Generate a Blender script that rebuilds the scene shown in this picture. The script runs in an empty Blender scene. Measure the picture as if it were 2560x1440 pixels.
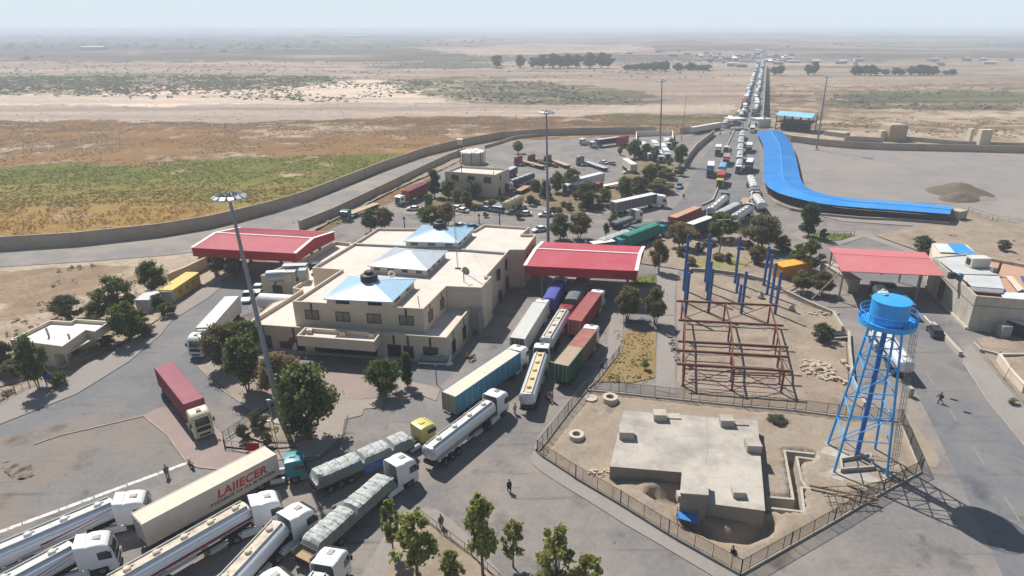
import bpy, bmesh, math, random
import numpy as np
from mathutils import Vector, Matrix
from mathutils.geometry import tessellate_polygon
SC = bpy.context.scene
COL = SC.collection
PI = math.pi
# ------------------------------------------------------------------ camera
CAM_H, F_PX, HOR, CXP = 50.0, 1600.0, 72.0, 1340.0
cam = bpy.data.cameras.new('camera'); camo = bpy.data.objects.new('camera', cam); COL.objects.link(camo)
PITCH = math.atan((720 - HOR) / F_PX)
camo.location = (0, 0, CAM_H); camo.rotation_euler = (PI / 2 - PITCH, 0, 0)
cam.sensor_width = 36.0; cam.lens = 36.0 * F_PX / 2560; cam.shift_x = (1280 - CXP) / 2560
cam.clip_start = 1; cam.clip_end = 60000
SC.camera = camo
# ------------------------------------------------------------------ light
SUN_DIR = Vector((-0.567 * math.cos(math.radians(52)), 0.824 * math.cos(math.radians(52)), math.sin(math.radians(52))))
w = bpy.data.worlds.new('World'); SC.world = w; w.use_nodes = True
nt = w.node_tree; bgn = nt.nodes['Background']; sky = nt.nodes.new('ShaderNodeTexSky')
sky.sky_type = 'NISHITA'; sky.sun_disc = False
sky.sun_elevation = math.radians(52); sky.sun_rotation = math.radians(-34.5)
sky.altitude = 400; sky.air_density = 1.6; sky.dust_density = 0.7; sky.ozone_density = 2.2
tcw = nt.nodes.new('ShaderNodeTexCoord'); sxw = nt.nodes.new('ShaderNodeSeparateXYZ'); mrw = nt.nodes.new('ShaderNodeMapRange')
nt.links.new(tcw.outputs['Generated'], sxw.inputs[0]); nt.links.new(sxw.outputs[2], mrw.inputs[0]); mrw.inputs[1].default_value = .05; mrw.inputs[2].default_value = .17; mrw.inputs[3].default_value = .95; mrw.inputs[4].default_value = .03
hzm = nt.nodes.new('ShaderNodeMix'); hzm.data_type = 'RGBA'; nt.links.new(mrw.outputs[0], hzm.inputs[0]); hzm.inputs[7].default_value = (10.0, 11.6, 12.9, 1)  # dusty air low over the horizon
nt.links.new(sky.outputs[0], hzm.inputs[6]); nt.links.new(hzm.outputs[2], bgn.inputs[0]); bgn.inputs[1].default_value = 0.055
sl = bpy.data.lights.new('sun', 'SUN'); slo = bpy.data.objects.new('sun', sl); COL.objects.link(slo)
sl.energy = 5.0; sl.angle = math.radians(0.5); sl.color = (1.0, 0.965, 0.915)
slo.rotation_euler = SUN_DIR.to_track_quat('Z', 'Y').to_euler(); slo.location = (-60, 100, 120)
SC.view_settings.view_transform = 'Standard'; SC.view_settings.look = 'None'
SC.view_settings.gamma = 1; SC.view_settings.exposure = 0.4
SC.render.engine = 'CYCLES'
SC.cycles.max_bounces = 5; SC.cycles.diffuse_bounces = 3; SC.cycles.glossy_bounces = 2; SC.cycles.transmission_bounces = 2
HAZE = 0.00031
SC.cycles.volume_bounces = 1; SC.cycles.transparent_max_bounces = 4
SC.cycles.use_denoising = True
SC.cycles.caustics_reflective = False; SC.cycles.caustics_refractive = False

# ------------------------------------------------------------------ survey: photo pixel -> point of the place at height z
_s, _c = math.sin(PITCH), math.cos(PITCH)
def G(px, py, z=0.0):
    a = (px - CXP) / F_PX; b = -(py - 720) / F_PX
    d = (a, b * _s + _c, b * _c - _s)
    t = (z - CAM_H) / d[2]
    return Vector((d[0] * t, d[1] * t, z))
def G2(px, py, z=0.0):
    p = G(px, py, z); return (p.x, p.y)
def GL(pts, z=0.0): return [G2(p[0], p[1], z) for p in pts]
def height_at(base, top_py):
    b = G(*base); lo, hi = 0.0, 60.0
    for _ in range(40):
        m = (lo + hi) / 2
        v = (b.y * _c - (m - CAM_H) * _s); u = b.y * _s + (m - CAM_H) * _c
        if 720 - F_PX * u / v > top_py: lo = m
        else: hi = m
    return lo
R = random.Random(7)
# ------------------------------------------------------------------ numpy value noise
def vnoise(x, y, seed=0):
    xi = np.floor(x).astype(np.int64); yi = np.floor(y).astype(np.int64)
    fx = x - xi; fy = y - yi
    fx = fx * fx * (3 - 2 * fx); fy = fy * fy * (3 - 2 * fy)
    def hsh(a, b):
        n = (a * 374761393 + b * 668265263 + seed * 144665) & 0x7fffffff
        n = ((n ^ (n >> 13)) * 1274126177) & 0x7fffffff
        return ((n ^ (n >> 16)) & 0xffff) / 65535.0
    return (hsh(xi, yi) * (1 - fx) + hsh(xi + 1, yi) * fx) * (1 - fy) + (hsh(xi, yi + 1) * (1 - fx) + hsh(xi + 1, yi + 1) * fx) * fy
def fbm(x, y, oct=4, seed=0):
    s = 0; a = 0.5; t = 0
    for o in range(oct):
        s = s + a * vnoise(x * 2 ** o, y * 2 ** o, seed + o * 17); t += a; a *= 0.5
    return s / t
def sstep(a, b, x):
    t = np.clip((x - a) / (b - a), 0, 1); return t * t * (3 - 2 * t)
def inpoly(px, py, poly):
    c = np.zeros(np.shape(px), bool); n = len(poly)
    for i in range(n):
        x0, y0 = poly[i]; x1, y1 = poly[(i + 1) % n]
        if y0 == y1: continue
        m = ((y0 > py) != (y1 > py)) & (px < (x1 - x0) * (py - y0) / (y1 - y0) + x0)
        c ^= m
    return c
# ------------------------------------------------------------------ materials
MATS = {}
def mat(name, col, rough=0.8, var=0.15, scale=1.0, metal=0.0, bump=0.0, dirt=None, dirt_amt=0.0, dscale=0.35, wave=None, world=False, spec=0.3, stretch=(1, 1, 1), fine=6.0, stain=0.0):
    """principled surface with a slow and a fine noise in its colour, optional patches of dirt, optional ribs (wave = (axis, period m, strength))"""
    if name in MATS: return MATS[name]
    m = bpy.data.materials.new(name); m.use_nodes = True; t = m.node_tree; N = t.nodes; L = t.links
    b = N['Principled BSDF']; b.inputs['Roughness'].default_value = rough; b.inputs['Metallic'].default_value = metal
    b.inputs['Specular IOR Level'].default_value = spec
    if world: cs = N.new('ShaderNodeNewGeometry').outputs['Position']
    else: cs = N.new('ShaderNodeTexCoord').outputs['Object']
    mp = N.new('ShaderNodeMapping'); L.new(cs, mp.inputs[0]); mp.inputs['Scale'].default_value = stretch
    n1 = N.new('ShaderNodeTexNoise'); n1.inputs['Scale'].default_value = scale; n1.inputs['Detail'].default_value = 5; n1.inputs['Roughness'].default_value = 0.65
    n2 = N.new('ShaderNodeTexNoise'); n2.inputs['Scale'].default_value = scale * fine; n2.inputs['Detail'].default_value = 4
    L.new(mp.outputs[0], n1.inputs[0]); L.new(mp.outputs[0], n2.inputs[0])
    ad = N.new('ShaderNodeMath'); ad.operation = 'ADD'; L.new(n1.outputs[0], ad.inputs[0]); L.new(n2.outputs[0], ad.inputs[1])
    mr = N.new('ShaderNodeMapRange'); L.new(ad.outputs[0], mr.inputs[0])
    mr.inputs[1].default_value = 0.6; mr.inputs[2].default_value = 1.4; mr.inputs[3].default_value = 1 - var; mr.inputs[4].default_value = 1 + var
    mx = N.new('ShaderNodeVectorMath'); mx.operation = 'SCALE'; mx.inputs[0].default_value = col[:3]; L.new(mr.outputs[0], mx.inputs['Scale'])
    out = mx.outputs[0]
    if dirt is not None:
        n3 = N.new('ShaderNodeTexNoise'); n3.inputs['Scale'].default_value = dscale; n3.inputs['Detail'].default_value = 7; n3.inputs['Roughness'].default_value = 0.7
        L.new(mp.outputs[0], n3.inputs[0])
        r3 = N.new('ShaderNodeMapRange'); L.new(n3.outputs[0], r3.inputs[0]); r3.inputs[1].default_value = 0.44; r3.inputs[2].default_value = 0.68; r3.inputs[4].default_value = dirt_amt
        mm = N.new('ShaderNodeMix'); mm.data_type = 'RGBA'; L.new(r3.outputs[0], mm.inputs[0]); L.new(out, mm.inputs[6]); mm.inputs[7].default_value = (*dirt[:3], 1)
        out = mm.outputs[2]
    if stain:
        for sc_, lo, hi, st in ((.16, .57, .72, (1, 1, 1)), (.9, .63, .74, (1, 1, 1)), (.5, .58, .74, (.1, 1.4, 1)), (3.2, .66, .72, (1, 1, 1))):
            m2 = N.new('ShaderNodeMapping'); L.new(cs, m2.inputs[0]); m2.inputs['Scale'].default_value = st; m2.inputs['Rotation'].default_value = (0, 0, -.75)
            n4 = N.new('ShaderNodeTexNoise'); n4.inputs['Scale'].default_value = sc_; n4.inputs['Detail'].default_value = 6; n4.inputs['Roughness'].default_value = .62; L.new(m2.outputs[0], n4.inputs[0])
            r4 = N.new('ShaderNodeMapRange'); L.new(n4.outputs[0], r4.inputs[0]); r4.inputs[1].default_value = lo; r4.inputs[2].default_value = hi; r4.inputs[3].default_value = 1; r4.inputs[4].default_value = 1 - stain
            s4 = N.new('ShaderNodeVectorMath'); s4.operation = 'SCALE'; L.new(out, s4.inputs[0]); L.new(r4.outputs[0], s4.inputs['Scale']); out = s4.outputs[0]
    L.new(out, b.inputs['Base Color'])
    if bump or wave:
        bp = N.new('ShaderNodeBump'); bp.inputs['Strength'].default_value = 1.0
        if wave:
            sx = N.new('ShaderNodeSeparateXYZ'); L.new(cs, sx.inputs[0])
            w1 = N.new('ShaderNodeMath'); w1.operation = 'MULTIPLY'; w1.inputs[1].default_value = 2 * PI / wave[1]; L.new(sx.outputs[wave[0]], w1.inputs[0])
            w2 = N.new('ShaderNodeMath'); w2.operation = 'SINE'; L.new(w1.outputs[0], w2.inputs[0])
            w3 = N.new('ShaderNodeMath'); w3.operation = 'MULTIPLY'; w3.inputs[1].default_value = wave[2]; L.new(w2.outputs[0], w3.inputs[0])
            L.new(w3.outputs[0], bp.inputs['Height'])
        else:
            w3 = N.new('ShaderNodeMath'); w3.operation = 'MULTIPLY'; w3.inputs[1].default_value = bump; L.new(n2.outputs[0], w3.inputs[0]); L.new(w3.outputs[0], bp.inputs['Height'])
        L.new(bp.outputs[0], b.inputs['Normal'])
    MATS[name] = m; return m
def leaf_mat(name, c1, c2, trans=0.25):
    m = bpy.data.materials.new(name); m.use_nodes = True; t = m.node_tree; N = t.nodes; L = t.links
    N.remove(N['Principled BSDF']); o = N['Material Output']
    g = N.new('ShaderNodeNewGeometry'); mx = N.new('ShaderNodeMix'); mx.data_type = 'RGBA'
    L.new(g.outputs['Random Per Island'], mx.inputs[0]); mx.inputs[6].default_value = (*c1, 1); mx.inputs[7].default_value = (*c2, 1)
    d = N.new('ShaderNodeBsdfDiffuse'); tr = N.new('ShaderNodeBsdfTranslucent'); ms = N.new('ShaderNodeMixShader'); ms.inputs[0].default_value = trans
    L.new(mx.outputs[2], d.inputs[0]); L.new(mx.outputs[2], tr.inputs[0]); L.new(d.outputs[0], ms.inputs[1]); L.new(tr.outputs[0], ms.inputs[2]); L.new(ms.outputs[0], o.inputs[0])
    MATS[name] = m; return m
# ------------------------------------------------------------------ mesh helpers
class MB:
    def __init__(s): s.v = []; s.f = []; s.m = []
    def add(s, vs, fs, m=0):
        o = len(s.v); s.v += [tuple(p) for p in vs]; s.f += [tuple(i + o for i in f) for f in fs]; s.m += [m] * len(fs); return s
    def box(s, c, d, rz=0.0, m=0, ry=0.0):
        hx, hy, hz = d[0] / 2, d[1] / 2, d[2] / 2; M = Matrix.Rotation(rz, 3, 'Z') @ Matrix.Rotation(ry, 3, 'Y'); c = Vector(c)
        vs = [c + M @ Vector((x * hx, y * hy, z * hz)) for z in (-1, 1) for x, y in ((-1, -1), (1, -1), (1, 1), (-1, 1))]
        return s.add(vs, [(3, 2, 1, 0), (4, 5, 6, 7), (0, 1, 5, 4), (1, 2, 6, 5), (2, 3, 7, 6), (3, 0, 4, 7)], m)
    def prism(s, poly, z0, z1, m=0, mtop=None, bottom=True):
        a = sum(poly[i][0] * poly[(i + 1) % len(poly)][1] - poly[(i + 1) % len(poly)][0] * poly[i][1] for i in range(len(poly)))
        if a < 0: poly = poly[::-1]
        n = len(poly); vs = [(p[0], p[1], z0) for p in poly] + [(p[0], p[1], z1) for p in poly]
        s.add(vs, [(i, (i + 1) % n, n + (i + 1) % n, n + i) for i in range(n)] + ([tuple(range(n - 1, -1, -1))] if bottom else []), m)
        o = len(s.v) - n; s.f.append(tuple(range(o, o + n))); s.m.append(m if mtop is None else mtop); return s
    def tube(s, p0, p1, r0, r1=None, n=8, m=0, cap=True):
        p0 = Vector(p0); p1 = Vector(p1); r1 = r0 if r1 is None else r1; d = p1 - p0
        if d.length < 1e-6: return s
        d.normalize(); a = d.orthogonal().normalized(); b = d.cross(a)
        vs = [p0 + (a * math.cos(2 * PI * i / n) + b * math.sin(2 * PI * i / n)) * r0 for i in range(n)] + [p1 + (a * math.cos(2 * PI * i / n) + b * math.sin(2 * PI * i / n)) * r1 for i in range(n)]
        fs = [(i, (i + 1) % n, n + (i + 1) % n, n + i) for i in range(n)]
        if cap: fs += [tuple(range(n - 1, -1, -1)), tuple(range(n, 2 * n))]
        return s.add(vs, fs, m)
    def bar(s, p0, p1, wd, ht, m=0):
        """rectangular bar between two points"""
        p0 = Vector(p0); p1 = Vector(p1); d = (p1 - p0)
        if d.length < 1e-6: return s
        d.normalize(); up = Vector((0, 0, 1))
        if abs(d.z) > 0.9: up = Vector((1, 0, 0))
        sd = d.cross(up).normalized() * (wd / 2); u = sd.cross(d).normalized() * (ht / 2)
        vs = [p + a * sd + b * u for p in (p0, p1) for a, b in ((-1, -1), (1, -1), (1, 1), (-1, 1))]
        return s.add(vs, [(0, 1, 2, 3), (7, 6, 5, 4), (0, 4, 5, 1), (1, 5, 6, 2), (2, 6, 7, 3), (3, 7, 4, 0)], m)
    def loft(s, rings, m=0, cap=True):
        n = len(rings[0]); o = len(s.v)
        for r in rings: s.v += [tuple(p) for p in r]
        for k in range(len(rings) - 1):
            for i in range(n):
                j = (i + 1) % n; s.f.append((o + k * n + i, o + k * n + j, o + (k + 1) * n + j, o + (k + 1) * n + i)); s.m.append(m)
        if cap:
            s.f.append(tuple(o + i for i in range(n - 1, -1, -1))); s.f.append(tuple(o + (len(rings) - 1) * n + i for i in range(n))); s.m += [m, m]
        return s
    def lathe(s, prof, c=(0, 0, 0), n=20, m=0):
        rings = [[(c[0] + r * math.cos(2 * PI * i / n), c[1] + r * math.sin(2 * PI * i / n), c[2] + z) for i in range(n)] for r, z in prof]
        return s.loft(rings, m)
    def mesh(s, name, mats, smooth=False, bevel=0.0, fix=True):
        me = bpy.data.meshes.new(name); me.from_pydata(s.v, [], s.f)
        for mm in mats: me.materials.append(mm)
        if len(mats) > 1: me.polygons.foreach_set('material_index', s.m)
        if fix or bevel:
            bm = bmesh.new(); bm.from_mesh(me); bmesh.ops.recalc_face_normals(bm, faces=bm.faces)
            if bevel: bmesh.ops.bevel(bm, geom=[e for e in bm.edges if e.is_manifold and e.calc_face_angle(0) > 0.5], offset=bevel, segments=2, affect='EDGES', profile=0.6)
            bm.to_mesh(me); bm.free()
        if smooth:
            me.polygons.foreach_set('use_smooth', [True] * len(me.polygons)); me.set_sharp_from_angle(angle=math.radians(35))
        return me
    def build(s, name, mats, parent=None, smooth=False, bevel=0.0, loc=None, rz=None, fix=True):
        if not isinstance(mats, (list, tuple)): mats = [mats]
        return link(name, s.mesh(name, mats, smooth, bevel, fix), parent, loc, rz)
def link(name, me, parent=None, loc=None, rz=None):
    o = bpy.data.objects.new(name, me); COL.objects.link(o)
    if parent is not None: o.parent = parent
    if loc is not None: o.location = loc
    if rz is not None: o.rotation_euler = (0, 0, rz)
    return o
def thing(name, label, cat, loc=(0, 0, 0), rz=0.0, group=None, sc=None):
    o = bpy.data.objects.new(name, None); COL.objects.link(o); o.empty_display_size = 0.5
    o.location = loc; o.rotation_euler = (0, 0, rz); o['label'] = label; o['category'] = cat
    if group: o['group'] = group
    if sc: o.scale = (sc, sc, sc) if not isinstance(sc, tuple) else sc
    return o
def tag(o, label, cat, group=None):
    o['label'] = label; o['category'] = cat
    if group: o['group'] = group
    return o
def struct(o, kind='structure'): o['kind'] = kind; return o
def offs(pts, d, closed=False):
    """polyline moved sideways by d (left of travel), mitred"""
    out = []; n = len(pts)
    for i in range(n):
        p = Vector(pts[i][:2])
        a = Vector(pts[i - 1][:2]) if (i > 0 or closed) else None; b = Vector(pts[(i + 1) % n][:2]) if (i < n - 1 or closed) else None
        d1 = (p - a).normalized() if a is not None else None; d2 = (b - p).normalized() if b is not None else None
        if d1 is None: d1 = d2
        if d2 is None: d2 = d1
        n1 = Vector((-d1.y, d1.x)); n2 = Vector((-d2.y, d2.x)); nn = (n1 + n2)
        if nn.length < 1e-4: nn = n1
        nn.normalize(); k = min(2.5, 1 / max(0.35, nn.dot(n1)))
        q = p + nn * d * k; out.append((q.x, q.y))
    return out
def area(poly): return sum(poly[i][0] * poly[(i + 1) % len(poly)][1] - poly[(i + 1) % len(poly)][0] * poly[i][1] for i in range(len(poly))) / 2
def ccw(poly): return poly if area(poly) > 0 else poly[::-1]
def wallpath(mb, pts, th, z0, z1, closed=False, m=0):
    l = offs(pts, th / 2, closed); r = offs(pts, -th / 2, closed); n = len(pts); o = len(mb.v)
    for i in range(n): mb.v += [(*l[i], z0), (*r[i], z0), (*r[i], z1), (*l[i], z1)]
    for i in range(n if closed else n - 1):
        j = (i + 1) % n
        for k in range(4):
            q = (k + 1) % 4; mb.f.append((o + i * 4 + k, o + j * 4 + k, o + j * 4 + q, o + i * 4 + q)); mb.m.append(m)
    if not closed:
        mb.f.append((o, o + 1, o + 2, o + 3)); e = o + (n - 1) * 4; mb.f.append((e + 3, e + 2, e + 1, e)); mb.m += [m, m]
    return mb
def smooth_path(pts, it=2, closed=False):
    for _ in range(it):
        q = []; n = len(pts)
        if not closed: q.append(pts[0])
        for i in range(n if closed else n - 1):
            a = pts[i]; b = pts[(i + 1) % n]
            q.append((a[0] * .75 + b[0] * .25, a[1] * .75 + b[1] * .25)); q.append((a[0] * .25 + b[0] * .75, a[1] * .25 + b[1] * .75))
        if not closed: q.append(pts[-1])
        pts = q
    return pts
def npmesh(name, v, f, mats, smooth=False):
    """fast mesh from numpy arrays; f is (n,3) or (n,4)"""
    me = bpy.data.meshes.new(name); k = f.shape[1]
    me.vertices.add(len(v)); me.vertices.foreach_set('co', np.ascontiguousarray(v, dtype=np.float32).ravel())
    me.loops.add(f.size); me.loops.foreach_set('vertex_index', np.ascontiguousarray(f, dtype=np.int32).ravel())
    me.polygons.add(len(f)); me.polygons.foreach_set('loop_start', np.arange(0, f.size, k, dtype=np.int32))
    for mm in mats: me.materials.append(mm)
    if smooth: me.polygons.foreach_set('use_smooth', np.ones(len(f), bool))
    me.update(calc_edges=True); return me
# ================================================================== GROUND
ENC = [(1343,1132),(1369,1102),(1420,1035),(1467,977),(1547,985),(1727,1004),(1855,1017),(1987,1028),(2092,1042),(2250,1056),(2302,1181),(2207,1232),(2085,1305),(1976,1367),(1851,1438),(1671,1337),(1551,1262),(1439,1196)]
ENCW = ccw(GL(ENC))
# outer boundary wall on the left and behind, foot of the wall
W1PX = [(-220,640),(0,625),(200,612),(400,590),(520,570),(600,551),(680,530),(760,505),(860,465),(960,424),(1060,389),(1150,366),(1250,347),(1350,339),(1450,336),(1560,334),(1640,333)]
# ---- terrain sheet: colour = what grows or lies there
def terrain():
    ys = [-30.0]
    while ys[-1] < 17000: ys.append(ys[-1] + min(max(0.45, ys[-1] ** 2 / 52000.0), 420) if ys[-1] > 100 else ys[-1] + 2.5)
    ys = np.array(ys); nc = 760; u = np.linspace(-1, 1, nc)
    Y = np.repeat(ys[:, None], nc, 1); X = u[None, :] * (130 + 1.0 * np.maximum(Y, 0)) + 0.03 * Y
    x = X.ravel(); y = Y.ravel()
    A = np.zeros((len(x), 3)) + np.array((0.36, 0.285, 0.215))
    wa = 0.045 * np.clip(y, 120, 1500)
    wx = x + (fbm(x / 23, y / 23, 4, 3) - .5) * wa * 2.2; wy = y + (fbm(x / 31, y / 31, 4, 9) - .5) * wa * 2.2
    wy = np.maximum(wy, -20)
    b = wy * _c + (0 - CAM_H) * -_s; up = wy * _s - CAM_H * _c
    px = CXP + F_PX * wx / b; py = 720 - F_PX * up / b
    n1 = fbm(x / 9, y / 9, 5, 21); n2 = fbm(x / 2.6, y / 2.6, 4, 5); n3 = fbm(x / 60, y / 60, 4, 33); nf = fbm(x / 420, y / 170, 5, 41); ng = fbm(x / 160, y / 55, 5, 77)
    def zone(poly, col, k=1.0):
        m = inpoly(px, py, poly); kk = np.clip(k, 0, 1) * m; kk = np.broadcast_to(kk, x.shape)[:, None]
        A[:] = A * (1 - kk) + np.array(col) * kk
    # distant plain
    zone([(-9e3,-50),(9e3,-50),(9e3,190),(-9e3,190)], (0.40,0.32,0.26), 1)
    zone([(-9e3,-50),(9e3,-50),(9e3,150),(-9e3,150)], (0.15,0.14,0.12), sstep(.36, .56, nf) * .9)
    zone([(-9e3,-50),(1150,-50),(1080,110),(900,125),(700,135),(-9e3,160)], (0.15,0.145,0.13), sstep(.3, .5, ng) * .92)
    zone([(1040,120),(1350,108),(1620,118),(1620,128),(1200,140)], (0.56,0.46,0.37), sstep(.3, .5, nf))
    zone([(-9e3,155),(1500,150),(1900,160),(1900,250),(-9e3,260)], (0.47,0.38,0.31), 1)
    zone([(620,150),(800,150),(1000,146),(1250,150),(1250,165),(620,165)], (0.2,0.18,0.14), sstep(.52, .6, ng))
    zone([(-9e3,205),(500,205),(900,190),(1150,195),(1200,240),(900,250),(-9e3,262)], (0.86,0.72,0.60), .95)
    zone([(-9e3,180),(300,176),(560,178),(830,181),(840,200),(700,212),(450,216),(280,224),(-9e3,232)], (0.165,0.17,0.12), sstep(.38, .56, n1 * .5 + ng * .3 + n2 * .2) * .9)
    zone([(960,192),(1130,183),(1350,193),(1560,215),(1640,236),(1600,251),(1450,253),(1250,246),(1050,230)], (0.175,0.18,0.11), sstep(.34, .52, n1 * .5 + ng * .3 + n2 * .2) * .9)
    zone([(-9e3,250),(300,250),(900,244),(1500,252),(1850,248),(1850,275),(1500,272),(1000,280),(600,296),(-9e3,294)], (0.52,0.435,0.37), .97)
    # scrub between the wadi and the wall
    zone([(-9e3,288),(300,285),(600,290),(1000,278),(1500,270),(1850,272),(1850,335),(-200,900),(-9e3,900)], (0.55,0.44,0.33), 1)
    zone([(-9e3,288),(300,285),(600,290),(1000,278),(1500,270),(1850,272),(1850,335),(-200,900),(-9e3,900)], (0.255,0.155,0.08), sstep(.33, .5, n1 * .4 + n3 * .3 + n2 * .3))
    zone([(-9e3,288),(300,285),(600,290),(1000,278),(1500,270),(1850,272),(1850,335),(-200,900),(-9e3,900)], (0.15,0.125,0.085), sstep(.52, .66, n2 * .6 + n1 * .4) * .85)
    zone([(-9e3,330),(1200,330),(1200,420),(-9e3,420)], (0.33,0.19,0.075), sstep(.42, .58, n3 * .6 + n1 * .4) * .7)
    zone([(1500,272),(1850,272),(1850,305),(1530,300)], (0.19,0.19,0.085), sstep(.3, .5, n1))
    zone([(-9e3,445),(200,440),(800,410),(1080,365),(960,440),(700,560),(-100,700),(-9e3,760)], (0.36,0.22,0.07), sstep(.28, .46, n1 * .7 + n2 * .3))
    zone([(-9e3,425),(300,412),(760,390),(900,388),(1000,392),(960,425),(840,478),(560,492),(330,492),(-9e3,530)], (0.17,0.178,0.04), sstep(.27, .47, n1 * .4 + n3 * .4 + n2 * .2))
    zone([(-9e3,470),(300,455),(800,450),(700,520),(-9e3,540)], (0.28,0.22,0.065), sstep(.38, .58, n3) * .85)
    zone([(420,560),(640,520),(820,470),(900,450),(800,500),(600,560)], (0.60,0.50,0.40), sstep(.45, .55, n1))
    # right side
    zone([(1905,155),(9e3,150),(9e3,420),(1905,340)], (0.50,0.405,0.305), 1)
    zone([(1905,155),(9e3,150),(9e3,205),(1905,200)], (0.36,0.29,0.23), sstep(.4, .6, ng))
    zone([(1905,200),(9e3,200),(9e3,420),(1905,340)], (0.27,0.20,0.125), sstep(.42, .56, n1 * .5 + ng * .5))
    zone([(2060,228),(2200,216),(2300,220),(2560,212),(9e3,212),(9e3,262),(2300,262),(2100,258)], (0.15,0.155,0.09), sstep(.38, .52, ng))
    zone([(1905,270),(2150,276),(9e3,300),(9e3,330),(2100,330),(1905,320)], (0.30,0.225,0.13), sstep(.4, .55, n1))
    # sandy plot left of the customs road
    zone([(-9e3,640),(620,600),(620,700),(300,900),(-9e3,1100)], (0.50,0.40,0.30), 1)
    zone([(-9e3,720),(300,680),(500,690),(300,900),(-9e3,1100)], (0.33,0.24,0.16), sstep(.42, .56, n1))
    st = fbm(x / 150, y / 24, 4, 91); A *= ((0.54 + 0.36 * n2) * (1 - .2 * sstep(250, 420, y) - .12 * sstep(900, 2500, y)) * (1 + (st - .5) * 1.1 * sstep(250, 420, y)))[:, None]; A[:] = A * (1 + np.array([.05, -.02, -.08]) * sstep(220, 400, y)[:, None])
    # relief
    z = np.full(len(x), -0.06)
    k = sstep(330, 420, y) * (1 - sstep(1000, 1600, y)); z += -4.0 * k * sstep(0, 1, k)
    wl = np.interp(x, [p[0] for p in GL(W1PX)], [p[1] for p in GL(W1PX)])
    out = sstep(3, 25, y - np.where(x < 95, wl, 330 + 0 * x))
    z += out * (fbm(x / 14, y / 14, 3, 51) - .5) * 1.1
    far = sstep(1100, 3200, y); z += far * (fbm(x / 600, y / 420, 4, 61) - .42) * 34
    z += sstep(2500, 9000, y) * sstep(-0.15, .25, x / np.maximum(y, 1)) * 16
    z[inpoly(x, y, offs(ENCW, -1.2, True))] = -4
    nr = len(ys); idx = np.arange(nr * nc).reshape(nr, nc)
    f = np.stack([idx[:-1, :-1], idx[:-1, 1:], idx[1:, 1:], idx[1:, :-1]], -1).reshape(-1, 4)
    m = bpy.data.materials.new('desert_soil'); m.use_nodes = True; t = m.node_tree; N = t.nodes; L = t.links; bs = N['Principled BSDF']
    at = N.new('ShaderNodeAttribute'); at.attribute_name = 'soil'
    gp = N.new('ShaderNodeNewGeometry'); n_ = N.new('ShaderNodeTexNoise'); n_.inputs['Scale'].default_value = 1.1; n_.inputs['Detail'].default_value = 6; n_.inputs['Roughness'].default_value = .7
    L.new(gp.outputs['Position'], n_.inputs[0]); mr = N.new('ShaderNodeMapRange'); L.new(n_.outputs[0], mr.inputs[0]); mr.inputs[1].default_value = .3; mr.inputs[2].default_value = .7; mr.inputs[3].default_value = .72; mr.inputs[4].default_value = 1.25
    sc = N.new('ShaderNodeVectorMath'); sc.operation = 'SCALE'; L.new(at.outputs['Color'], sc.inputs[0]); L.new(mr.outputs[0], sc.inputs['Scale']); L.new(sc.outputs[0], bs.inputs['Base Color'])
    bs.inputs['Roughness'].default_value = 1; bs.inputs['Specular IOR Level'].default_value = .1
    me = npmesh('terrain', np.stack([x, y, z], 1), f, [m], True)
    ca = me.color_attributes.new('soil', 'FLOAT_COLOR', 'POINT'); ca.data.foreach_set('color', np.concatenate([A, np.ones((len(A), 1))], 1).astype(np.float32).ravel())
    global TER; TER = (ys, nc, z.reshape(nr, nc))
    return struct(link('terrain', me))
terrain()
def ter_z(x, y):
    ys, nc, z = TER; i = min(max(int(np.searchsorted(ys, y)) - 1, 0), len(ys) - 2)
    def row(k):
        yy = ys[k]; u = ((x - 0.03 * yy) / (130 + max(yy, 0)) + 1) / 2 * (nc - 1); j = min(max(int(u), 0), nc - 2); f = min(max(u - j, 0), 1); return z[k, j] * (1 - f) + z[k, j + 1] * f
    f = min(max((y - ys[i]) / (ys[i + 1] - ys[i]), 0), 1); return float(row(i) * (1 - f) + row(i + 1) * f)
def GT(px, py):
    """photo pixel to the terrain surface"""
    z = 0.0
    for _ in range(6):
        p = G(px, py, z); z = ter_z(p.x, p.y)
    return Vector((p.x, p.y, z))

M_ASPH = mat('asphalt', (0.176,0.161,0.151), .93, .2, .12, dirt=(0.265,0.22,0.178), dirt_amt=.9, dscale=.06, world=True, fine=14, bump=.012, stain=.55)
M_ROAD = mat('worn_tarmac', (0.143,0.142,0.146), .92, .14, .1, dirt=(0.23,0.195,0.16), dirt_amt=.6, dscale=.05, world=True, fine=14, bump=.01, stain=.42)
M_GRAV = mat('gravel_yard', (0.215,0.195,0.18), .95, .2, .1, dirt=(0.29,0.24,0.195), dirt_amt=.7, dscale=.03, world=True, fine=16, stain=.2)
M_DUSTROAD = mat('dusty_road', (0.20,0.183,0.17), .95, .18, .12, dirt=(0.31,0.26,0.205), dirt_amt=.8, dscale=.06, world=True, fine=14)
M_DIRT = mat('bare_earth', (0.285,0.225,0.17), 1, .25, .25, dirt=(0.165,0.13,0.097), dirt_amt=.7, dscale=.16, world=True, fine=9, bump=.06, spec=.1)
M_PINK = mat('reddish_paving', (0.27,0.205,0.18), .95, .15, .3, dirt=(0.22,0.18,0.155), dirt_amt=.6, dscale=.12, world=True, fine=12)
M_PAVE = mat('paving', (0.255,0.225,0.2), .95, .16, .3, dirt=(0.19,0.163,0.138), dirt_amt=.6, dscale=.15, world=True, fine=10)
M_KERB = mat('kerb_stone', (0.33,0.27,0.225), .95, .2, .6, dirt=(0.2,0.16,0.13), dirt_amt=.6, dscale=.4, world=True)
M_KERBD = mat('dark_kerb', (0.13,0.105,0.09), .95, .25, .6, world=True)
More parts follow.
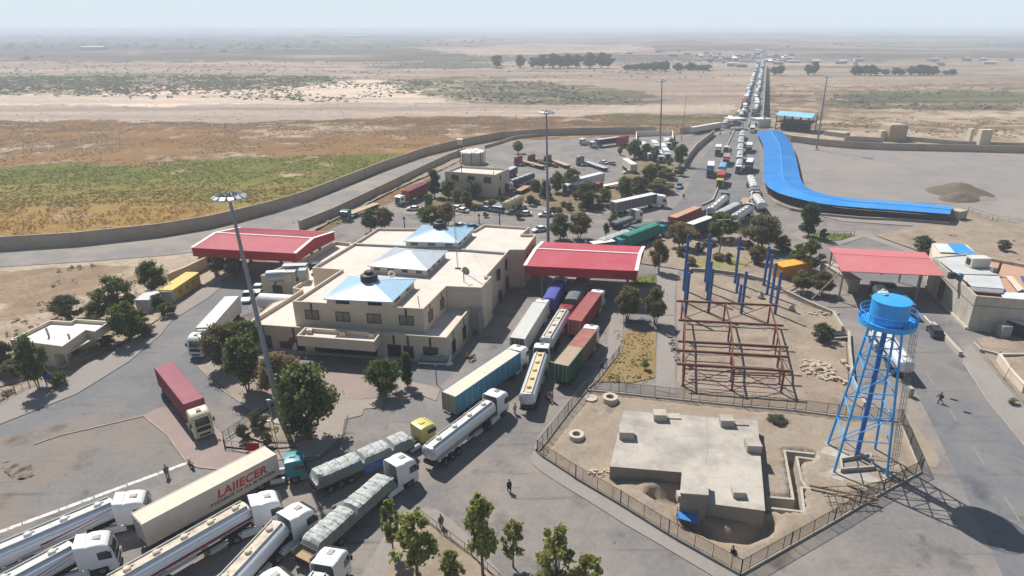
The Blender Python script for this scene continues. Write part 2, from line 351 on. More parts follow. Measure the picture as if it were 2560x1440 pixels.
M_PAINT = mat('white_road_paint', (0.72,0.71,0.69), .9, .12, .9, dirt=(0.2,0.185,0.17), dirt_amt=1.0, dscale=1.6, world=True)
M_GARD = mat('garden_soil', (0.2,0.15,0.095), 1, .3, .3, dirt=(0.13,0.115,0.05), dirt_amt=.8, dscale=.2, world=True, spec=.1)
M_OCHRE = mat('ochre_lawn', (0.255,0.175,0.08), 1, .3, .5, dirt=(0.15,0.135,0.05), dirt_amt=.7, dscale=.25, world=True, spec=.1)
M_LAWN = mat('green_lawn', (0.10,0.135,0.025), 1, .35, .6, dirt=(0.24,0.2,0.08), dirt_amt=.6, dscale=.3, world=True, spec=.1)
def sheet(name, px, m, z, holes=(), world=False):
    po = px if world else GL(px); po = ccw(po); polys = [[Vector((p[0], p[1], 0)) for p in po]] + [[Vector((p[0], p[1], 0)) for p in h] for h in holes]
    v = [(q.x, q.y, z) for p in polys for q in p]; f = tessellate_polygon(polys)
    f = [t if area([v[i][:2] for i in t]) > 0 else t[::-1] for t in f]
    me = bpy.data.meshes.new(name); me.from_pydata(v, [], f); me.materials.append(m); return struct(link(name, me))
def slab(name, px, m, h=.13, z0=-.04, sm=0, mk=None):
    po = GL(px, h)
    if sm: po = smooth_path(po, sm, True)
    b = MB(); b.prism(po, z0, h, m=1 if mk else 0, mtop=0, bottom=False); return struct(b.build(name, [m, mk] if mk else m, fix=False))
def patch(name, px, m, sp, zf, z=0.05, kind='structure', world=False):
    """piece of uneven ground: outline from the survey, inside a jittered net with heights zf(x,y)"""
    from mathutils.geometry import delaunay_2d_cdt
    po = ccw(px if world else GL(px)); bd = []
    for i, a in enumerate(po):
        c = po[(i + 1) % len(po)]; n = max(1, int(math.dist(a, c) / (sp * 1.5)))
        bd += [(a[0] + (c[0] - a[0]) * k / n, a[1] + (c[1] - a[1]) * k / n) for k in range(n)]
    xs = [p[0] for p in bd]; ysn = [p[1] for p in bd]
    gx, gy = np.meshgrid(np.arange(min(xs), max(xs), sp), np.arange(min(ysn), max(ysn), sp)); rg = np.random.RandomState(3)
    gx = gx.ravel() + rg.uniform(-.3, .3, gx.size) * sp; gy = gy.ravel() + rg.uniform(-.3, .3, gy.size) * sp
    ok = inpoly(gx, gy, offs(po, sp * .5, True)); vs = [Vector(p) for p in bd] + [Vector((a, c)) for a, c in zip(gx[ok], gy[ok])]
    r = delaunay_2d_cdt(vs, [(i, (i + 1) % len(bd)) for i in range(len(bd))], [], 1, 1e-5)
    V = np.array([(p.x, p.y) for p in r[0]]); zz = z + zf(V[:, 0], V[:, 1])
    me = npmesh(name, np.column_stack([V, zz]), np.array([t[:3] for t in r[2]]), [m], True)
    bm = bmesh.new(); bm.from_mesh(me); bmesh.ops.recalc_face_normals(bm, faces=bm.faces)
    if sum(f.normal.z for f in bm.faces) < 0: bmesh.ops.reverse_faces(bm, faces=bm.faces)
    bm.to_mesh(me); bm.free(); o = link(name, me); o['kind'] = kind; return o
# ---- the yards and roads
YARD = [(-500,1260),(-60,1060),(0,1033),(190,958),(300,884),(386,816),(408,788),(440,765),(520,716),(600,676),(660,655),(740,632),(800,588),(860,556),(930,527),(1000,497),(1065,464),(1120,412),(1205,376),(1290,352),(1450,346),(1600,343),(1740,336),(1800,322),(1850,314),(1892,314),(1905,360),(1908,450),(1918,490),(1985,520),(2080,548),(2300,566),(2480,575),(2700,600),(3000,700),(3400,1000),(4000,2000),(1300,2600),(-1500,2400)]
sheet('asphalt_yard', YARD, M_ASPH, .03, [offs(ENCW, .15, True)[::-1]])
sheet('dirt_road', [(-240,652),(0,632),(200,619),(400,597),(600,559),(760,512),(860,472),(960,431),(1060,396),(1150,373),(1250,353),(1290,352),(1190,382),(1120,404),(1050,430),(930,490),(820,540),(740,580),(600,618),(400,640),(200,655),(0,668),(-240,690)], M_DUSTROAD, .034)
sheet('gravel_yard', [(1985,352),(2050,372),(2150,374),(2560,384),(3100,390),(3100,640),(2560,560),(2480,545),(2380,510),(2100,500),(2010,470)], M_GRAV, .036)
sheet('highway', [(2070,640),(2140,690),(2230,860),(2330,1060),(2440,1290),(2560,1560),(3300,1560),(2560,1085),(2380,835),(2300,680),(2270,640)], M_ROAD, .038)
sheet('highway', [(1560,640),(1700,505),(1755,400),(1798,335),(1892,322),(1905,450),(1905,500),(1800,560),(1700,640)], M_ROAD, .038)
sheet('highway', [(-60,1075),(0,1052),(190,972),(320,897),(400,828),(450,778),(525,728),(600,690),(640,700),(628,760),(560,840),(500,910),(560,985),(545,1020),(480,1010),(365,1038),(290,1008),(60,1083),(-60,1105)], M_ROAD, .035)
sheet('forecourt', [(-100,1110),(60,1085),(290,1010),(360,1040),(470,1165),(300,1250),(0,1345),(-100,1370)], mat('stained_asphalt', (0.17,0.158,0.148), .95, .2, .15, dirt=(0.235,0.17,0.12), dirt_amt=.95, dscale=.07, world=True, fine=14, stain=.5), .036)
sheet('reddish_pavement', [(362,1036),(395,1020),(480,1012),(560,1090),(640,1130),(700,1160),(580,1176),(480,1165),(420,1085),(360,1040)], M_PINK, .040)
sheet('reddish_pavement', [(1690,690),(1965,720),(2020,985),(1700,1000)], mat('pink_hardcore', (0.30,0.21,0.165), 1, .25, .4, dirt=(0.235,0.18,0.14), dirt_amt=.7, dscale=.2, world=True), .10)
# broken white line and painted marks
def dash(name, a, b, wd, on, off_, m=M_PAINT, z=.046):
    p = G(*a); q = G(*b); d = (q - p); n = d.length; d.normalize(); s = Vector((-d.y, d.x, 0)) * wd / 2; mb = MB(); t = 0
    while t < n:
        e = min(t + on, n); c = [p + d * t - s, p + d * e - s, p + d * e + s, p + d * t + s]; mb.add([(v.x, v.y, z) for v in c], [(0, 1, 2, 3)]); t = e + off_
    return struct(mb.build(name, m, fix=False))
dash('road_marking', (-40,1345), (470,1157), .55, 3.2, .12)
M_YEL = mat('faded_yellow_paint', (0.27,0.24,0.185), .9, .2, .9, dirt=(0.16,0.155,0.15), dirt_amt=1.0, dscale=.8, world=True)
dash('road_marking', (2315,930), (2660,1480), .14, 4, 6, M_YEL)
dash('road_marking', (2310,790), (2415,900), .25, 60, 1)
# ---- pavements with kerbs
slab('pavement', [(-80,1090),(0,1060),(190,985),(320,905),(400,838),(430,800),(520,745),(560,712),(548,700),(500,728),(440,765),(408,788),(392,806),(300,872),(160,935),(0,1005),(-80,1040)], M_PAVE, .13, sm=0, mk=M_KERBD)
slab('pavement', [(1343,1120),(1334,1128),(1327,1142),(1332,1160),(1352,1178),(1390,1203),(1465,1248),(1562,1310),(1652,1362),(1780,1438),(1860,1500),(1900,1480),(1851,1440),(1671,1341),(1551,1266),(1439,1200)], M_PAVE, .13, mk=M_KERB)
slab('pavement', [(1340,1132),(1369,1100),(1420,1033),(1467,975),(1493,957),(1510,925),(1545,881),(1557,844),(1559,785),(1528,785),(1518,862),(1502,905),(1462,950),(1397,1027),(1345,1090),(1336,1118)], M_PAVE, .13, mk=M_KERB)
slab('pavement', [(1647,786),(1686,790),(1690,985),(1640,975)], M_PAVE, .10)
slab('pavement', [(1640,660),(1700,672),(1690,700),(1686,788),(1648,786)], M_PAVE, .09)
slab('pavement', [(495,915),(545,895),(640,880),(700,905),(800,930),(930,935),(1060,960),(1100,975),(1090,1002),(1060,990),(1050,985),(960,1000),(955,1018),(910,1022),(905,1038),(862,1048),(855,1090),(800,1140),(690,1150),(560,1120),(640,1040)], mat('sandy_paving', (0.28,0.235,0.2), .95, .18, .3, dirt=(0.21,0.172,0.143), dirt_amt=.7, dscale=.15, world=True, fine=10), .12, mk=M_KERBD)
slab('pavement', [(900,1445),(960,1340),(1000,1285),(1040,1270),(1090,1272),(1130,1300),(1170,1340),(1260,1440),(1300,1520),(900,1520)], M_PAVE, .12, mk=M_KERB)
slab('pavement', [(1975,585),(2000,578),(2040,600),(2075,608),(2135,592),(2160,580),(2185,588),(2300,632),(2295,640),(2160,592),(2100,612),(2070,614),(2010,606)], M_PAVE, .12, mk=M_KERB)
slab('pavement', [(2408,905),(2470,1000),(2560,1110),(2700,1280),(2760,1250),(2560,1020),(2450,888),(2425,860),(2408,880)], M_PAVE, .14, mk=mat('white_kerb', (0.6,0.57,0.53), .9, .2, .8, dirt=(0.3,0.26,0.22), dirt_amt=.8, dscale=.7, world=True))
slab('pavement', [(1908,335),(1912,470),(1935,500),(2010,530),(2110,553),(2290,565),(2370,563),(2350,548),(2100,538),(2000,510),(1935,470),(1920,430),(1925,350)], M_PAVE, .2, mk=M_KERB)
slab('pavement', [(1060,545),(1095,548),(1130,542),(1200,518),(1290,520),(1400,530),(1500,540),(1540,528),(1535,515),(1430,505),(1290,480),(1200,500),(1050,520)], M_PAVE, .12, mk=M_KERB)
slab('traffic_island', [(1006,530),(1060,528),(1075,533),(1060,537),(1008,536)], M_PAVE, .14, mk=M_KERB)
slab('traffic_island', [(1480,620),(1560,570),(1600,545),(1760,560),(1900,600),(1990,650),(2060,690),(2000,700),(1690,670),(1480,640)], M_DIRT, .10, mk=M_KERB)
# ---- uneven bare ground
nz = lambda s, a, k: (lambda x, y: a * fbm(x / s, y / s, 4, k))
patch('building_site_ground', [(1700,700),(1735,684),(1800,690),(1900,706),(1958,742),(2085,790),(2112,830),(2120,960),(2180,1050),(2085,1040),(1990,1026),(1850,1014),(1700,1000),(1690,975),(1698,850)], M_DIRT, .7, nz(4, .3, 4), .05)
PIT = GL([(1600,1235),(1640,1225),(1712,1225),(1722,1290),(1800,1330),(1915,1300),(1950,1290),(1925,1340),(1870,1360),(1780,1350),(1715,1325),(1690,1290)])
def enc_z(x, y):
    z = .5 * fbm(x / 3.0, y / 3.0, 5, 14)
    d = np.full(x.shape, 99.0)
    for i in range(len(PIT)):
        a = np.array(PIT[i]); c = np.array(PIT[(i + 1) % len(PIT)]); e = c - a; t = np.clip(((x - a[0]) * e[0] + (y - a[1]) * e[1]) / (e @ e), 0, 1)
        d = np.minimum(d, np.hypot(x - a[0] - t * e[0], y - a[1] - t * e[1]))
    d = np.where(inpoly(x, y, PIT), -d, d); z -= 1.7 * (1 - sstep(-1.0, .45, d))
    m = GL([(1600,1215),(1660,1225),(1690,1255),(1650,1270),(1590,1240)]); cx = sum(p[0] for p in m) / 5; cy = sum(p[1] for p in m) / 5
    z += .7 * np.exp(-((x - cx) ** 2 + (y - cy) ** 2) / 5)
    for hx, hy, hr in ((1592,1226,.55),(1631,1235,.6),(1530,1028,.9),(1490,1031,.5),(2000,1240,.5)):
        h = G(hx, hy); z -= .7 * np.exp(-((x - h.x) ** 2 + (y - h.y) ** 2) / (hr * hr * .5))
    bed = offs(ENCW, 1.2, True); z = np.where(inpoly(x, y, bed), z, np.minimum(z, .06))
    tr = GL([(1959,1125),(2035,1130),(2040,1150),(2000,1160),(2012,1245),(2005,1285),(1910,1278),(1914,1239),(1980,1245)])
    return np.where(inpoly(x, y, tr), np.minimum(z, -1.5), z)
patch('enclosure_ground', ENCW, mat('excavated_earth', (0.265,0.217,0.17), 1, .3, .3, dirt=(0.30,0.215,0.14), dirt_amt=.6, dscale=.14, world=True, fine=9, bump=.07, spec=.1), .5, enc_z, .0, world=True)
patch('sandy_plot', [(-120,1075),(-120,1000),(160,925),(300,862),(395,800),(430,762),(510,714),(470,700),(250,760),(-120,820)], mat('sandy_earth', (0.36,0.285,0.21), 1, .25, .25, dirt=(0.15,0.105,0.065), dirt_amt=.95, dscale=.22, world=True, bump=.05, spec=.1), .9, nz(5, .35, 8), -.05)
patch('garden_bed', [(1565,826),(1641,832),(1636,946),(1579,958),(1496,957),(1513,928),(1550,884)], M_OCHRE, .5, nz(1.5, .12, 5), .06)
patch('garden_bed', [(1480,640),(1560,580),(1760,560),(1900,602),(1985,655),(2050,690),(1965,735),(1880,700),(1735,680),(1700,676),(1600,660)], M_DIRT, .8, nz(3, .3, 6), .10)
patch('green_lawn', [(1578,690),(1640,690),(1640,712),(1575,722)], M_LAWN, .6, nz(1.5, .12, 5), .12)
patch('green_lawn', [(1720,655),(1800,640),(1880,655),(1830,690),(1730,684)], mat('patchy_lawn', (0.2,0.18,0.06), 1, .3, .5, dirt=(0.3,0.24,0.15), dirt_amt=.8, dscale=.3, world=True), .7, nz(1.5, .12, 5), .28)
patch('green_lawn', [(2010,590),(2060,584),(2130,584),(2110,600),(2060,604)], M_LAWN, .8, nz(1.5, .12, 5), .12)
patch('garden_bed', [(1060,520),(1130,470),(1250,450),(1330,462),(1400,480),(1500,470),(1560,440),(1600,400),(1700,415),(1690,440),(1660,480),(1560,520),(1430,535),(1290,500),(1200,512),(1100,540)], M_GARD, 1.2, nz(4, .35, 7), .06)
patch('garden_bed', [(590,1090),(625,1060),(690,1020),(750,1040),(790,1080),(740,1110),(660,1110)], M_DIRT, .6, nz(2, .5, 9), .10)
patch('garden_bed', [(960,1450),(1000,1330),(1045,1290),(1110,1335),(1180,1390),(1260,1460),(1230,1520),(960,1520)], M_DIRT, .6, nz(2, .35, 9), .10)
patch('garden_bed', [(620,960),(720,930),(850,930),(960,945),(1000,990),(900,1000),(720,990),(640,985)], M_PINK, .8, nz(3, .1, 9), .10)
patch('bare_verge', [(2440,850),(2560,830),(2900,830),(2900,1250),(2760,1210),(2560,1010),(2470,900)], M_DIRT, .8, nz(4, .4, 3), .04)
patch('bare_verge', [(2185,590),(2320,560),(2600,560),(3000,640),(3000,860),(2560,840),(2450,800),(2330,640)], M_DIRT, 1.0, nz(4, .4, 13), .045)
patch('bare_verge', [(730,590),(800,545),(900,500),(1000,455),(1060,428),(1120,405),(1180,388),(1100,428),(1000,470),(900,522),(820,560),(770,590)], mat('stony_earth', (0.28,0.22,0.155), 1, .3, .4, dirt=(0.22,0.165,0.1), dirt_amt=.8, dscale=.3, world=True), .8, nz(2, .6, 3), .05)
patch('bare_verge', [(960,920),(1060,900),(1120,912),(1180,760),(1200,756),(1135,930),(1100,965),(1010,950)], M_ROAD, 1.2, nz(3, .02, 3), .034)
# kerb line of the forecourt and the burnt crater in it
def kerb(px, name='kerb', wd=.22, h=.14, m=M_KERBD, sm=0, z0=-.02):
    p = GL(px)
    if sm: p = smooth_path(p, sm)
    return struct(wallpath(MB(), p, wd, z0, h).build(name, m))
kerb([(85,1112),(150,1090),(360,1041),(420,1090),(470,1160),(500,1170),(560,1176)], m=M_KERB)
kerb([(495,916),(545,968),(625,1023)], m=M_KERB)
kerb([(870,1040),(858,1090),(845,1115),(800,1145),(740,1165)], m=M_KERBD)
patch('pot_hole', [(5,1158),(35,1153),(80,1165),(86,1188),(70,1198),(35,1200),(12,1180)], mat('dug_earth', (0.15,0.115,0.085), 1, .4, 1.2, world=True, bump=.1), .2, lambda x, y: .75 * np.clip(fbm(x / .7, y / .7, 4, 3) - .42, -.15, 1), .02)
patch('sand_drift', [(2262,1060),(2290,1065),(2325,1110),(2350,1150),(2340,1170),(2315,1165),(2285,1110)], mat('yellow_sand', (0.26,0.215,0.155), 1, .15, .5, world=True), .5, lambda x, y: .05 * (fbm(x / 1.2, y / 1.2, 4, 3) - .5), .05)
# ---- distance haze: even pale air round everything below the sky
hz = MB(); hz.box((0, 8300, 16.5), (36000, 17600, 77)); ho = hz.build('haze', bpy.data.materials.new('haze_air'))
hm = ho.data.materials[0]; hm.use_nodes = True; t = hm.node_tree; t.nodes.remove(t.nodes['Principled BSDF']); pv = t.nodes.new('ShaderNodeVolumePrincipled')
pv.inputs['Color'].default_value = (0.82, 0.90, 1.0, 1); pv.inputs['Density'].default_value = HAZE; pv.inputs['Anisotropy'].default_value = 0.0
t.links.new(pv.outputs[0], t.nodes['Material Output'].inputs['Volume']); struct(ho, 'stuff')
# ================================================================== WALLS, FENCES, BUILDINGS
M_WALL = mat('tan_render', (0.40,0.325,0.25), .95, .14, .35, dirt=(0.29,0.235,0.185), dirt_amt=.6, dscale=.22, world=True)
M_CREAM = mat('cream_render', (0.575,0.475,0.36), .92, .08, .4, dirt=(0.43,0.345,0.26), dirt_amt=.5, dscale=.25, world=True)
M_CREAM2 = mat('pale_cream_render', (0.56,0.475,0.375), .92, .08, .4, dirt=(0.43,0.36,0.28), dirt_amt=.5, dscale=.25, world=True)
M_ROOF = mat('pale_roof_screed', (0.60,0.525,0.455), .95, .09, .5, dirt=(0.46,0.395,0.335), stain=.12, dirt_amt=.55, dscale=.18, world=True)
M_CONC = mat('grey_concrete', (0.40,0.355,0.295), .95, .16, .5, dirt=(0.28,0.245,0.2), dirt_amt=.75, dscale=.28, world=True, fine=8)
M_CONCD = mat('dark_concrete', (0.24,0.215,0.185), .95, .2, .5, dirt=(0.15,0.13,0.11), dirt_amt=.7, dscale=.5)
M_GLASS = mat('dark_glass', (0.022,0.025,0.028), .12, .2, .5, spec=.6)
M_CURT = mat('drawn_curtain', (0.20,0.175,0.13), .5, .15, 2, spec=.5)
M_BROWN = mat('brown_trim', (0.14,0.05,0.03), .8, .2, 1.5)
M_DFRAME = mat('dark_frame', (0.055,0.042,0.035), .6, .2, 2)
M_STEEL = mat('galvanised_steel', (0.30,0.315,0.33), .5, .15, 2, metal=.4, dirt=(0.2,0.2,0.2), dirt_amt=.4, dscale=1)
M_BLACK = mat('black_plastic', (0.022,0.023,0.025), .55, .3, 2)
M_DARKM = mat('dark_metal', (0.045,0.042,0.04), .6, .25, 2, metal=.3)
M_RUST = mat('red_oxide_steel', (0.135,0.042,0.03), .75, .25, 1.2, dirt=(0.1,0.045,0.03), dirt_amt=.7, dscale=1)
M_BLUEP = mat('dark_blue_paint', (0.018,0.085,0.25), .55, .15, 1, dirt=(0.05,0.1,0.2), dirt_amt=.5, dscale=.8)
M_TOWER = mat('bright_blue_paint', (0.022,0.31,0.70), .45, .08, .8, dirt=(0.06,0.28,0.52), dirt_amt=.6, dscale=.5, spec=.5)
M_REDR = mat('red_roof_sheet', (0.44,0.062,0.085), .6, .1, .35, dirt=(0.47,0.13,0.145), dirt_amt=.55, dscale=.2, world=True)
M_REDF = mat('red_fascia', (0.33,0.012,0.022), .5, .07, .5, world=True)
M_PINKR = mat('faded_red_roof_sheet', (0.47,0.15,0.155), .65, .08, .35, dirt=(0.50,0.21,0.205), dirt_amt=.5, dscale=.15, world=True)
M_WHITE = mat('white_trim', (0.68,0.65,0.6), .7, .06, 1)
M_BLUER = mat('pale_blue_roof_sheet', (0.40,0.585,0.72), .45, .06, .5, dirt=(0.47,0.62,0.72), dirt_amt=.5, dscale=.2, world=True, spec=.5)
M_SILR = mat('bare_metal_roof_sheet', (0.60,0.63,0.66), .4, .08, .5, dirt=(0.48,0.51,0.55), dirt_amt=.6, dscale=.2, world=True, spec=.5)
M_BLUEC = mat('blue_roof_sheet', (0.02,0.235,0.60), .55, .1, .35, dirt=(0.085,0.30,0.58), dirt_amt=.7, dscale=.15, world=True, spec=.4)
M_WOOD = mat('weathered_timber', (0.24,0.19,0.13), .9, .25, 2)

def wall_thing(name, label, px, h, th=.3, pil=0, m=M_WALL, z=0.0, cat='wall', cope=True):
    pts = GL(px) if not isinstance(px[0], Vector) else [(p.x, p.y) for p in px]
    t = thing(name, label, cat, (*pts[0], 0)); o = Vector((*pts[0], 0)); loc = [(p[0] - o.x, p[1] - o.y) for p in pts]
    wallpath(MB(), loc, th, z - .5, h).build('wall_panel', m, t)
    if cope: wallpath(MB(), loc, th + .12, h, h + .1).build('coping', m, t)
    if pil:
        k = 0
        for i in range(len(loc) - 1):
            a = Vector(loc[i]); b = Vector(loc[i + 1]); n = max(1, int((b - a).length / pil))
            for j in range(n):
                if k > 90: break
                p = a + (b - a) * j / n; MB().box((p.x, p.y, h / 2), (.55, .5, h + .16), math.atan2((b - a).y, (b - a).x)).build('pillar', m, t); k += 1
    return t
wall_thing('boundary_wall', 'long tan rendered boundary wall curving along the dirt road below the scrubland', W1PX, 3.25, pil=14)
wall_thing('boundary_wall', 'tan inner wall between the dirt road and the yard of the green flatbed truck', [(752,577),(830,545),(940,491),(1060,431),(1120,402),(1165,385)], 2.7, pil=9)
wall_thing('low_wall', 'low stone wall running up from the round white tank to the boundary wall', [(1212,371),(1250,360),(1285,348),(1345,341)], 1.3)
wall_thing('boundary_wall', 'tan wall along the far side of the empty gravel yard', [(1958,350),(1978,355),(2051,364),(2133,371),(2215,375),(2407,379),(2560,383),(2900,390)], 2.9, pil=12)
wall_thing('low_wall', 'low wall behind the gravel yard wall left of the tan blockhouse', [(2110,352),(2160,354),(2208,357)], 2.2, m=M_CONC)
wall_thing('low_wall', 'low wall behind the gravel yard wall right of the tan blockhouse', [(2262,351),(2400,363),(2560,368)], 1.8, m=M_CONC)
wall_thing('low_wall', 'pale concrete block wall behind the lamp mast of the gravel yard', [(2066,336),(2118,342)], 2.0, th=6, m=M_CONC, cope=False)
wall_thing('low_wall', 'low kerb wall following the outside of the blue roofed walkway', [(1921,497),(1940,512),(1975,526),(2051,540),(2150,549),(2270,554),(2374,562)], .75, m=M_WALL)
wall_thing('low_wall', 'curved low wall round the building site with the blue columns', [(1712,688),(1728,680),(1790,684),(1850,692),(1910,706),(1960,735),(2030,768),(2082,790),(2104,828)], .9, m=M_CONC)
wall_thing('low_wall', 'straight low wall between the building site and the road below the pink roof', [(2120,838),(2122,880),(2130,960),(2160,1020)], .8, m=M_CONC)
wall_thing('low_wall', 'tan wall beside the yellow cabin and the left red canopy', [(425,712),(470,693),(520,668)], 2.4, m=M_CREAM)
wall_thing('boundary_wall', 'grey wall from the truck park to the gate at the start of the bridge', [(1700,334),(1740,331),(1790,322)], 3.0)
wall_thing('low_wall', 'curved wall beside the truck park lane running up to the gate', [(1712,416),(1722,398),(1740,375),(1775,346),(1784,338)], 2.6)
wall_thing('low_wall', 'kerb wall dividing the lane of the mixed trucks from the wide grey road', [(1755,515),(1782,502),(1795,470),(1800,420),(1820,360),(1838,322)], .5)
wall_thing('low_wall', 'sloped concrete barrier wall beside the road near the dark car', [(2330,815),(2360,848),(2400,892)], .9, th=.6, m=M_CONC, cope=False)
wall_thing('low_wall', 'white rendered low wall standing on the bare verge at the right edge', [(2493,905),(2520,945),(2556,985)], 1.5, th=.35, m=M_CREAM2)
wall_thing('low_wall', 'curved kerb wall of the concrete apron in front of the metal crates', [(2432,862),(2450,880),(2500,892),(2560,892),(2640,885)], .5, m=M_CONC)

# ---- railings
def fence(label, px, h=2.0, sp=2.0, bars=.14, m=M_DARKM, plinth=.25, cat='fence', group=None, post=.09, mesh=True, world=False):
    pts = GL(px); o = Vector((*pts[0], 0)); loc = [Vector((p[0] - o.x, p[1] - o.y, 0)) for p in pts]
    t = thing('metal_fence', label, cat, o, 0, group)
    if plinth: wallpath(MB(), [(p.x, p.y) for p in loc], .28, -.3, plinth).build('plinth', M_CONC, t)
    rl = MB(); br = MB(); k = 0
    for i in range(len(loc) - 1):
        a, b = loc[i], loc[i + 1]; L_ = (b - a).length; n = max(1, round(L_ / (sp * 3)))
        for j in range(n + (1 if i == len(loc) - 2 else 0)):
            p = a + (b - a) * j / n
            if k < 95: MB().box((p.x, p.y, h / 2), (post, post, h + .1), math.atan2((b - a).y, (b - a).x)).build('post', m, t); k += 1
        for zz in (h - .05, plinth + .15): rl.bar(a + Vector((0, 0, zz)), b + Vector((0, 0, zz)), .045, .045)
        n = max(1, int(L_ / sp))
        for j in range(n): p = a + (b - a) * (j + .5) / n; rl.box((p.x, p.y, h / 2), (.05, .05, h - .1))
        if bars:
            n = int(L_ / bars)
            for j in range(n): p = a + (b - a) * (j / n); br.bar(p + Vector((0, 0, plinth)), p + Vector((0, 0, h - .06)), .016, .016)
            if mesh:
                for q in range(1, 9): zz = plinth + (h - plinth) * q / 9; br.bar(a + Vector((0, 0, zz)), b + Vector((0, 0, zz)), .014, .014)
    rl.build('rail', m, t, fix=False)
    if bars: br.build('wire_infill', m, t, fix=False)
    return t
fence('dark mesh fence along the pavement in front of the concrete reservoir', [(1343,1134),(1439,1196),(1551,1262),(1671,1337),(1851,1438)])
fence('dark mesh fence between the queue of trucks and the three concrete well rings', [(1343,1134),(1369,1102),(1420,1035),(1467,977)])
fence('dark mesh fence between the reservoir and the red steel frame', [(1467,977),(1547,985),(1727,1004),(1855,1017),(1987,1028),(2092,1042),(2250,1056)])
fence('dark mesh fence between the water tower and the right hand road', [(2250,1056),(2302,1181)])
fence('dark mesh fence at the foot of the water tower running down to the bottom edge', [(2302,1181),(2207,1232),(2085,1305),(1976,1367),(1851,1438)])
fence('dark railing along the edge of the ochre garden bed beside the queue', [(1467,975),(1497,950),(1515,925),(1548,884)], 1.3, 1.0, .3, mesh=False)
fence('dark railing round the garden bed of the leaning lamp mast', [(688,1012),(560,1100),(562,1120),(640,1128),(742,1120)], 1.25, 1.6, .42, plinth=.12, mesh=False)
fence('dark railing of the bottom garden bed with the young trees', [(1045,1292),(1110,1340),(1180,1395),(1262,1470)], 1.3, 1.6, .35, mesh=False)
fence('railing behind the small green lawn near the tall poplar', [(2035,588),(2135,590)], 1.3, 1.6, .35, mesh=False, plinth=.1)
fence('thin wire fence at the lower left corner by the sandy plot', [(0,1010),(40,985),(75,968)], 1.2, 1.5, 0, plinth=0)
fence('wire fence on the rough ground at the end of the blue walkway', [(2420,530),(2480,552),(2560,566),(2640,580)], 1.6, 2.5, 0, plinth=0)
fence('thin wire fence along the stony bank above the inner wall', [(760,565),(830,530),(940,478),(1060,420)], 1.5, 2.2, 0, plinth=0)

# ---- generic building with parapet
def shell(parent, px, zt, zr, zb=-.1, mw=M_CREAM, mr=M_ROOF, th=.28, world=False, nwall='wall', nroof='roof'):
    """walls from zb to the parapet top zt, roof deck at zr"""
    po = ccw(px if world else GL(px, zt)); o = parent.location; po = [(p[0] - o.x, p[1] - o.y) for p in po]
    inn = offs(po, th, True); n = len(po); b = MB()
    b.v = [(*p, zb) for p in po] + [(*p, zt) for p in po] + [(*p, zt) for p in inn] + [(*p, zr) for p in inn]
    for i in range(n):
        j = (i + 1) % n
        for k in range(3): b.f.append((k * n + i, k * n + j, (k + 1) * n + j, (k + 1) * n + i)); b.m.append(0)
    w_ = b.build(nwall, mw, parent, fix=False)
    c = MB(); c.add([(*p, zr) for p in inn], [tuple(range(n))]); c.build(nroof, mr, parent, fix=False)
    return w_
class Facade:
    """vertical wall plane through two photo points at height z; t runs along it in metres, the normal points to the viewer's side"""
    def __init__(s, parent, a, b, z):
        s.p = parent; s.A = G(*a, z); B = G(*b, z); s.A.z = 0; B.z = 0; s.d = (B - s.A); s.L = s.d.length; s.d.normalize(); s.n = Vector((s.d.y, -s.d.x, 0)); s.rz = math.atan2(s.d.y, s.d.x)
    def at(s, t, out, z): q = s.A + s.d * t + s.n * out - s.p.location; q.z = z; return q
    def t_of(s, px, py, z):
        a = (px - CXP) / F_PX; o = Vector((0, 0, CAM_H)); b_ = -(py - 720) / F_PX; dr = Vector((a, b_ * _s + _c, b_ * _c - _s))
        k = (s.A - o).dot(s.n) / dr.dot(s.n); return (o + dr * k - s.A).dot(s.d)
    def box(s, name, t, wd, z0, z1, m, out=.03, dep=.1, par=None): return MB().box(s.at(t, out - dep / 2, (z0 + z1) / 2), (wd, dep, z1 - z0), s.rz).build(name, m, par or s.p)
    def window(s, t, wd, z0, z1, mp=M_CURT, mf=M_DFRAME, label=None):
        f = MB()
        for dx, w_ in ((-wd / 2, .09), (wd / 2, .09), (0, .06)): f.box(s.at(t + dx, .03, (z0 + z1) / 2), (w_, .12, z1 - z0), s.rz)
        for zz in (z0 + .05, z1 - .05): f.box(s.at(t, .032, zz), (wd, .12, .1), s.rz)
        fo = f.build('window', mf, s.p); MB().box(s.at(t, -.03, (z0 + z1) / 2), (wd, .08, z1 - z0), s.rz).build('pane', mp, fo)
        return fo
    def spout(s, t, z0, z1): s.box('spout_channel', t, .38, z0, z1, M_BROWN, .035)

O = G(900,760,0); O.z = 0
hall = thing('customs_hall', 'big cream two storey customs hall with three hipped skylights on its pale flat roof', 'building', O)
LOW = [(614,809),(1116,844),(1187,755),(1196,742),(980,690),(900,640),(876,607),(838,603),(772,640),(651,688),(767,696),(731,719),(753,724)]
shell(hall, LOW, 4.6, 3.9)
UP = [(731,753),(1058,772),(1116,715),(1204,719),(1229,691),(1215,690),(1274,624),(1312,624),(1340,586),(1305,585),(1324,568),(1210,561),(1185,575),(1045,571),(944,570),(887,606),(780,669),(853,674)]
shell(hall, UP, 8.3, 7.75, 3.0, nwall='upper_wall', nroof='upper_roof')
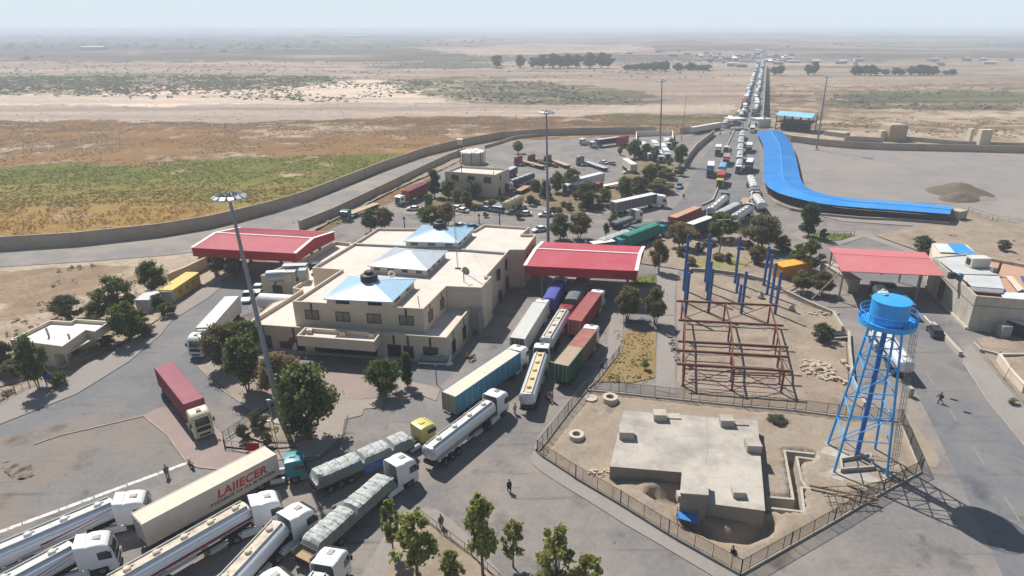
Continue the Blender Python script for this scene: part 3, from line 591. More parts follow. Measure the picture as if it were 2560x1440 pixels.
# east block stands on the ground
EB = [(1116,716),(1203.5,719.5),(1228.5,691.5),(1214.5,690.5),(1273.5,624.5),(1311.5,624.5),(1339.5,586.5),(1300,600),(1200,650)]
po = ccw(GL(EB, 8.28)); MB().prism([(p[0] - O.x, p[1] - O.y) for p in offs(po, .004, True)], -.1, 7.6, bottom=False).build('side_wall', M_CREAM2, hall, fix=False)
ff = Facade(hall, (731,753), (1058,772), 8.3)
for k, (px, py) in enumerate(((780,784),(857,789),(935,794),(1016,798))):
    t = ff.t_of(px, py, 6); ff.window(t, 2.35, 5.2, 6.9)
    if k in (0, 3): ff.spout(t, 6.95, 8.15)
fe = Facade(hall, (1058,772), (1116,715), 8.3)
for px, py in ((1076,786),(1105,758)): t = fe.t_of(px, py, 6); fe.window(t, 1.7, 5.0, 6.9); fe.spout(t, 7.0, 8.0)
fd = Facade(hall, (1116,715), (1204,719), 8.3); fd.box('door', fd.t_of(1126,745,5), 1.2, 3.95, 6.3, M_DFRAME)
fl = Facade(hall, (614,809), (1116,844), 4.6)
for px, wd, z0, z1 in ((672,1.6,.3,2.7),(755,1.3,.3,2.6),(987,2.2,.5,2.7),(1022,1.6,.4,2.6),(1077,2.4,1.0,2.7)):
    t = fl.t_of(px, 880, 1.5); fl.window(t, wd, z0, z1, M_GLASS)
    if px > 900: fl.spout(t, z1 + .05, 4.35)
for px in (660,735): fl.spout(fl.t_of(px,840,4), .3, 4.35)
fl.box('plinth_step', fl.L * .5, fl.L, -.1, .35, M_CONC, .5, .5)
fl.box('notice_panel', fl.t_of(718,868,1.5), 2.3, .6, 1.8, mat('dark_red_panel', (0.17,0.02,0.03), .7, .2, 2), .2)
fl.box('notice_panel', fl.t_of(738,872,1.5), .9, .5, 1.7, M_WHITE, .2)
fl.box('notice_panel', fl.t_of(731,862,2.0), .7, 1.2, 2.6, M_BROWN, .22)
t0 = fl.t_of(790,885,1); t1 = fl.t_of(945,895,1); fl.box('entrance', (t0 + t1) / 2, t1 - t0, .3, 2.9, M_GLASS, .05)  # dark glass doors, flat box also painting the shade of the recess
for k in range(5): fl.box('door_frame', t0 + (t1 - t0) * (k + .5) / 5, .12, .3, 2.9, M_DFRAME, .09)
pc = ccw(GL([(741,839),(935,854),(952,832),(762,818)], 4.75)); pi_ = offs(pc, .25, True); b = MB(); L2 = lambda q, z: [(p[0] - O.x, p[1] - O.y, z) for p in q]
b.v = L2(pc, 2.95) + L2(pc, 4.75) + L2(pi_, 4.75) + L2(pi_, 4.05)
for i in range(4):
    j = (i + 1) % 4
    for k in range(3): b.f.append((k * 4 + i, k * 4 + j, k * 4 + 4 + j, k * 4 + 4 + i)); b.m.append(0)
b.f += [(3, 2, 1, 0), (12, 13, 14, 15)]; b.m += [0, 1]; b.build('entrance_canopy', [M_CREAM2, M_ROOF], hall, fix=False)
for px, py in ((775,832),(858,838),(931,842)):
    p = G(px, py, 4.1) - O; MB().prism([(p.x - .55, p.y - .3), (p.x + .5, p.y - .4), (p.x + .3, p.y + .35), (p.x - .5, p.y + .3)], 4.0, 4.75).build('roof_upstand', M_CREAM, hall)
fs = Facade(hall, (1116,844), (1187,755), 4.6)
for px, py in ((1135,880),(1161,840),(1187,805)):
    t = fs.t_of(px, py, 1.5); fs.window(t, 1.5, .4, 2.7, M_GLASS); fs.spout(t, 2.75, 4.3)
fs.box('plinth_step', fs.L * .5, fs.L + 1, -.1, .25, M_CONC, .5, .5)
fr = Facade(hall, (1204,719), (1274,624), 8.3)
fr.box('grey_door', fr.t_of(1205,775,2), 4.2, .1, 4.6, mat('grey_shutter', (0.22,0.22,0.225), .6, .1, 1), .02)
for px, py, z0, z1, wd in ((1226,718,5.2,6.7,1.1),(1248,684,5.0,7.2,1.3),(1252,726,.2,2.4,1.2),(1266,668,5,7.3,1.0),(1227,762,.3,2.4,1.2),(1268,700,.4,3.4,1.1)):
    fr.window(fr.t_of(px, py, (z0 + z1) / 2), wd, z0, z1, M_GLASS)
fg = Facade(hall, (1312,624), (1340,586), 8.3)
for px in (1318,1326,1333): fg.window(fg.t_of(px, 640 - (px - 1312) * 1.5, 5), 1.0, 3.5, 6.5, M_GLASS)
fw = Facade(hall, (651,688), (767,696), 4.6); fw.window(fw.t_of(694,722,2), 2.0, 1.0, 2.7, M_GLASS); fw.spout(fw.t_of(688,705,3.5), 2.8, 4.4)
def strip(px, zt, name, m, h=.35, th=.4):
    p = [(q[0] - O.x, q[1] - O.y) for q in GL(px, zt)]; wallpath(MB(), p, th, zt - h, zt).build(name, m, hall)
strip([(884,608),(1000,613),(1150,622),(1262,631)], 8.2, 'expansion_joint', M_STEEL, .5, .5)
def skylight(px, ze, rise, mroof, mw, name='skylight', wins=3, tie=0):
    c = ccw(GL(px, ze)); q = [(p[0] - O.x, p[1] - O.y) for p in c]; i_ = offs(q, .35, True)
    w_ = MB().prism(i_, 7.6, ze - .08, bottom=False).build(name + '_wall', mw, hall, fix=False)
    cx = sum(p[0] for p in q) / 4; cy = sum(p[1] for p in q) / 4; r = MB(); top = ze + rise; s = .10
    ap = [(cx + (p[0] - cx) * s, cy + (p[1] - cy) * s, top) for p in q]
    r.v = [(*p, ze - .16) for p in q] + [(*p, ze) for p in q] + ap
    for i in range(4):
        j = (i + 1) % 4; r.f += [(i, j, 4 + j, 4 + i), (4 + i, 4 + j, 8 + j, 8 + i)]; r.m += [0, 0]
    r.f += [(8, 9, 10, 11), (3, 2, 1, 0)]; r.m += [0, 0]; ro = r.build(name + '_roof', mroof, hall, fix=False)
    hp = MB(); rb = MB()
    for i in range(4):
        a = Vector(r.v[4 + i]); hp.bar(a + Vector((0, 0, .03)), Vector(ap[i]) + Vector((0, 0, .03)), .22, .06)
        b_ = Vector(r.v[4 + (i + 1) % 4]); u = Vector(ap[i]); v = Vector(ap[(i + 1) % 4]); n = int((b_ - a).length / .42)
        for k in range(1, n):
            f = k / n; p = a + (b_ - a) * f; d0 = u + (v - u) * min(max((f - .5) / s + .5, 0), 1) if s > .01 else u
            g = min(f, 1 - f) * 2; e = (a + (u - a) * g if f < .5 else b_ + (v - b_) * g) if g < 1 - s else u + (v - u) * min(max((f - .45) / .1, 0), 1)
            e = a.lerp(u, f * 2 / (1 - s) * 1.0) if f < .5 * (1 - s) else (b_.lerp(v, (1 - f) * 2 / (1 - s)) if f > 1 - .5 * (1 - s) else u.lerp(v, (f - .45) / .1))
            rb.bar(p + Vector((0, 0, .02)), e + Vector((0, 0, .02)), .07, .05)
    hp.build('hip_flashing', mat('pale_flashing', (0.66,0.71,0.75), .5, .05, 1), ro, fix=False); rb.build('standing_seam', mroof, ro, fix=False)
    for i in range(4):
        a = Vector((*i_[i], 0)); b_ = Vector((*i_[(i + 1) % 4], 0)); d = (b_ - a); n = Vector((d.y, -d.x, 0)).normalized()
        if n.y > .2 or n.x < -.5: continue
        for k in range(wins):
            p = a + d * ((k + .5) / wins) + n * .03; MB().box((p.x, p.y, ze - .62), (d.length / wins * .42, .1, .55), math.atan2(d.y, d.x)).build('skylight_window', M_GLASS, w_)
    return Vector((cx, cy, top))
M_LANT = mat('lantern_wall', (0.46,0.44,0.40), .85, .1, .6, world=True)
s1 = skylight([(808,747),(980,755),(1041,697),(875,688)], 9.35, 1.35, M_BLUER, M_CREAM, wins=2)
s2 = skylight([(918,664),(1067,676),(1119,627),(985,619)], 9.2, 1.5, M_SILR, M_LANT, wins=4)
s3 = skylight([(1008,603),(1146,607),(1185,570),(1055,564)], 9.4, 1.4, M_BLUER, M_LANT, wins=3)
def roof_tank(p, label):
    t = thing('water_tank', label, 'water tank', p)
    MB().lathe([(1.35,-.15),(1.45,.05),(1.42,.25),(1.45,.45),(1.42,.65),(1.45,.9),(1.3,1.12),(.75,1.28)], n=24).build('tank_body', M_BLACK, t, smooth=True)
    MB().lathe([(.72,1.25),(.74,1.3),(.74,1.62),(.62,1.72)], n=20).build('lid', M_BLACK, t, smooth=True); return t
roof_tank(O + s1 + Vector((-.2,.4,-.1)), 'black round plastic water tank on the front blue skylight roof')
roof_tank(O + s3 + Vector((0,.6,-.1)), 'black round plastic water tank on the rear blue skylight roof')
tyre = thing('tyre', 'white painted tyre lying at the edge of the silver skylight', 'tyre', G(979,685,8.6))
b = MB(); n = 20
b.loft([[(math.cos(a) * (.5 + .2 * math.cos(q)), .2 * math.sin(q) * .8, math.sin(a) * (.5 + .2 * math.cos(q))) for q in [2 * PI * k / 8 for k in range(8)]] for a in [2 * PI * i / n for i in range(n + 1)]], cap=False); b.build('tyre_ring', M_WHITE, tyre, smooth=True)
# aerial mast, dish and rods on the hall roof
ant = thing('aerial_mast', 'tall thin lattice aerial mast standing on the hall roof', 'aerial mast', G(1145,671,7.8))
Hm = 15.0; b = MB(); tri = [(.16 * math.cos(a), .16 * math.sin(a)) for a in (0.3, 2.4, 4.5)]
for x, y in tri: b.tube((x, y, 0), (x - .35, y, Hm), .028, n=5)
for k in range(24):
    for i in range(3):
        a = tri[i]; c = tri[(i + 1) % 3]; z0 = Hm * k / 24; z1 = Hm * (k + 1) / 24; b.tube((a[0] - .35 * z0 / Hm, a[1], z0), (c[0] - .35 * z1 / Hm, c[1], z1), .014, n=4, cap=False)
b.build('lattice', M_STEEL, ant, fix=False)
b = MB()
for e in ((-6.5,-1.0,0),(5.5,-3.0,0),(1,6,0)): b.tube((-.2,0,Hm * .62), e, .015, n=4)
b.build('guy_wire', M_STEEL, ant, fix=False); MB().box((0,0,.05), (1.1,.5,.1)).build('foot', M_DARKM, ant)
dish = thing('satellite_dish', 'dusty round satellite dish on a post on the hall roof', 'satellite dish', G(1160,704,7.8))
b = MB(); rr = [[(r * math.cos(a), r * math.sin(a), .35 * r * r) for a in [2 * PI * i / 20 for i in range(20)]] for r in (.04, .3, .55, .8)]
b.loft(rr, cap=False); b.tube((0,0,0), (0,0,.9), .03, n=5); d_ = b.build('reflector', mat('dusty_white', (0.4,0.35,0.29), .8, .15, 1), dish, smooth=True); d_.location = (.3,-.1,2.0); d_.rotation_euler = (.9,.2,.7)
MB().tube((0,0,0), (0,0,2.0), .08).build('post', M_RUST, dish)
for px, py, h, lab in ((1049,771,2.2,'thin grey rod standing on the front parapet of the hall roof'),):
    MB().tube((0,0,0), (-.15,0,h), .06).build('rod', M_DARKM, thing('roof_rod', lab, 'rod', G(px,py,7.8)))
# plant on the left wing roof
u = thing('air_unit', 'big grey air handling unit with round duct on the left wing of the hall', 'air conditioner', G(712,706,4.0))
MB().tube((-3.3,.2,1.2), (.2,.6,1.3), 1.15, n=20).build('duct', M_STEEL, u, smooth=True)
MB().box((1.2,.6,1.2), (2.2,2.2,2.3), .1).build('casing', M_STEEL, u, bevel=.05); MB().box((3.6,.8,1.35), (1.5,1.9,2.5), .1).build('fan_box', M_STEEL, u, bevel=.05)
MB().box((1.0,-.62,1.2), (1.5,.1,1.7), .1).build('service_panel', M_CONC, u); MB().box((1.6,2.2,2.9), (4.6,1.7,.1), .1).build('cover_sheet', M_STEEL, u)
tk = thing('water_trough', 'long black water trough tank on the low roof beside the upper storey', 'water tank', G(808,672,4.7))
MB().box((0,0,.65), (5.0,1.5,1.3), -.05).build('tank_body', M_BLACK, tk, bevel=.12)
for x in (-2.4,2.4): MB().box((x,0,.7), (.3,1.7,1.6), -.05).build('end_collar', M_BLACK, tk, bevel=.05)
ft = thing('fuel_tank', 'white horizontal cylinder fuel tank beside the left wing of the hall', 'fuel tank', G(690,785,0))
a = G(652,752,1.7) - ft.location; c = G(742,757,1.7) - ft.location; a.z = c.z = 1.75; d = (c - a).normalized()
b = MB(); b.loft([[ (a + d * s + (Vector((-d.y, d.x, 0)) * math.cos(q) + Vector((0, 0, 1)) * math.sin(q)) * r) for q in [2 * PI * i / 24 for i in range(24)]] for s, r in ((-.35,.5),(-.18,1.1),(0,1.45),((c - a).length,1.45),((c - a).length + .3,.6))])
b.build('tank_body', mat('white_tank_paint', (0.66,0.64,0.62), .5, .06, .6, dirt=(0.5,0.47,0.43), dirt_amt=.5, dscale=.5), ft, smooth=True)
for k in (.2,.75): p = a.lerp(c, k); MB().box((p.x,p.y,.3), (.5,2.2,.8), math.atan2(d.y,d.x)).build('saddle', M_CONC, ft)
p = GL([(628,800),(664,755),(712,760),(690,772)], 3.0)
sh = thing('lean_to', 'low cream flat roofed lean-to beside the white fuel tank', 'building', Vector((*p[0],0))); shell(sh, [(631,797),(683,756),(745,735),(745,745),(640,806)], 3.0, 2.9, th=.1, mr=M_ROOF)
ch = thing('chiller_unit', 'grey chiller trough with white pipes at the front corner of the hall', 'air conditioner', G(1088,908,0))
MB().box((-.2,.6,.7), (4.2,1.7,1.2), -.12).build('casing', M_STEEL, ch, bevel=.05); MB().lathe([(.45,1.3),(.45,1.42),(.3,1.42)], (.4,.45,0)).build('fan_ring', M_WHITE, ch)
b = MB(); b.tube((-2.6,-.6,.35), (2.3,-1.0,.3), .13); b.tube((2.3,-1.0,.3), (2.5,.4,1.1), .16); b.tube((2.0,-1.2,.4), (2.9,-.8,.4), .3); b.build('pipe', M_WHITE, ch, smooth=True)
for x in (-1.8,1.5): MB().box((x,.6,.1), (.3,1.5,.3), -.12).build('foot', M_CONC, ch)

# ---- canopies
def canopy(label, F0, F1, f0, f1, R0, R1, B0, B1, ze, zr, zf, cols, name='truck_canopy'):
    fl_, fr_ = G(*F0, ze), G(*F1, ze); rl, rr_ = G(*R0, zr), G(*R1, zr); bl, br_ = G(*B0, ze), G(*B1, ze); o = (fl_ + fr_ + bl + br_) / 4; o.z = 0
    t = thing(name, label, 'canopy', o); P = [q - o for q in (fl_, fr_, rl, rr_, bl, br_)]
    b = MB(); b.add(P + [q - Vector((0, 0, .15)) for q in P], [(0,1,3,2),(2,3,5,4),(6,8,9,7),(8,10,11,9),(0,6,7,1),(5,11,10,4),(0,2,8,6),(2,4,10,8),(1,7,9,3),(3,9,11,5)])
    ro = b.build('roof', M_REDR, t); rb = MB()
    for a, c, d, e in ((0,1,2,3),(2,3,4,5)):
        n = int((P[1] - P[0]).length / .45)
        for k in range(1, n): rb.bar(P[a].lerp(P[c], k / n) + Vector((0,0,.03)), P[d].lerp(P[e], k / n) + Vector((0,0,.03)), .16, .07)
    rb.build('roof_rib', M_REDR, ro, fix=False)
    fa = MB()
    for a, c in ((0,1),(1,3),(3,5),(5,4),(4,2),(2,0)):
        p, q = P[a], P[c]; d = (q - p); n = Vector((d.y, -d.x, 0)).normalized() * .1; ho = lambda v: Vector((v.x, v.y, zf))
        fa.add([p + n + Vector((0,0,.05)), q + n + Vector((0,0,.05)), ho(q) + n, ho(p) + n, p - n * .2, q - n * .2, ho(q) - n * .2, ho(p) - n * .2], [(0,1,2,3),(7,6,5,4),(4,5,1,0),(3,2,6,7),(1,5,6,2),(0,3,7,4)])
    fa.build('fascia', M_REDF, t)
    tr = MB(); Z = Vector((0,0,.1))
    for a, c, wd in ((0,2,.7),(2,4,.7),(1,3,.7),(3,5,.7),(2,3,.45)): tr.bar(P[a] + Z, P[c] + Z, wd, .09)
    tr.build('white_flashing', M_WHITE, t, fix=False)
    for u_, v_ in cols:
        p = P[0].lerp(P[1], u_).lerp(P[4].lerp(P[5], u_), v_); MB().box((p.x, p.y, ze / 2 - .1), (.5,.5,ze - .2)).build('column', M_CONCD, t)
    return t
canopy('left red truck canopy beside the dirt road', (480,620), (737,634), (486,640), (711,651), (539,582), (782,596), (603,569), (834,580), 7.1, 8.0, 5.3, [(.12,.12),(.45,.1),(.95,.5),(.12,.85),(.45,.85),(.85,.95)])
canopy('middle red truck canopy over the queue at the right side of the customs hall', (1312,665), (1591,678), (1313,685), (1589,700), (1339,622), (1600,635), (1357,605), (1609,617), 7.1, 8.0, 5.3, [(.14,.1),(.2,.9),(.92,.12),(.92,.88)])
# pink open roof on the right
P3 = [G(2103,678,6.4), G(2363,690,6.4), G(2083,634,7.0), G(2326,647,7.0), G(2072,619,6.6), G(2314,631,6.6)]; o = (P3[0] + P3[1] + P3[4] + P3[5]) / 4; o.z = 0
t = thing('truck_canopy', 'faded pink sheet canopy over the right hand road', 'canopy', o); P3 = [q - o for q in P3]
b = MB(); b.add(P3 + [q - Vector((0,0,.12)) for q in P3], [(0,1,3,2),(2,3,5,4),(6,8,9,7),(8,10,11,9),(0,6,7,1),(5,11,10,4),(0,2,8,6),(2,4,10,8),(1,7,9,3),(3,9,11,5)]); ro = b.build('roof', M_PINKR, t); rb = MB()
for a, c, d, e in ((0,1,2,3),(2,3,4,5)):
    for k in range(1, 60): rb.bar(P3[a].lerp(P3[c], k / 60) + Vector((0,0,.03)), P3[d].lerp(P3[e], k / 60) + Vector((0,0,.03)), .14, .06)
rb.bar(P3[2] + Vector((0,0,.05)), P3[3] + Vector((0,0,.05)), .3, .06); rb.build('roof_rib', M_PINKR, ro, fix=False)
for u_, v_ in ((.03,.03),(.03,.93),(.78,.05),(.9,.5),(.78,.93)):
    p = P3[0].lerp(P3[1], u_).lerp(P3[4].lerp(P3[5], u_), v_); MB().box((p.x,p.y,3.1), (.3,.3,6.2)).build('column', M_CONCD, t)
b = MB()
for u_ in (.03,.4,.78): b.bar(P3[0].lerp(P3[1], u_) - Vector((0,0,.35)), P3[4].lerp(P3[5], u_) - Vector((0,0,.35)), .15, .3)
b.build('rafter', M_STEEL, t)
p = P3[0]; q = P3[4]; MB().bar(p.lerp(q,.06) - Vector((0,0,.6)), p.lerp(q,.06) + Vector((-6,-3,-5.0)), .15, .2).build('stay', M_WOOD, t); MB().bar(p.lerp(q,.5) - Vector((0,0,.8)), p.lerp(q,.5) + Vector((-6,-2.5,-5.0)), .15, .2).build('stay', M_WOOD, t)
bx = thing('kiosk', 'long concrete checking kiosk under the left edge of the pink canopy', 'kiosk', G(2118,728,0)); MB().box((0,4.5,1.4), (2.3,11,2.8), .12).build('wall', M_CONC, bx); MB().box((0,4.5,2.9), (2.6,11.4,.2), .12).build('roof', M_CONC, bx); MB().box((1.2,2.5,1.8), (.1,1.2,1.0), .12).build('window', M_GLASS, bx)
# ---- right hand building with clutter on the roof
ob = G(2441,740,6.6); ob.z = 0
rbd = thing('warehouse', 'stained grey concrete building with patched metal roof at the right edge', 'building', ob)
M_STAIN = mat('stained_concrete', (0.46,0.41,0.34), .95, .12, .3, dirt=(0.27,0.235,0.2), dirt_amt=.8, dscale=.35, world=True, stretch=(1,1,.35))
shell(rbd, [(2441,740),(2332,643),(2420,634),(2560,660),(2900,700),(2900,775)], 6.6, 6.0, mw=M_STAIN, mr=mat('brick_roof', (0.42,0.25,0.17), .95, .12, .6, world=True))
fx = Facade(rbd, (2332,643), (2441,740), 6.6)
for px, py, wd, z1 in ((2392,760,1.6,3.6),(2408,778,.9,3.3)): fx.box('door', fx.t_of(px, py, 1.6), wd, .1, z1, M_CONC, .03)
fx.box('door', fx.t_of(2356,715,2), 2.6, .1, 4.2, M_BROWN, .02); fx.box('pipe_run', fx.L / 2, fx.L, 4.7, 4.85, M_CONCD, .08); fx.box('plinth_step', fx.L / 2, fx.L, -.1, .5, M_STAIN, .35, .35)
fy = Facade(rbd, (2441,740), (2900,775), 6.6); fy.box('pipe_run', fy.L / 2, fy.L, 4.75, 4.87, M_CONCD, .06); fy.box('plinth_step', fy.L / 2, fy.L, -.1, .5, M_STAIN, .25, .25)
def roofsheet(px, z, m, name='roof_sheet', th=.1, par=rbd, dz=0):
    q = GL(px, z); MB().prism([(p[0] - par.location.x, p[1] - par.location.y) for p in q], z - th, z).build(name, m, par)
M_GSH = mat('grey_roof_sheet', (0.46,0.47,0.46), .6, .1, .5, dirt=(0.36,0.34,0.31), dirt_amt=.6, dscale=.3, world=True)
roofsheet([(2340,645),(2412,640),(2470,655),(2495,687),(2390,684)], 6.75, M_GSH); roofsheet([(2394,686),(2498,690),(2512,722),(2430,716)], 6.6, M_GSH); roofsheet([(2500,730),(2640,735),(2640,752),(2508,745)], 6.4, M_SILR)
roofsheet([(2426,717),(2512,724),(2506,732),(2432,726)], 6.7, M_STEEL); roofsheet([(2515,690),(2530,690),(2560,722),(2545,728)], 6.7, M_CREAM2, 'parapet_strip')
roofsheet([(2550,690),(2640,690),(2640,725),(2572,722)], 6.5, mat('blue_tarpaulin', (0.03,0.10,0.3), .8, .25, 2, world=True), 'tarpaulin')
hu = thing('air_unit', 'white box shaped cooling unit standing on the grey roof sheets', 'air conditioner', G(2446,668,6.8)); MB().box((0,.6,1.0), (3.6,2.2,1.9)).build('casing', mat('off_white_metal', (0.55,0.52,0.46), .7, .08, 1), hu, bevel=.06); MB().box((-1.81,.6,1.0), (.06,1.3,1.2)).build('grille', M_DARKM, hu)
hu = thing('water_tank', 'small teal plastic tank on the parapet of the grey building', 'water tank', G(2398,700,6.7)); MB().lathe([(.5,0),(.55,.3),(.55,1.1),(.3,1.3)], n=14).build('tank_body', mat('teal_plastic', (0.03,0.13,0.2), .6, .2, 2), hu, smooth=True); MB().box((-1.2,.5,.7), (1.2,.8,1.1)).build('motor_box', M_DARKM, hu)
hu = thing('roof_vent', 'rusty vent pipe standing on the grey building roof', 'vent pipe', G(2494,683,6.5)); MB().tube((0,0,0), (.1,0,2.3), .22).build('pipe', M_RUST, hu); MB().box((-.9,0,.6), (.8,.8,1.1)).build('box', M_CONCD, hu)
bk = thing('shed', 'white and blue roofed shed behind the grey building', 'shed', G(2345,642,0)); o = bk.location
bq = lambda px, z: [(p[0] - o.x, p[1] - o.y) for p in GL(px, z)]
MB().prism(bq([(2332,646),(2455,650),(2420,611),(2330,608)], 5.2), 0, 5.1).build('wall', M_CREAM2, bk); MB().prism(bq([(2350,630),(2388,632),(2368,610),(2332,608)], 5.4), 5.3, 5.45).build('roof', M_SILR, bk); MB().prism(bq([(2390,633),(2446,639),(2410,611),(2370,609)], 5.6), 5.4, 5.6).build('roof', M_BLUEC, bk)
wall_thing('low_wall', 'low dark wall on the rough ground behind the grey building', [(2445,662),(2480,664),(2520,668)], 1.4, m=M_CONCD)
yd = thing('water_tank', 'grey metal water tank on a stand beside the grey building', 'water tank', G(2508,845,0)); MB().box((0,.3,1.3), (1.7,1.6,2.2)).build('tank_body', M_STEEL, yd, bevel=.1)
for x in (-.7,.7): MB().box((x,.3,.15), (.2,1.4,.3)).build('foot', M_CONC, yd)
sb = thing('cabin', 'grey portable cabin with white window panels at the right edge', 'cabin', G(2545,852,0)); MB().box((3.0,.5,1.3), (3.4,9,2.6), .55).build('wall', M_DARKM, sb); MB().box((3.0,.5,2.68), (3.8,9.3,.14), .55).build('roof', M_GSH, sb)
for k in range(3): p = Matrix.Rotation(.55,3,'Z') @ Vector((-1.73,-2.9 + 1.5 * k,0)); MB().box((3.0 + p.x,.5 + p.y,1.5), (.1,1.1,1.3), .55).build('window', M_WHITE, sb)

# ---- booth at the left
bo = thing('guard_house', 'small cream guard house with zigzag parapet and porch beside the left road', 'building', G(150,880,0))
BO = [(24,849),(156,866),(214,825),(237,829),(275,803),(188,797),(177,803),(125,800)]
shell(bo, BO, 4.1, 3.5, 2.6, mw=M_CREAM2, mr=mat('white_roof', (0.68,0.645,0.6), .9, .06, .6, world=True), nwall='parapet')
MB().prism([(p[0] - bo.location.x, p[1] - bo.location.y) for p in GL([(24,849),(156,866),(275,803),(188,797),(177,803),(125,800)], 4.1)], 2.55, 2.7).build('soffit', M_CREAM2, bo)
MB().prism([(p[0] - bo.location.x, p[1] - bo.location.y) for p in GL([(26,850),(126,862),(190,822),(232,806),(188,798),(177,804),(125,801)], 4.1)], -.1, 2.6).build('wall', M_CREAM2, bo)
fb = Facade(bo, (126,862), (190,822), 4.1)
fb.box('door', fb.t_of(208,875,1.3) if fb.t_of(208,875,1.3) < fb.L - .8 else fb.L - 1.6, 1.6, .2, 2.3, M_DFRAME); fb.box('door', fb.L - .5, .9, .2, 2.3, mat('grey_door_leaf', (0.25,0.22,0.19), .7, .1, 1)); fb.box('plinth_step', fb.L / 2, fb.L, -.1, .3, M_CONC, 1.1, 1.1)
for px, py in ((171,910),(262,862)): p = G(px, py, 0) - bo.location; MB().tube((p.x, p.y, -.1), (p.x, p.y, 2.6), .2, n=12).build('column', M_CREAM, bo)
for px, py, z in ((123,842,3.5),(174,845,3.5)): p = G(px, py, z) - bo.location; MB().tube((p.x, p.y, 3.5), (p.x - .1, p.y, 5.1 if px < 150 else 4.3), .17).build('flue', M_CONC, bo)
sg = thing('sign_board', 'small blue and yellow sign board on two posts by the guard house', 'sign', G(128,965,0))
for x in (-.6,.6): MB().box((x,0,.9), (.12,.12,2.0)).build('post', M_BLUEP, sg)
MB().box((0,-.05,1.7), (1.5,.1,1.1)).build('panel', mat('sign_blue', (0.02,0.09,0.35), .6, .2, 2), sg); MB().box((.1,-.12,1.0), (.9,.06,.5)).build('lower_panel', mat('sign_yellow', (0.4,0.3,0.04), .6, .2, 2), sg)
# ---- yellow and white cabins at the roadside
M_YELC = mat('yellow_cabin_paint', (0.50,0.35,0.085), .8, .12, .8, dirt=(0.35,0.26,0.12), dirt_amt=.5, dscale=.5)
def cabin(label, fl_, fr_, h, dep, mw, mr, win=(), name='cabin'):
    a = G(*fl_); b_ = G(*fr_); d = b_ - a; L_ = d.length; rz = math.atan2(d.y, d.x); t = thing(name, label, 'cabin', a, rz)
    MB().box((L_ / 2, dep / 2, h / 2), (L_, dep, h)).build('wall', mw, t); MB().box((L_ / 2, dep / 2, h + .08), (L_ + .25, dep + .25, .16)).build('roof', mr, t)
    for u_, wd, z0, z1, m in win: MB().box((L_ * u_, -.02, (z0 + z1) / 2), (wd, .1, z1 - z0)).build('window', m, t)
    return t
M_DYEL = mat('dark_yellow', (0.30,0.2,0.03), .8, .2, 1)
cabin('long yellow roadside cabin with dark yellow shutters', (437,756), (503,710), 2.5, 2.7, M_YELC, mat('yellow_roof', (0.56,0.43,0.14), .8, .08, 1), [(.25,1.0,.9,1.8,M_DYEL),(.5,1.0,.9,1.8,M_DYEL),(.72,1.0,.9,1.8,M_DYEL)])
cabin('pale grey cabin with yellow lid standing against the long yellow cabin', (436,757), (460,737), 2.3, 2.4, mat('pale_grey_cabin', (0.42,0.46,0.44), .8, .12, 1), mat('yellow_roof', (0.56,0.43,0.14)))
cabin('small white cabin with one window below the yellow cabins', (378,779), (409,756), 2.3, 2.6, mat('white_cabin', (0.54,0.53,0.5), .8, .08, 1, dirt=(0.42,0.4,0.37), dirt_amt=.5, dscale=.6), M_GSH, [(.35,.9,1.1,1.8,M_CURT),(.85,.7,.1,1.9,M_WHITE)])
t = cabin('bright orange container among the bushes behind the blue columns', (1929,690), (1953,701), 2.9, 8.5, mat('orange_paint', (0.50,0.21,0.02), .7, .12, 1), mat('orange_roof', (0.62,0.31,0.03), .7, .08, 1), name='container')
# ---- two storey house by the truck park
hs = thing('police_house', 'two storey cream house with roof terrace beside the truck park', 'building', G(1190,470,0))
shell(hs, [(1112,428),(1238,437),(1273,421),(1150,414)], 7.6, 6.9, mw=M_CREAM2)
shell(hs, [(1113,442.5),(1229,457.5),(1246,454.5),(1238,440),(1115,431)], 4.3, 3.8, mw=M_CREAM2, nwall='lower_wall', nroof='terrace')
fh = Facade(hs, (1112,428), (1238,437), 7.6)
for px in (1138,1178,1219): fh.window(fh.t_of(px,447,5.6), 2.4, 4.7, 6.6, M_GLASS); fh.box('wall_lamp', fh.t_of(px - 3,438,6.9), .4, 6.7, 7.1, M_BROWN)
fk = Facade(hs, (1238,437), (1273,421), 7.6)
for px, z0, z1 in ((1249,.3,3.0),(1265,.3,3.2)): fk.window(fk.t_of(px,475,1.6), 1.3, z0, z1, M_GLASS)
fk.window(fk.t_of(1251,446,5.6), .5, 5, 6.8, M_GLASS); fj = Facade(hs, (1229,457.5), (1246,454.5), 4.3); fj.box('door', fj.L * .2, 1.2, .1, 2.6, M_DFRAME)
fm = Facade(hs, (1113,442.5), (1229,457.5), 4.3); fm.window(fm.L * .27, 1.2, 1.6, 2.6, M_GLASS)
fm.box('mural', fm.L * .93, 2.4, .5, 2.5, mat('faded_red_emblem', (0.5,0.2,0.16), .9, .2, 1), .03)
for px, py in ((1154,436),(1234,440)): p = G(px, py, 6.9) - hs.location; MB().tube((p.x,p.y,6.9), (p.x,p.y,10.6 if px < 1200 else 8.4), .12).build('aerial_pole', M_DARKM, hs)
rt = thing('round_tank', 'round white walled tank with torn white cover behind the two storey house', 'storage tank', G(1182,408,0))
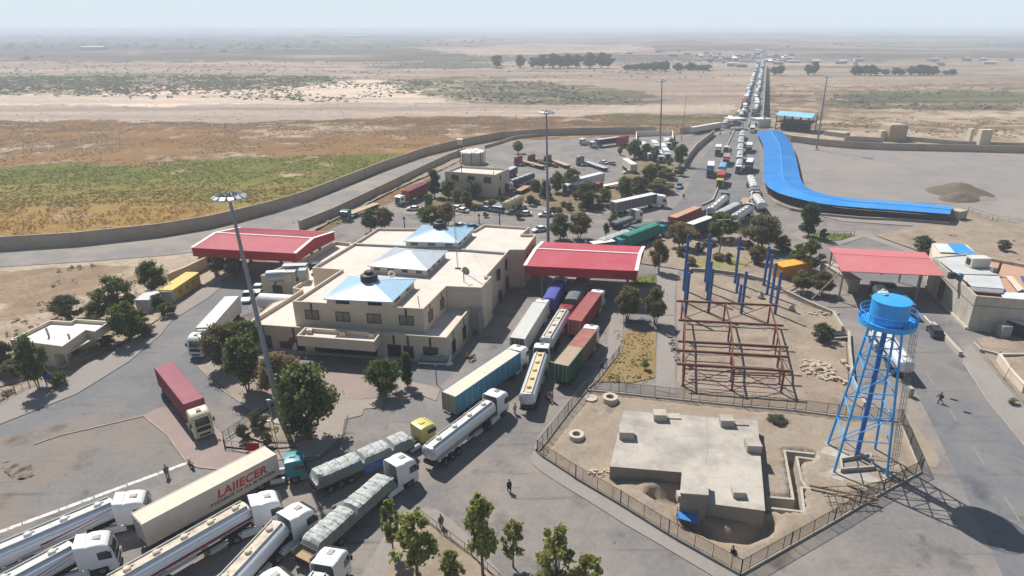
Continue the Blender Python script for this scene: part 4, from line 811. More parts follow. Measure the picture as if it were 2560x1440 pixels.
MB().lathe([(4.6,0),(4.7,1.5),(4.6,4.6),(4.2,4.6)], n=28).build('tank_wall', M_CREAM2, rt, smooth=True); b = MB(); b.lathe([(4.8,4.4),(4.7,4.75),(3.6,4.95),(2.2,5.5),(.4,5.1)], n=18); b.v = [(x + R.uniform(-.25,.25), y + R.uniform(-.25,.25), z + R.uniform(-.2,.25)) for x, y, z in b.v]; b.build('cover', mat('white_sheet', (0.7,0.69,0.66), .8, .06, 1), rt)
for a in np.linspace(0, 2 * PI, 9)[:-1]: MB().tube((5.0 * math.cos(a), 5.0 * math.sin(a), 0), (5.0 * math.cos(a), 5.0 * math.sin(a), 5.2), .12).build('post', M_DARKM, rt)
wt = thing('watch_post', 'small watch box on thin legs above the dirt road wall', 'watch tower', G(1151,392,0)); MB().box((0,0,6.2), (2.0,2.0,2.0)).build('cabin', M_CREAM2, wt); MB().box((0,0,7.3), (2.4,2.4,.2)).build('roof', M_WHITE, wt)
for x in (-.8,.8): 
    for y in (-.8,.8): MB().box((x,y,2.6), (.15,.15,5.2)).build('leg', M_DARKM, wt)
# ---- blue covered walkway
zc = lambda l: [(1860 + x / 3.657, 240 + y / 3.657) for x, y in l]
WL = zc([(118,330),(185,460),(178,600),(178,720),(188,780),(222,838),(330,893),(480,935),(700,985),(1000,1015),(1500,1050),(1885,1080)])
WR = zc([(350,325),(440,440),(475,555),(500,690),(520,770),(560,830),(640,868),(740,900),(850,920),(1050,942),(1520,970),(1905,1008)])
WM = zc([(238,310),(325,440),(340,570),(349,700),(360,765),(395,810),(490,862),(600,895),(770,935),(1025,968),(1510,1002),(1895,1040)])
Wl = smooth_path(GL(WL, 3.0), 2); Wr = smooth_path(GL(WR, 3.0), 2); Wm = smooth_path(GL(WM, 3.55), 2); o = Vector((*Wl[12], 0)); n = len(Wl)
wk = thing('covered_walkway', 'long curving bright blue sheet roofed walkway beside the gravel yard', 'walkway', o); b = MB()
for l, z in ((Wl,3.0),(Wm,3.55),(Wr,3.0),(Wr,2.88),(Wm,3.43),(Wl,2.88)): b.v += [(p[0] - o.x, p[1] - o.y, z) for p in l]
for k in range(6):
    k2 = (k + 1) % 6
    for i in range(n - 1): b.f.append((k * n + i, k * n + i + 1, k2 * n + i + 1, k2 * n + i)); b.m.append(0)
b.f += [(0,n,5 * n),(n,4 * n,5 * n),(n,2 * n,3 * n),(n,3 * n,4 * n)]; b.m += [0] * 4
wr_ = b.build('roof', M_BLUEC, wk); rb = MB()
for i in range(n - 1):
    a0, a1 = Vector((*Wl[i],3.0)) - o, Vector((*Wl[i + 1],3.0)) - o; m0, m1 = Vector((*Wm[i],3.55)) - o, Vector((*Wm[i + 1],3.55)) - o; c0, c1 = Vector((*Wr[i],3.0)) - o, Vector((*Wr[i + 1],3.0)) - o
    q = max(1, int((m1 - m0).length / .8))
    for j in range(q): f = j / q; up = Vector((0,0,.02)); mm = m0.lerp(m1, f) + up; rb.bar(a0.lerp(a1, f) + up, mm, .1, .05); rb.bar(mm, c0.lerp(c1, f) + up, .1, .05)
    rb.bar(m0 + Vector((0,0,.06)), m1 + Vector((0,0,.06)), .4, .06)
rb.build('roof_rib', M_BLUEC, wr_, fix=False); k = 0
for l in (Wl, Wr):
    acc = 0
    for i in range(n - 1):
        a, c = Vector(l[i]), Vector(l[i + 1]); acc += (c - a).length
        if acc > 5 and k < 95: acc = 0; q = c.lerp(Vector(Wm[i + 1]), .12); MB().box((q.x - o.x, q.y - o.y, 1.45), (.14,.14,2.95)).build('post', M_DARKM, wk); k += 1
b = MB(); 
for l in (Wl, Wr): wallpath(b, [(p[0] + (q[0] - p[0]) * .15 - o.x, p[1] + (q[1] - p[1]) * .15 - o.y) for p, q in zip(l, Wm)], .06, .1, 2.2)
b.build('shade_panel', mat('walkway_shade', (0.035,0.03,0.028), .9, .2, 2), wk)  # dark panels imitate the shade under the walkway roof
MB().box((0,0,1.2), (4,3,2.4), .5).build('wall', M_CONC, thing('cabin', 'small grey hut at the right end of the blue walkway', 'cabin', G(2392,545,0)))
# ---- blue roofed open shed and blockhouse
os_ = thing('open_shed', 'two level open dark frame shed with pale blue roof by the bridge', 'shed', G(1980,330,0)); o = os_.location
c4 = [G(1938,324) - o, G(2019,333) - o, G(2038,324) - o, G(1957,316) - o]
for i in range(4):
    for f in ((0,.25,.5,.75) if i % 2 == 0 else (0,)): p = c4[i].lerp(c4[(i + 1) % 4], f); MB().box((p.x,p.y,3.9), (.4,.4,7.8)).build('post', M_DARKM, os_)
cc = sum(c4, Vector()) / 4; MB().prism([((p.x - cc.x) * 1.0 + cc.x, (p.y - cc.y) * 1.0 + cc.y) for p in c4], 4.0, 4.5).build('upper_floor', M_DARKM, os_)
q = [((p.x - cc.x) * 1.08 + cc.x, (p.y - cc.y) * 1.12 + cc.y) for p in c4]; b = MB(); r0 = (Vector(q[0]) + Vector(q[3])) / 2; r1 = (Vector(q[1]) + Vector(q[2])) / 2
b.add([(*q[0],7.7),(*q[1],7.7),(*q[2],7.7),(*q[3],7.7),(*r0,9.1),(*r1,9.1)], [(0,1,5,4),(2,3,4,5),(0,4,3),(1,2,5),(3,2,1,0)]); b.build('roof', mat('sky_blue_roof', (0.22,0.48,0.70), .5, .06, .4), os_)
b = MB(); b.bar(c4[0] + Vector((0,0,.3)), c4[0].lerp(c4[1],.5) + Vector((0,0,4)), .5, .4); b.bar(c4[1].lerp(c4[0],.1) + Vector((0,1,.3)), c4[0].lerp(c4[1],.45) + Vector((0,1,4)), .5, .4); b.build('stair', M_DARKM, os_)
MB().box((cc.x, cc.y, 1.6), (14,6,3.0), .1).build('store_room', M_DARKM, os_)
bh = thing('blockhouse', 'plain tan blockhouse tower behind the gravel yard wall', 'building', G(2236,352,0)); MB().box((0,2.5,3.4), (9.2,8,8.0), .1).build('wall', mat('tan_plaster', (0.42,0.325,0.22), .95, .08, .5), bh, bevel=.5); MB().box((-6,1.5,2.2), (2.4,3,5.0), .1).build('side_tower', M_CREAM, bh); MB().box((0,2.5,7.5), (8.2,7,.3), .1).build('roof', M_CONC, bh)
for px, py, w_, h_ in ((2458,366,5,8),(2424,357,1.6,7)): MB().box((0,1,h_ / 2 - .5), (w_,3,h_)).build('wall', M_CREAM2, thing('gate_pillar', 'square tan pillar on the rough ground far right' if w_ > 3 else 'thin tan pillar left of the square tan pillar', 'pillar', G(px,py,0)))
# ================================================================== PLANTS
M_TRUNK = mat('bark', (0.15,0.11,0.08), .95, .25, 3)
LEAF = {'dense': leaf_mat('dark_green_leaves', (0.075,0.10,0.038), (0.215,0.235,0.09), .5), 'mid': leaf_mat('green_leaves', (0.075,0.105,0.027), (0.21,0.235,0.07), .5),
        'olive': leaf_mat('olive_leaves', (0.13,0.115,0.055), (0.27,0.23,0.115), .4), 'dry': leaf_mat('dry_twigs', (0.19,0.145,0.075), (0.36,0.28,0.15), .4),
        'young': leaf_mat('yellow_green_leaves', (0.17,0.19,0.05), (0.42,0.41,0.145), .5), 'poplar': leaf_mat('poplar_leaves', (0.045,0.075,0.022), (0.12,0.155,0.048), .4),
        'grey': leaf_mat('grey_green_leaves', (0.075,0.085,0.048), (0.17,0.175,0.095), .4)}
def quads(c, size, rs, aspect=1.0, up=0.0):
    """one randomly turned leaf-sized quad at each centre"""
    n = len(c); a = rs.normal(size=(n, 3)); a[:, 2] += up; a /= np.linalg.norm(a, axis=1)[:, None]
    b = np.cross(a, rs.normal(size=(n, 3))); b /= np.linalg.norm(b, axis=1)[:, None] + 1e-9
    s = (size * rs.uniform(.55, 1.3, n))[:, None]; a = a * s * aspect; b = b * s
    v = np.stack([c - a - b * .6, c + a * .2 - b, c + a + b * .5, c - a * .3 + b], 1).reshape(-1, 3); return v, np.arange(4 * n).reshape(-1, 4)
def tree_meshes(kind, seed):
    """6 m tall proto, roots at origin: crown mesh + trunk mesh"""
    rs = np.random.RandomState(seed); cs = []; H = 6.0; limbs = []
    if kind == 'poplar': nb, rx, z0, z1, br = 22, .95, 1.0, 5.8, .55
    elif kind in ('olive', 'dry'): nb, rx, z0, z1, br = 34, 2.3, 1.7, 5.5, .7
    elif kind == 'young': nb, rx, z0, z1, br = 36, 1.6, 1.9, 5.7, .42
    else: nb, rx, z0, z1, br = 34, 2.45, 1.3, 5.45, .66
    for i in range(nb):
        f = (i + rs.uniform(0, 1)) / nb; z = z0 + (z1 - z0) * f
        env = rx * (math.sin(PI * min(max(.12 + f * .83, 0), 1)) ** .7) if kind != 'young' else rx * math.sin(PI * (.14 + .78 * f)) ** .7 * rs.uniform(.5, 1.3)
        th = rs.uniform(0, 2 * PI); r = env * math.sqrt(rs.uniform(.1, 1)); p = np.array([r * math.cos(th), r * math.sin(th), z]); rb = br * rs.uniform(.6, 1.2) * (1 if kind != 'young' else 1 - .3 * f)
        n = {'dense': 235, 'mid': 220, 'grey': 190, 'poplar': 240, 'young': 78, 'olive': 230, 'dry': 200}[kind]
        d = rs.normal(size=(n, 3)) * rb * .52; c = p + d * np.array([1, 1, .75]); cs.append(c[c[:, 2] > .5])
        if i % 3 == 0: limbs.append(p)
    c = np.concatenate(cs)
    if kind in ('olive', 'dry'): v, f = quads(c, .10, rs, 2.4, .35)
    elif kind == 'young': v, f = quads(c, .125, rs, 1.6, .2)
    else: v, f = quads(c, .12, rs, 1.3, .2)
    cm = npmesh('crown', v, f, [LEAF[kind]])
    b = MB(); hs = {'poplar': .6, 'olive': .9, 'dry': .7, 'young': 1.5}.get(kind, 1.1); nst = 3 if kind in ('olive', 'dry', 'dense') else 1
    for s in range(nst):
        a = 2 * PI * s / nst + .7; e = Vector((.12 * math.cos(a) * (nst > 1), .12 * math.sin(a) * (nst > 1), 0)); k = e + Vector((.3 * math.cos(a) * (nst > 1), .3 * math.sin(a) * (nst > 1), hs + .3))
        b.tube(e - Vector((0, 0, .3)), k, .17 if nst == 1 else .12, .11 if nst == 1 else .08, n=7)
        for q in limbs[s::nst]:
            q = Vector(q); m = k.lerp(q, .5) + Vector((rs.uniform(-.15, .15), rs.uniform(-.15, .15), .1)); b.tube(k, m, .07, .045, n=5, cap=False); b.tube(m, q, .045, .015, n=5, cap=False)
    if kind in ('poplar', 'young'): b.tube((0, 0, hs), (0, 0, 5.3), .1, .02, n=6)
    return cm, b.mesh('trunk', [M_TRUNK], True, fix=False)
TM = {}
def tree(kind, label, base, top, width_px=None, group=None, cat='tree', name=None, wf=None, kv=None):
    """base pixel, y pixel of the crown's top, width of the crown in pixels"""
    z = 0.0
    if base[1] < 330: p = GT(*base); z = p.z
    else: p = G(*base)
    h = height_at((base[0], base[1], z), top) - z
    v = kv if kv is not None else len([o for o in TM if o[0] == kind and o[1] >= 0]); key = (kind, (abs(hash(label)) if False else sum(map(ord, label)) + int(base[0])) % 3)
    if key not in TM: TM[key] = tree_meshes(kind, 11 + key[1] * 7 + sum(map(ord, kind)))
    dist = math.hypot(p.y, CAM_H) ; proto = {'poplar': 2.6, 'olive': 5.4, 'dry': 5.4, 'young': 3.6}.get(kind, 5.6)
    wd = (width_px * dist / F_PX) / proto if width_px else h / 6
    t = thing(name or {'poplar': 'poplar_tree', 'young': 'young_tree'}.get(kind, 'broadleaf_tree' if kind in ('dense', 'mid', 'grey') else 'tamarisk_tree'), label, cat, p, R.uniform(0, 6.28), group, (wd, wd, max(h, .5) / 6))
    link('crown', TM[key][0], t); link('trunk', TM[key][1], t); return t
T = tree
T('dense', 'big spreading dark green tree at the foot of the leaning lamp mast', (775,1098), 905, 162)
T('mid', 'round olive green tree in front of the hall entrance', (962,985), 897, 92)
T('poplar', 'narrow dusty cypress before the right windows of the hall front', (1020,968), 884, 30)
T('dry', 'dry straw coloured tamarisk between the leaning mast and the hall', (706,995), 880, 105)
T('olive', 'olive tree with one bent trunk beside the white semi trailer', (560,922), 815, 90)
T('dense', 'tall dark tree between the bent olive tree and the leaning mast', (622,980), 835, 95)
T('mid', 'bushy green tree against the left corner of the hall', (610,905), 800, 105)
T('dense', 'tallest dark tree on the sandy plot left of the white cabin', (300,795), 688, 88)
T('dense', 'dark green tree behind the pale cabin with yellow lid', (388,738), 650, 68)
T('mid', 'leafy tree with forked trunk right of the guard house', (325,850), 755, 98)
T('grey', 'grey green tree on the sandy plot above the guard house', (180,802), 735, 78)
T('dense', 'low dark bushy tree just left of the tallest dark tree', (248,803), 752, 58)
T('dense', 'dark tree in front of the guard house beside the blue sign', (98,972), 835, 66)
T('grey', 'grey green tree at the left edge behind the guard house', (10,925), 850, 62)
for k, (px, py, tp, wp, lb) in enumerate(((548,690,635,45,'left tree in the shade under the left red canopy'), (590,692,640,55,'right tree in the shade under the left red canopy'), (520,664,632,40,'small tree behind the front corner of the left red canopy'))): T('olive', lb, (px, py), tp, wp)
T('dense', 'dark half of the pair of trees behind the hall roof near the green flatbed', (927,580), 522, 42)
T('olive', 'pale half of the pair of trees behind the hall roof near the green flatbed', (958,578), 520, 56)
T('mid', 'green tree behind the rear blue skylight', (1078,566), 512, 66)
T('dry', 'bare pale tree right of the green tree behind the rear skylight', (1118,566), 505, 58)
for px, py, tp, wp, kd, lb in ((1087,494,424,30,'poplar','tall dark slim tree at the left corner of the two storey house'),(1122,500,446,46,'dense','dark tree before the left windows of the two storey house'),(1184,497,450,40,'dense','dark tree before the middle of the two storey house'),(1166,520,478,32,'olive','pale leaning tree in the garden before the two storey house'),(1071,518,483,30,'dense','small dark tree beside the red container truck with white cab'),(1142,505,470,34,'dry','dry bush tree in the garden left of the pale leaning tree')):
    T(kd, lb, (px, py), tp, wp)
PK = [(1338,478,450,26,'dense','in the park beside the yellow tank trailer'),(1363,497,450,24,'dense','slim, left of the tall mast in the park'),(1393,484,430,30,'dense','cone shaped, just right of the tall mast in the park'),(1429,476,423,40,'dense','tallest one before the long grey trailer in the park'),(1469,520,455,48,'dense','largest one in the middle of the park'),(1507,515,472,40,'mid','light green, right of the largest one in the park'),(1560,496,443,34,'dense','dark, above the grey curtain trailer'),(1596,480,443,42,'grey','grey green, right of the dark one above the curtain trailer'),(1622,468,412,34,'dense','tall, at the bend of the park drive'),(1655,480,452,60,'olive','broad olive shrub at the road end of the park'),(1587,397,350,36,'dense','wide dark, left end of the row before the parked white trucks'),(1616,397,360,24,'dense','second in the row before the parked white trucks'),(1636,405,370,24,'dense','third in the row before the parked white trucks'),(1700,416,362,30,'dense','tall, by the curved wall of the lane'),(1680,372,348,22,'dense','small, behind the parked white trucks'),(1668,448,425,44,'olive','pale olive, near the blue car on the wide road'),(1325,515,490,20,'grey','small, beside the yellow tank trailer'),(1453,527,508,16,'olive','tiny, at the edge of the park pavement'),(1640,440,412,30,'grey','grey, in the corner bed below the parked white trucks'),(1295,384,355,22,'dry','bare dry, standing alone beside the red flatbed truck'),(1551,388,369,12,'dry','thin dry, alone on the truck park'),(1700,440,418,26,'grey','roadside, right of the corner bed')]
for px, py, tp, wp, kd, lb in PK: T(kd, 'park tree: ' + lb, (px, py), tp - 3, wp * 1.25)
for px, py, tp, wp, kd, lb in ((1400,600,531,58,'dense','big dark tree right behind the middle red canopy near the tall mast'),(1447,598,532,62,'olive','bare brownish tree right of the big dark one behind the middle canopy'),(1515,590,556,18,'dense','small dark tree behind the middle canopy by the grey tarpaulin truck'),(1533,563,534,28,'dense','small tree beside the white cab with grey flat trailer')): T(kd, lb, (px, py), tp, wp)
for px, py, tp, wp, kd, lb in ((1803,600,530,84,'mid','round green umbrella shaped tree beside the wooden lamp pole'),(1900,625,537,100,'olive','largest olive tamarisk in the garden behind the blue columns'),(1700,622,555,72,'dry','bare olive brown tree right of the green covered truck'),(2020,592,507,46,'poplar','leafy poplar on the small green lawn corner'),(1955,628,588,36,'dry','small bare tree right of the largest tamarisk'),(1892,660,614,46,'olive','olive bush below the largest tamarisk'),(2015,678,600,78,'mid','green bushy tree left of the pink canopy'),(1987,656,632,40,'dense','low dark bush right of the orange container'),(2005,732,677,60,'olive','left olive bush at the foot of the pink canopy'),(2052,738,680,64,'olive','right olive bush at the foot of the pink canopy'),(2058,600,572,24,'dense','small dark bush on the green lawn corner'),(1568,800,716,76,'olive','bare olive tree left of the pair by the ochre bed'),(1637,812,722,62,'olive','bare olive tree right of the pair by the ochre bed'),(1646,680,598,48,'olive','tall bare tree at the right end of the middle red canopy'),(2306,632,590,54,'grey','round grey green tree behind the pink canopy'),(2507,628,600,36,'grey','grey bush on the rough ground far right')): T(kd, lb, (px, py), tp, wp)
for px, py, tp, wp, kd, lb in ((1045,1452,1280,105,'young','fullest young tree of the bottom garden bed'),(985,1395,1245,52,'young','thin tall young tree at the left end of the bottom bed'),(1207,1440,1233,92,'young','young tree with bare stem right of the bottom bed railing'),(1283,1418,1302,56,'young','slender young tree beside its shadow on the road'),(1388,1530,1322,100,'young','young tree rising from the bottom edge in the middle'),(1468,1530,1385,70,'young','short young tree right of the one at the bottom edge'),(1130,1470,1375,60,'young','low bush in the bottom bed')): T(kd, lb, (px, py), tp, wp)
# far trees
for px, tp, wp in ((1243,137,32),(1300,136,26),(1334,142,26),(1358,135,34),(1383,132,38),(1420,133,36),(1440,134,30),(1474,130,44),(1503,129,30),(1520,134,32),(1400,138,30)): T('dense', {1243: 'far tree standing alone at the left of the dark row on the plain', 1300: 'far slim tree between the lone tree and the dark row'}.get(px, 'far dark tree in the tall row on the plain left of the bridge'), (px, 171), tp, wp, 'far trees on the plain')
rs = np.random.RandomState(5)
for i in range(26): px = 1565 + rs.uniform(0, 205); T('dense', 'far low tree of the grove beside the long white roofed shed', (px, 178 - abs(px - 1670) * .03), 150 + abs(px - 1670) * .09 + rs.uniform(0, 8), rs.uniform(18, 30), 'grove left of the bridge')
for i in range(24): px = 2125 + rs.uniform(0, 215); T('dense', 'far low tree of the grove right of the bridge', (px, 188), 160 + rs.uniform(0, 12), rs.uniform(18, 30), 'grove right of the bridge')
for px, tp in ((2035,152),(2020,160),(2380,172),(2365,176),(1935,166),(1950,162)): T('dense', 'far tree near the huts right of the bridge', (px, 188), tp, 22, 'far trees by the huts')

# ---- ground cover nobody could count
def cover(name, label, zones, mats_, seed, kind='stuff'):
    """zones: (pixel polygon, tufts per m2, tuft size m, leaf quads per tuft, clumping threshold)"""
    rs = np.random.RandomState(seed); V = []; 
    for poly, dens, size, nq, thr, ns in zones:
        w_ = GL(poly); xs = [p[0] for p in w_]; ysx = [p[1] for p in w_]; A_ = (max(xs) - min(xs)) * (max(ysx) - min(ysx)); n = int(A_ * dens)
        x = rs.uniform(min(xs), max(xs), n); y = rs.uniform(min(ysx), max(ysx), n); ok = inpoly(x + (fbm(x / 15, y / 15, 3, 7) - .5) * 8, y + (fbm(x / 15, y / 15, 3, 8) - .5) * 14, w_) & (fbm(x / ns, y / ns, 4, seed) > thr); x = x[ok]; y = y[ok]; n = len(x)
        if n == 0: continue
        z = np.array([ter_z(a, b) for a, b in zip(x, y)]) if n < 60000 else np.zeros(n); z = z + np.where(y < 195, .24, 0)
        s = size * rs.uniform(.5, 1.5, n); c = np.repeat(np.stack([x, y, z], 1), nq, 0); ss = np.repeat(s, nq)
        d = rs.normal(size=(n * nq, 3)); d[:, 2] = np.abs(d[:, 2]); d /= np.linalg.norm(d, axis=1)[:, None]
        c = c + d * (ss * .55 * rs.uniform(.3, 1, n * nq))[:, None] * np.array([1, 1, .6]); v, f = quads(c, 1.0, rs, 1.2, 0); v = v * np.array([1, 1, .55]) + np.repeat(c, 4, 0) * np.array([0, 0, .45]); 
        v = (v.reshape(-1, 4, 3) - c[:, None]) * (ss * .24)[:, None, None] + c[:, None]; V.append(v.reshape(-1, 3))
    v = np.concatenate(V); o = link(name, npmesh(name, v, np.arange(len(v)).reshape(-1, 4), [mats_])); o['kind'] = kind; o['label'] = label; return o
LM = {'brown': leaf_mat('brown_scrub', (0.19,0.145,0.095), (0.36,0.265,0.17), .45), 'ochre': leaf_mat('ochre_scrub', (0.25,0.16,0.05), (0.41,0.26,0.09), .45), 'green': leaf_mat('field_green', (0.15,0.155,0.042), (0.33,0.30,0.095), .45), 'shrub': leaf_mat('riverbed_shrub', (0.135,0.135,0.085), (0.27,0.25,0.165), .45), 'pale': leaf_mat('straw', (0.25,0.18,0.09), (0.42,0.32,0.18), .1)}
cover('green_field', 'low green crop on the field behind the boundary wall', [([(-100,432),(300,412),(760,390),(1000,388),(970,425),(840,480),(560,505),(330,505),(-100,540)], .9, .75, 6, .36, 9)], LM['green'], 3)
cover('ochre_scrub', 'ochre low scrub behind the boundary wall', [([(-100,500),(330,480),(560,470),(840,462),(1000,400),(1080,372),(1130,362),(960,420),(760,498),(600,545),(400,583),(-100,618)], 1.3, .65, 5, .42, 4), ([(640,470),(960,405),(1100,345),(1000,380),(800,440)], .3, .8, 6, .45, 6)], LM['ochre'], 4)
cover('dry_scrub', 'brown dry scrub on the plain behind the wall', [([(-150,288),(300,285),(600,292),(1000,281),(1500,272),(1840,274),(1840,322),(1560,328),(1250,340),(1130,360),(1000,392),(760,392),(300,415),(-150,432)], .30, .75, 6, .43, 13), ([(0,680),(250,660),(480,690),(430,745),(300,790),(200,830),(0,860)], .22, .9, 8, .5, 7), ([(0,880),(60,870),(60,1000),(0,1020)], .3, .9, 8, .45, 5), ([(1910,270),(2560,285),(2560,350),(2300,340),(1960,318)], .10, 1.2, 7, .5, 12), ([(2190,600),(2560,570),(2560,660)], .05, .9, 8, .52, 6), ([(740,588),(830,540),(960,475),(1060,425),(1120,405),(1000,470),(830,556)], .5, .7, 8, .4, 4)], LM['brown'], 6)
cover('riverbed_shrubs', 'dark shrubs scattered on the pale river bed', [([(-150,183),(560,180),(830,183),(1150,195),(1180,236),(900,243),(500,236),(-150,236)], .022, 2.8, 9, .47, 45), ([(-150,92),(700,90),(1300,95),(1100,128),(700,135),(-150,150)], .00009, 17, 8, .47, 350), ([(1950,96),(2600,96),(2600,150),(1950,140)], .00005, 12, 8, .5, 300), ([(-150,150),(1500,148),(1850,160),(1850,190),(1300,185),(-150,178)], .0022, 3.4, 9, .46, 60), ([(-150,250),(1840,246),(1840,270),(-150,290)], .004, 1.2, 8, .5, 20), ([(960,193),(1350,194),(1620,236),(1600,250),(1250,245),(1050,228)], .02, 3.0, 9, .42, 30), ([(-150,183),(830,183),(830,205),(280,222),(-150,230)], .03, 3.6, 9, .44, 40), ([(2060,228),(2300,216),(2560,212),(2560,262),(2100,258)], .012, 3.0, 9, .46, 40), ([(1910,205),(2560,205),(2560,330),(1960,320)], .004, 1.8, 8, .45, 30)], LM['shrub'], 8)
cover('straw_grass', 'straw coloured grass in the garden beds', [([(1565,826),(1641,832),(1636,946),(1579,958),(1500,955),(1550,884)], 2.2, .4, 6, .4, 2), ([(1060,520),(1130,470),(1250,455),(1400,485),(1560,450),(1690,430),(1660,480),(1560,520),(1430,535),(1290,500),(1100,540)], .8, .6, 6, .48, 4), ([(1700,620),(1950,630),(1985,660),(1900,690),(1720,670)], .8, .5, 6, .5, 4), ([(600,1090),(690,1030),(770,1080),(740,1110),(640,1105)], 1.5, .5, 6, .5, 2)], LM['pale'], 9)
cover('lawn_grass', 'green grass and weeds in the garden beds', [([(1580,690),(1640,690),(1640,712),(1576,722)], 5, .35, 7, .2, 2), ([(2010,592),(2060,586),(2130,586),(2108,600)], 3, .5, 7, .2, 2), ([(1720,655),(1800,640),(1880,655),(1830,690),(1730,684)], 2.0, .5, 7, .45, 3), ([(1495,955),(1520,920),(1560,930),(1600,950)], 2, .6, 8, .5, 2), ([(1602,905),(1625,870),(1635,940),(1610,950)], 1.5, .5, 8, .5, 2), ([(1060,520),(1130,470),(1250,455),(1400,485),(1560,450),(1690,430),(1660,480),(1560,520),(1290,500)], .35, .8, 7, .5, 5), ([(595,1090),(650,1040),(690,1030),(700,1090)], .8, .8, 9, .5, 2)], LM['green'], 10)
cover('gravel', 'loose gravel and clods on the bare earth', [([(1350,1132),(1470,985),(1545,990),(1985,1032),(2240,1060),(2290,1180),(1851,1430)], 2.2, .2, 3, .45, 3), ([(1700,700),(1900,710),(2085,795),(2115,960),(2090,1040),(1700,1000)], 2.0, .2, 3, .45, 3), ([(60,1100),(300,1020),(440,1160),(0,1340)], .5, .14, 3, .5, 3), ([(2440,850),(2560,835),(2560,1010)], 1.2, .2, 3, .45, 3)], leaf_mat('pebbles', (0.17,0.14,0.105), (0.36,0.295,0.22), 0), 31)
for px, py, wp, tp, lb in ((612,1100,36,1060,'left bush in the bed of the leaning lamp mast'),(648,1075,46,1030,'bush against the railing above the leaning mast bed'),(670,1118,30,1082,'small bush in front of the leaning mast bed'),(2528,1010,26,994,'green weed growing on the white kerb of the right road'),(1940,1055,50,1038,'dry bush by the fence behind the reservoir'),(1612,925,22,898,'green bush in the ochre garden bed'),(2055,855,60,810,'dry bush beside the dumped dark plate on the building site')): T('grey' if 'green' not in lb else 'young', lb, (px, py), tp, wp, cat='bush', name='bush')

rs = np.random.RandomState(21)
for k in range(42):
    px, py = [(1130 + k * 14, 528 - 20 * math.sin(k * .9) - (k % 3) * 12), (1560 + (k % 9) * 14, 505 - (k % 9) * 10 - 12 * (k % 2))][k > 26]
    T(('grey', 'olive', 'dense')[k % 3], 'low garden shrub among the trees of the park', (px, py), py - rs.uniform(12, 22), rs.uniform(14, 30), 'low shrubs of the park', 'bush', 'bush')
for k in range(12): px, py = 1700 + k * 24, 640 + 25 * math.sin(k * 1.7); T(('olive', 'dry', 'grey')[k % 3], 'low dry shrub in the garden behind the blue columns', (px, py), py - rs.uniform(16, 30), rs.uniform(22, 42), 'shrubs behind the blue columns', 'bush', 'bush')
for k, (px, py) in enumerate(((70,880),(40,940),(150,965),(230,830),(345,800),(420,790),(270,870),(360,840),(395,770))): T(('grey', 'olive', 'mid')[k % 3], 'low shrub on the sandy plot near the guard house', (px, py), py - rs.uniform(25, 40), rs.uniform(36, 60), 'low shrubs by the guard house', 'bush', 'bush')
# ================================================================== STRUCTURES OF THE RIGHT FOREGROUND
# ---- concrete reservoir
RS = [(1559,1026),(1894,1052),(1913,1277),(1811,1264),(1709,1250),(1707,1181),(1525,1166)]
o = G(1720,1150,0); o.z = 0
rsv = thing('concrete_reservoir', 'flat grey concrete reservoir with small hatch blocks inside the dark fence', 'reservoir', o)
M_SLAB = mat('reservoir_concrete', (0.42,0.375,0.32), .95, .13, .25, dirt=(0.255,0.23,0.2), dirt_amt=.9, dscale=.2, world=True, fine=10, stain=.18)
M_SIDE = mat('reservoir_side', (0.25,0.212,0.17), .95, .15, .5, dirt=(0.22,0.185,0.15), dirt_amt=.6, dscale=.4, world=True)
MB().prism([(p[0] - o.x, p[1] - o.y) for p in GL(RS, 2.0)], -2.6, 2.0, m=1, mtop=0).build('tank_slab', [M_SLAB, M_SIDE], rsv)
b = MB(); c_ = [G(1770,1028,2.0), G(1766,1060,2.0), G(1772,1110,2.0), G(1764,1165,2.0)]
for a, c in zip(c_, c_[1:]): b.bar(a - o + Vector((0,0,.006)), c - o + Vector((0,0,.006)), .05, .012)
b.build('crack', M_CONCD, rsv)
for (px, py), (sx, sy, sz) in (((1649,1046),(1.7,1.5,1.0)),((1565,1090),(1.8,1.7,1.1)),((1815,1060),(1.7,1.5,1.0)),((1881,1121),(1.8,1.8,1.0)),((1844,1236),(1.3,1.3,.8))):
    p = G(px, py, 2.0) - o; MB().box((p.x, p.y, 1.98 + sz / 2), (sx, sy, sz), -.06).build('hatch_block', [M_SLAB], rsv, bevel=.04)
for px, py in ((1686,1042),(1854,1058)): p = G(px, py, 2.0) - o; MB().box((p.x, p.y, 2.08), (1.6,1.2,.18), -.06).build('lid_slab', M_SLAB, rsv)
p = G(1734,1240,2.0) - o; ph = thing('pump_house', 'plain concrete pump house built against the front of the reservoir', 'pump house', o + Vector((p.x, p.y, 0)))
q = [(a[0] - o.x - p.x, a[1] - o.y - p.y) for a in GL([(1707,1181),(1766,1186),(1769,1236),(1703,1231)], 3.6)]
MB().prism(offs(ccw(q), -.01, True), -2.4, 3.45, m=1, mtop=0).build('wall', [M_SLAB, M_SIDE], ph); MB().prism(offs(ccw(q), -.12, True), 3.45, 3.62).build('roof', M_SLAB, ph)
MB().box((q[0][0] - .5, q[0][1] - 2.0, 1.9), (.9,1.0,.9)).build('side_block', M_SLAB, ph)
def ring(px, py, r, h, lab, lid=False):
    t = thing('well_ring', lab, 'well ring', G(px, py, .1))
    MB().lathe([(r * 1.12,-.2),(r,h),(r * .55,h),(r * .5,h - .12),(r * .5,-.1)], n=22).build('ring', mat('pale_concrete_ring', (0.46,0.4,0.32), .95, .12, 1), t, smooth=True)
    MB().lathe([(.01,-.02),(r * .52,0)], (0,0,h - (.06 if lid else .3)), n=14).build('lid' if lid else 'shaft', M_SLAB if lid else M_BLACK, t)
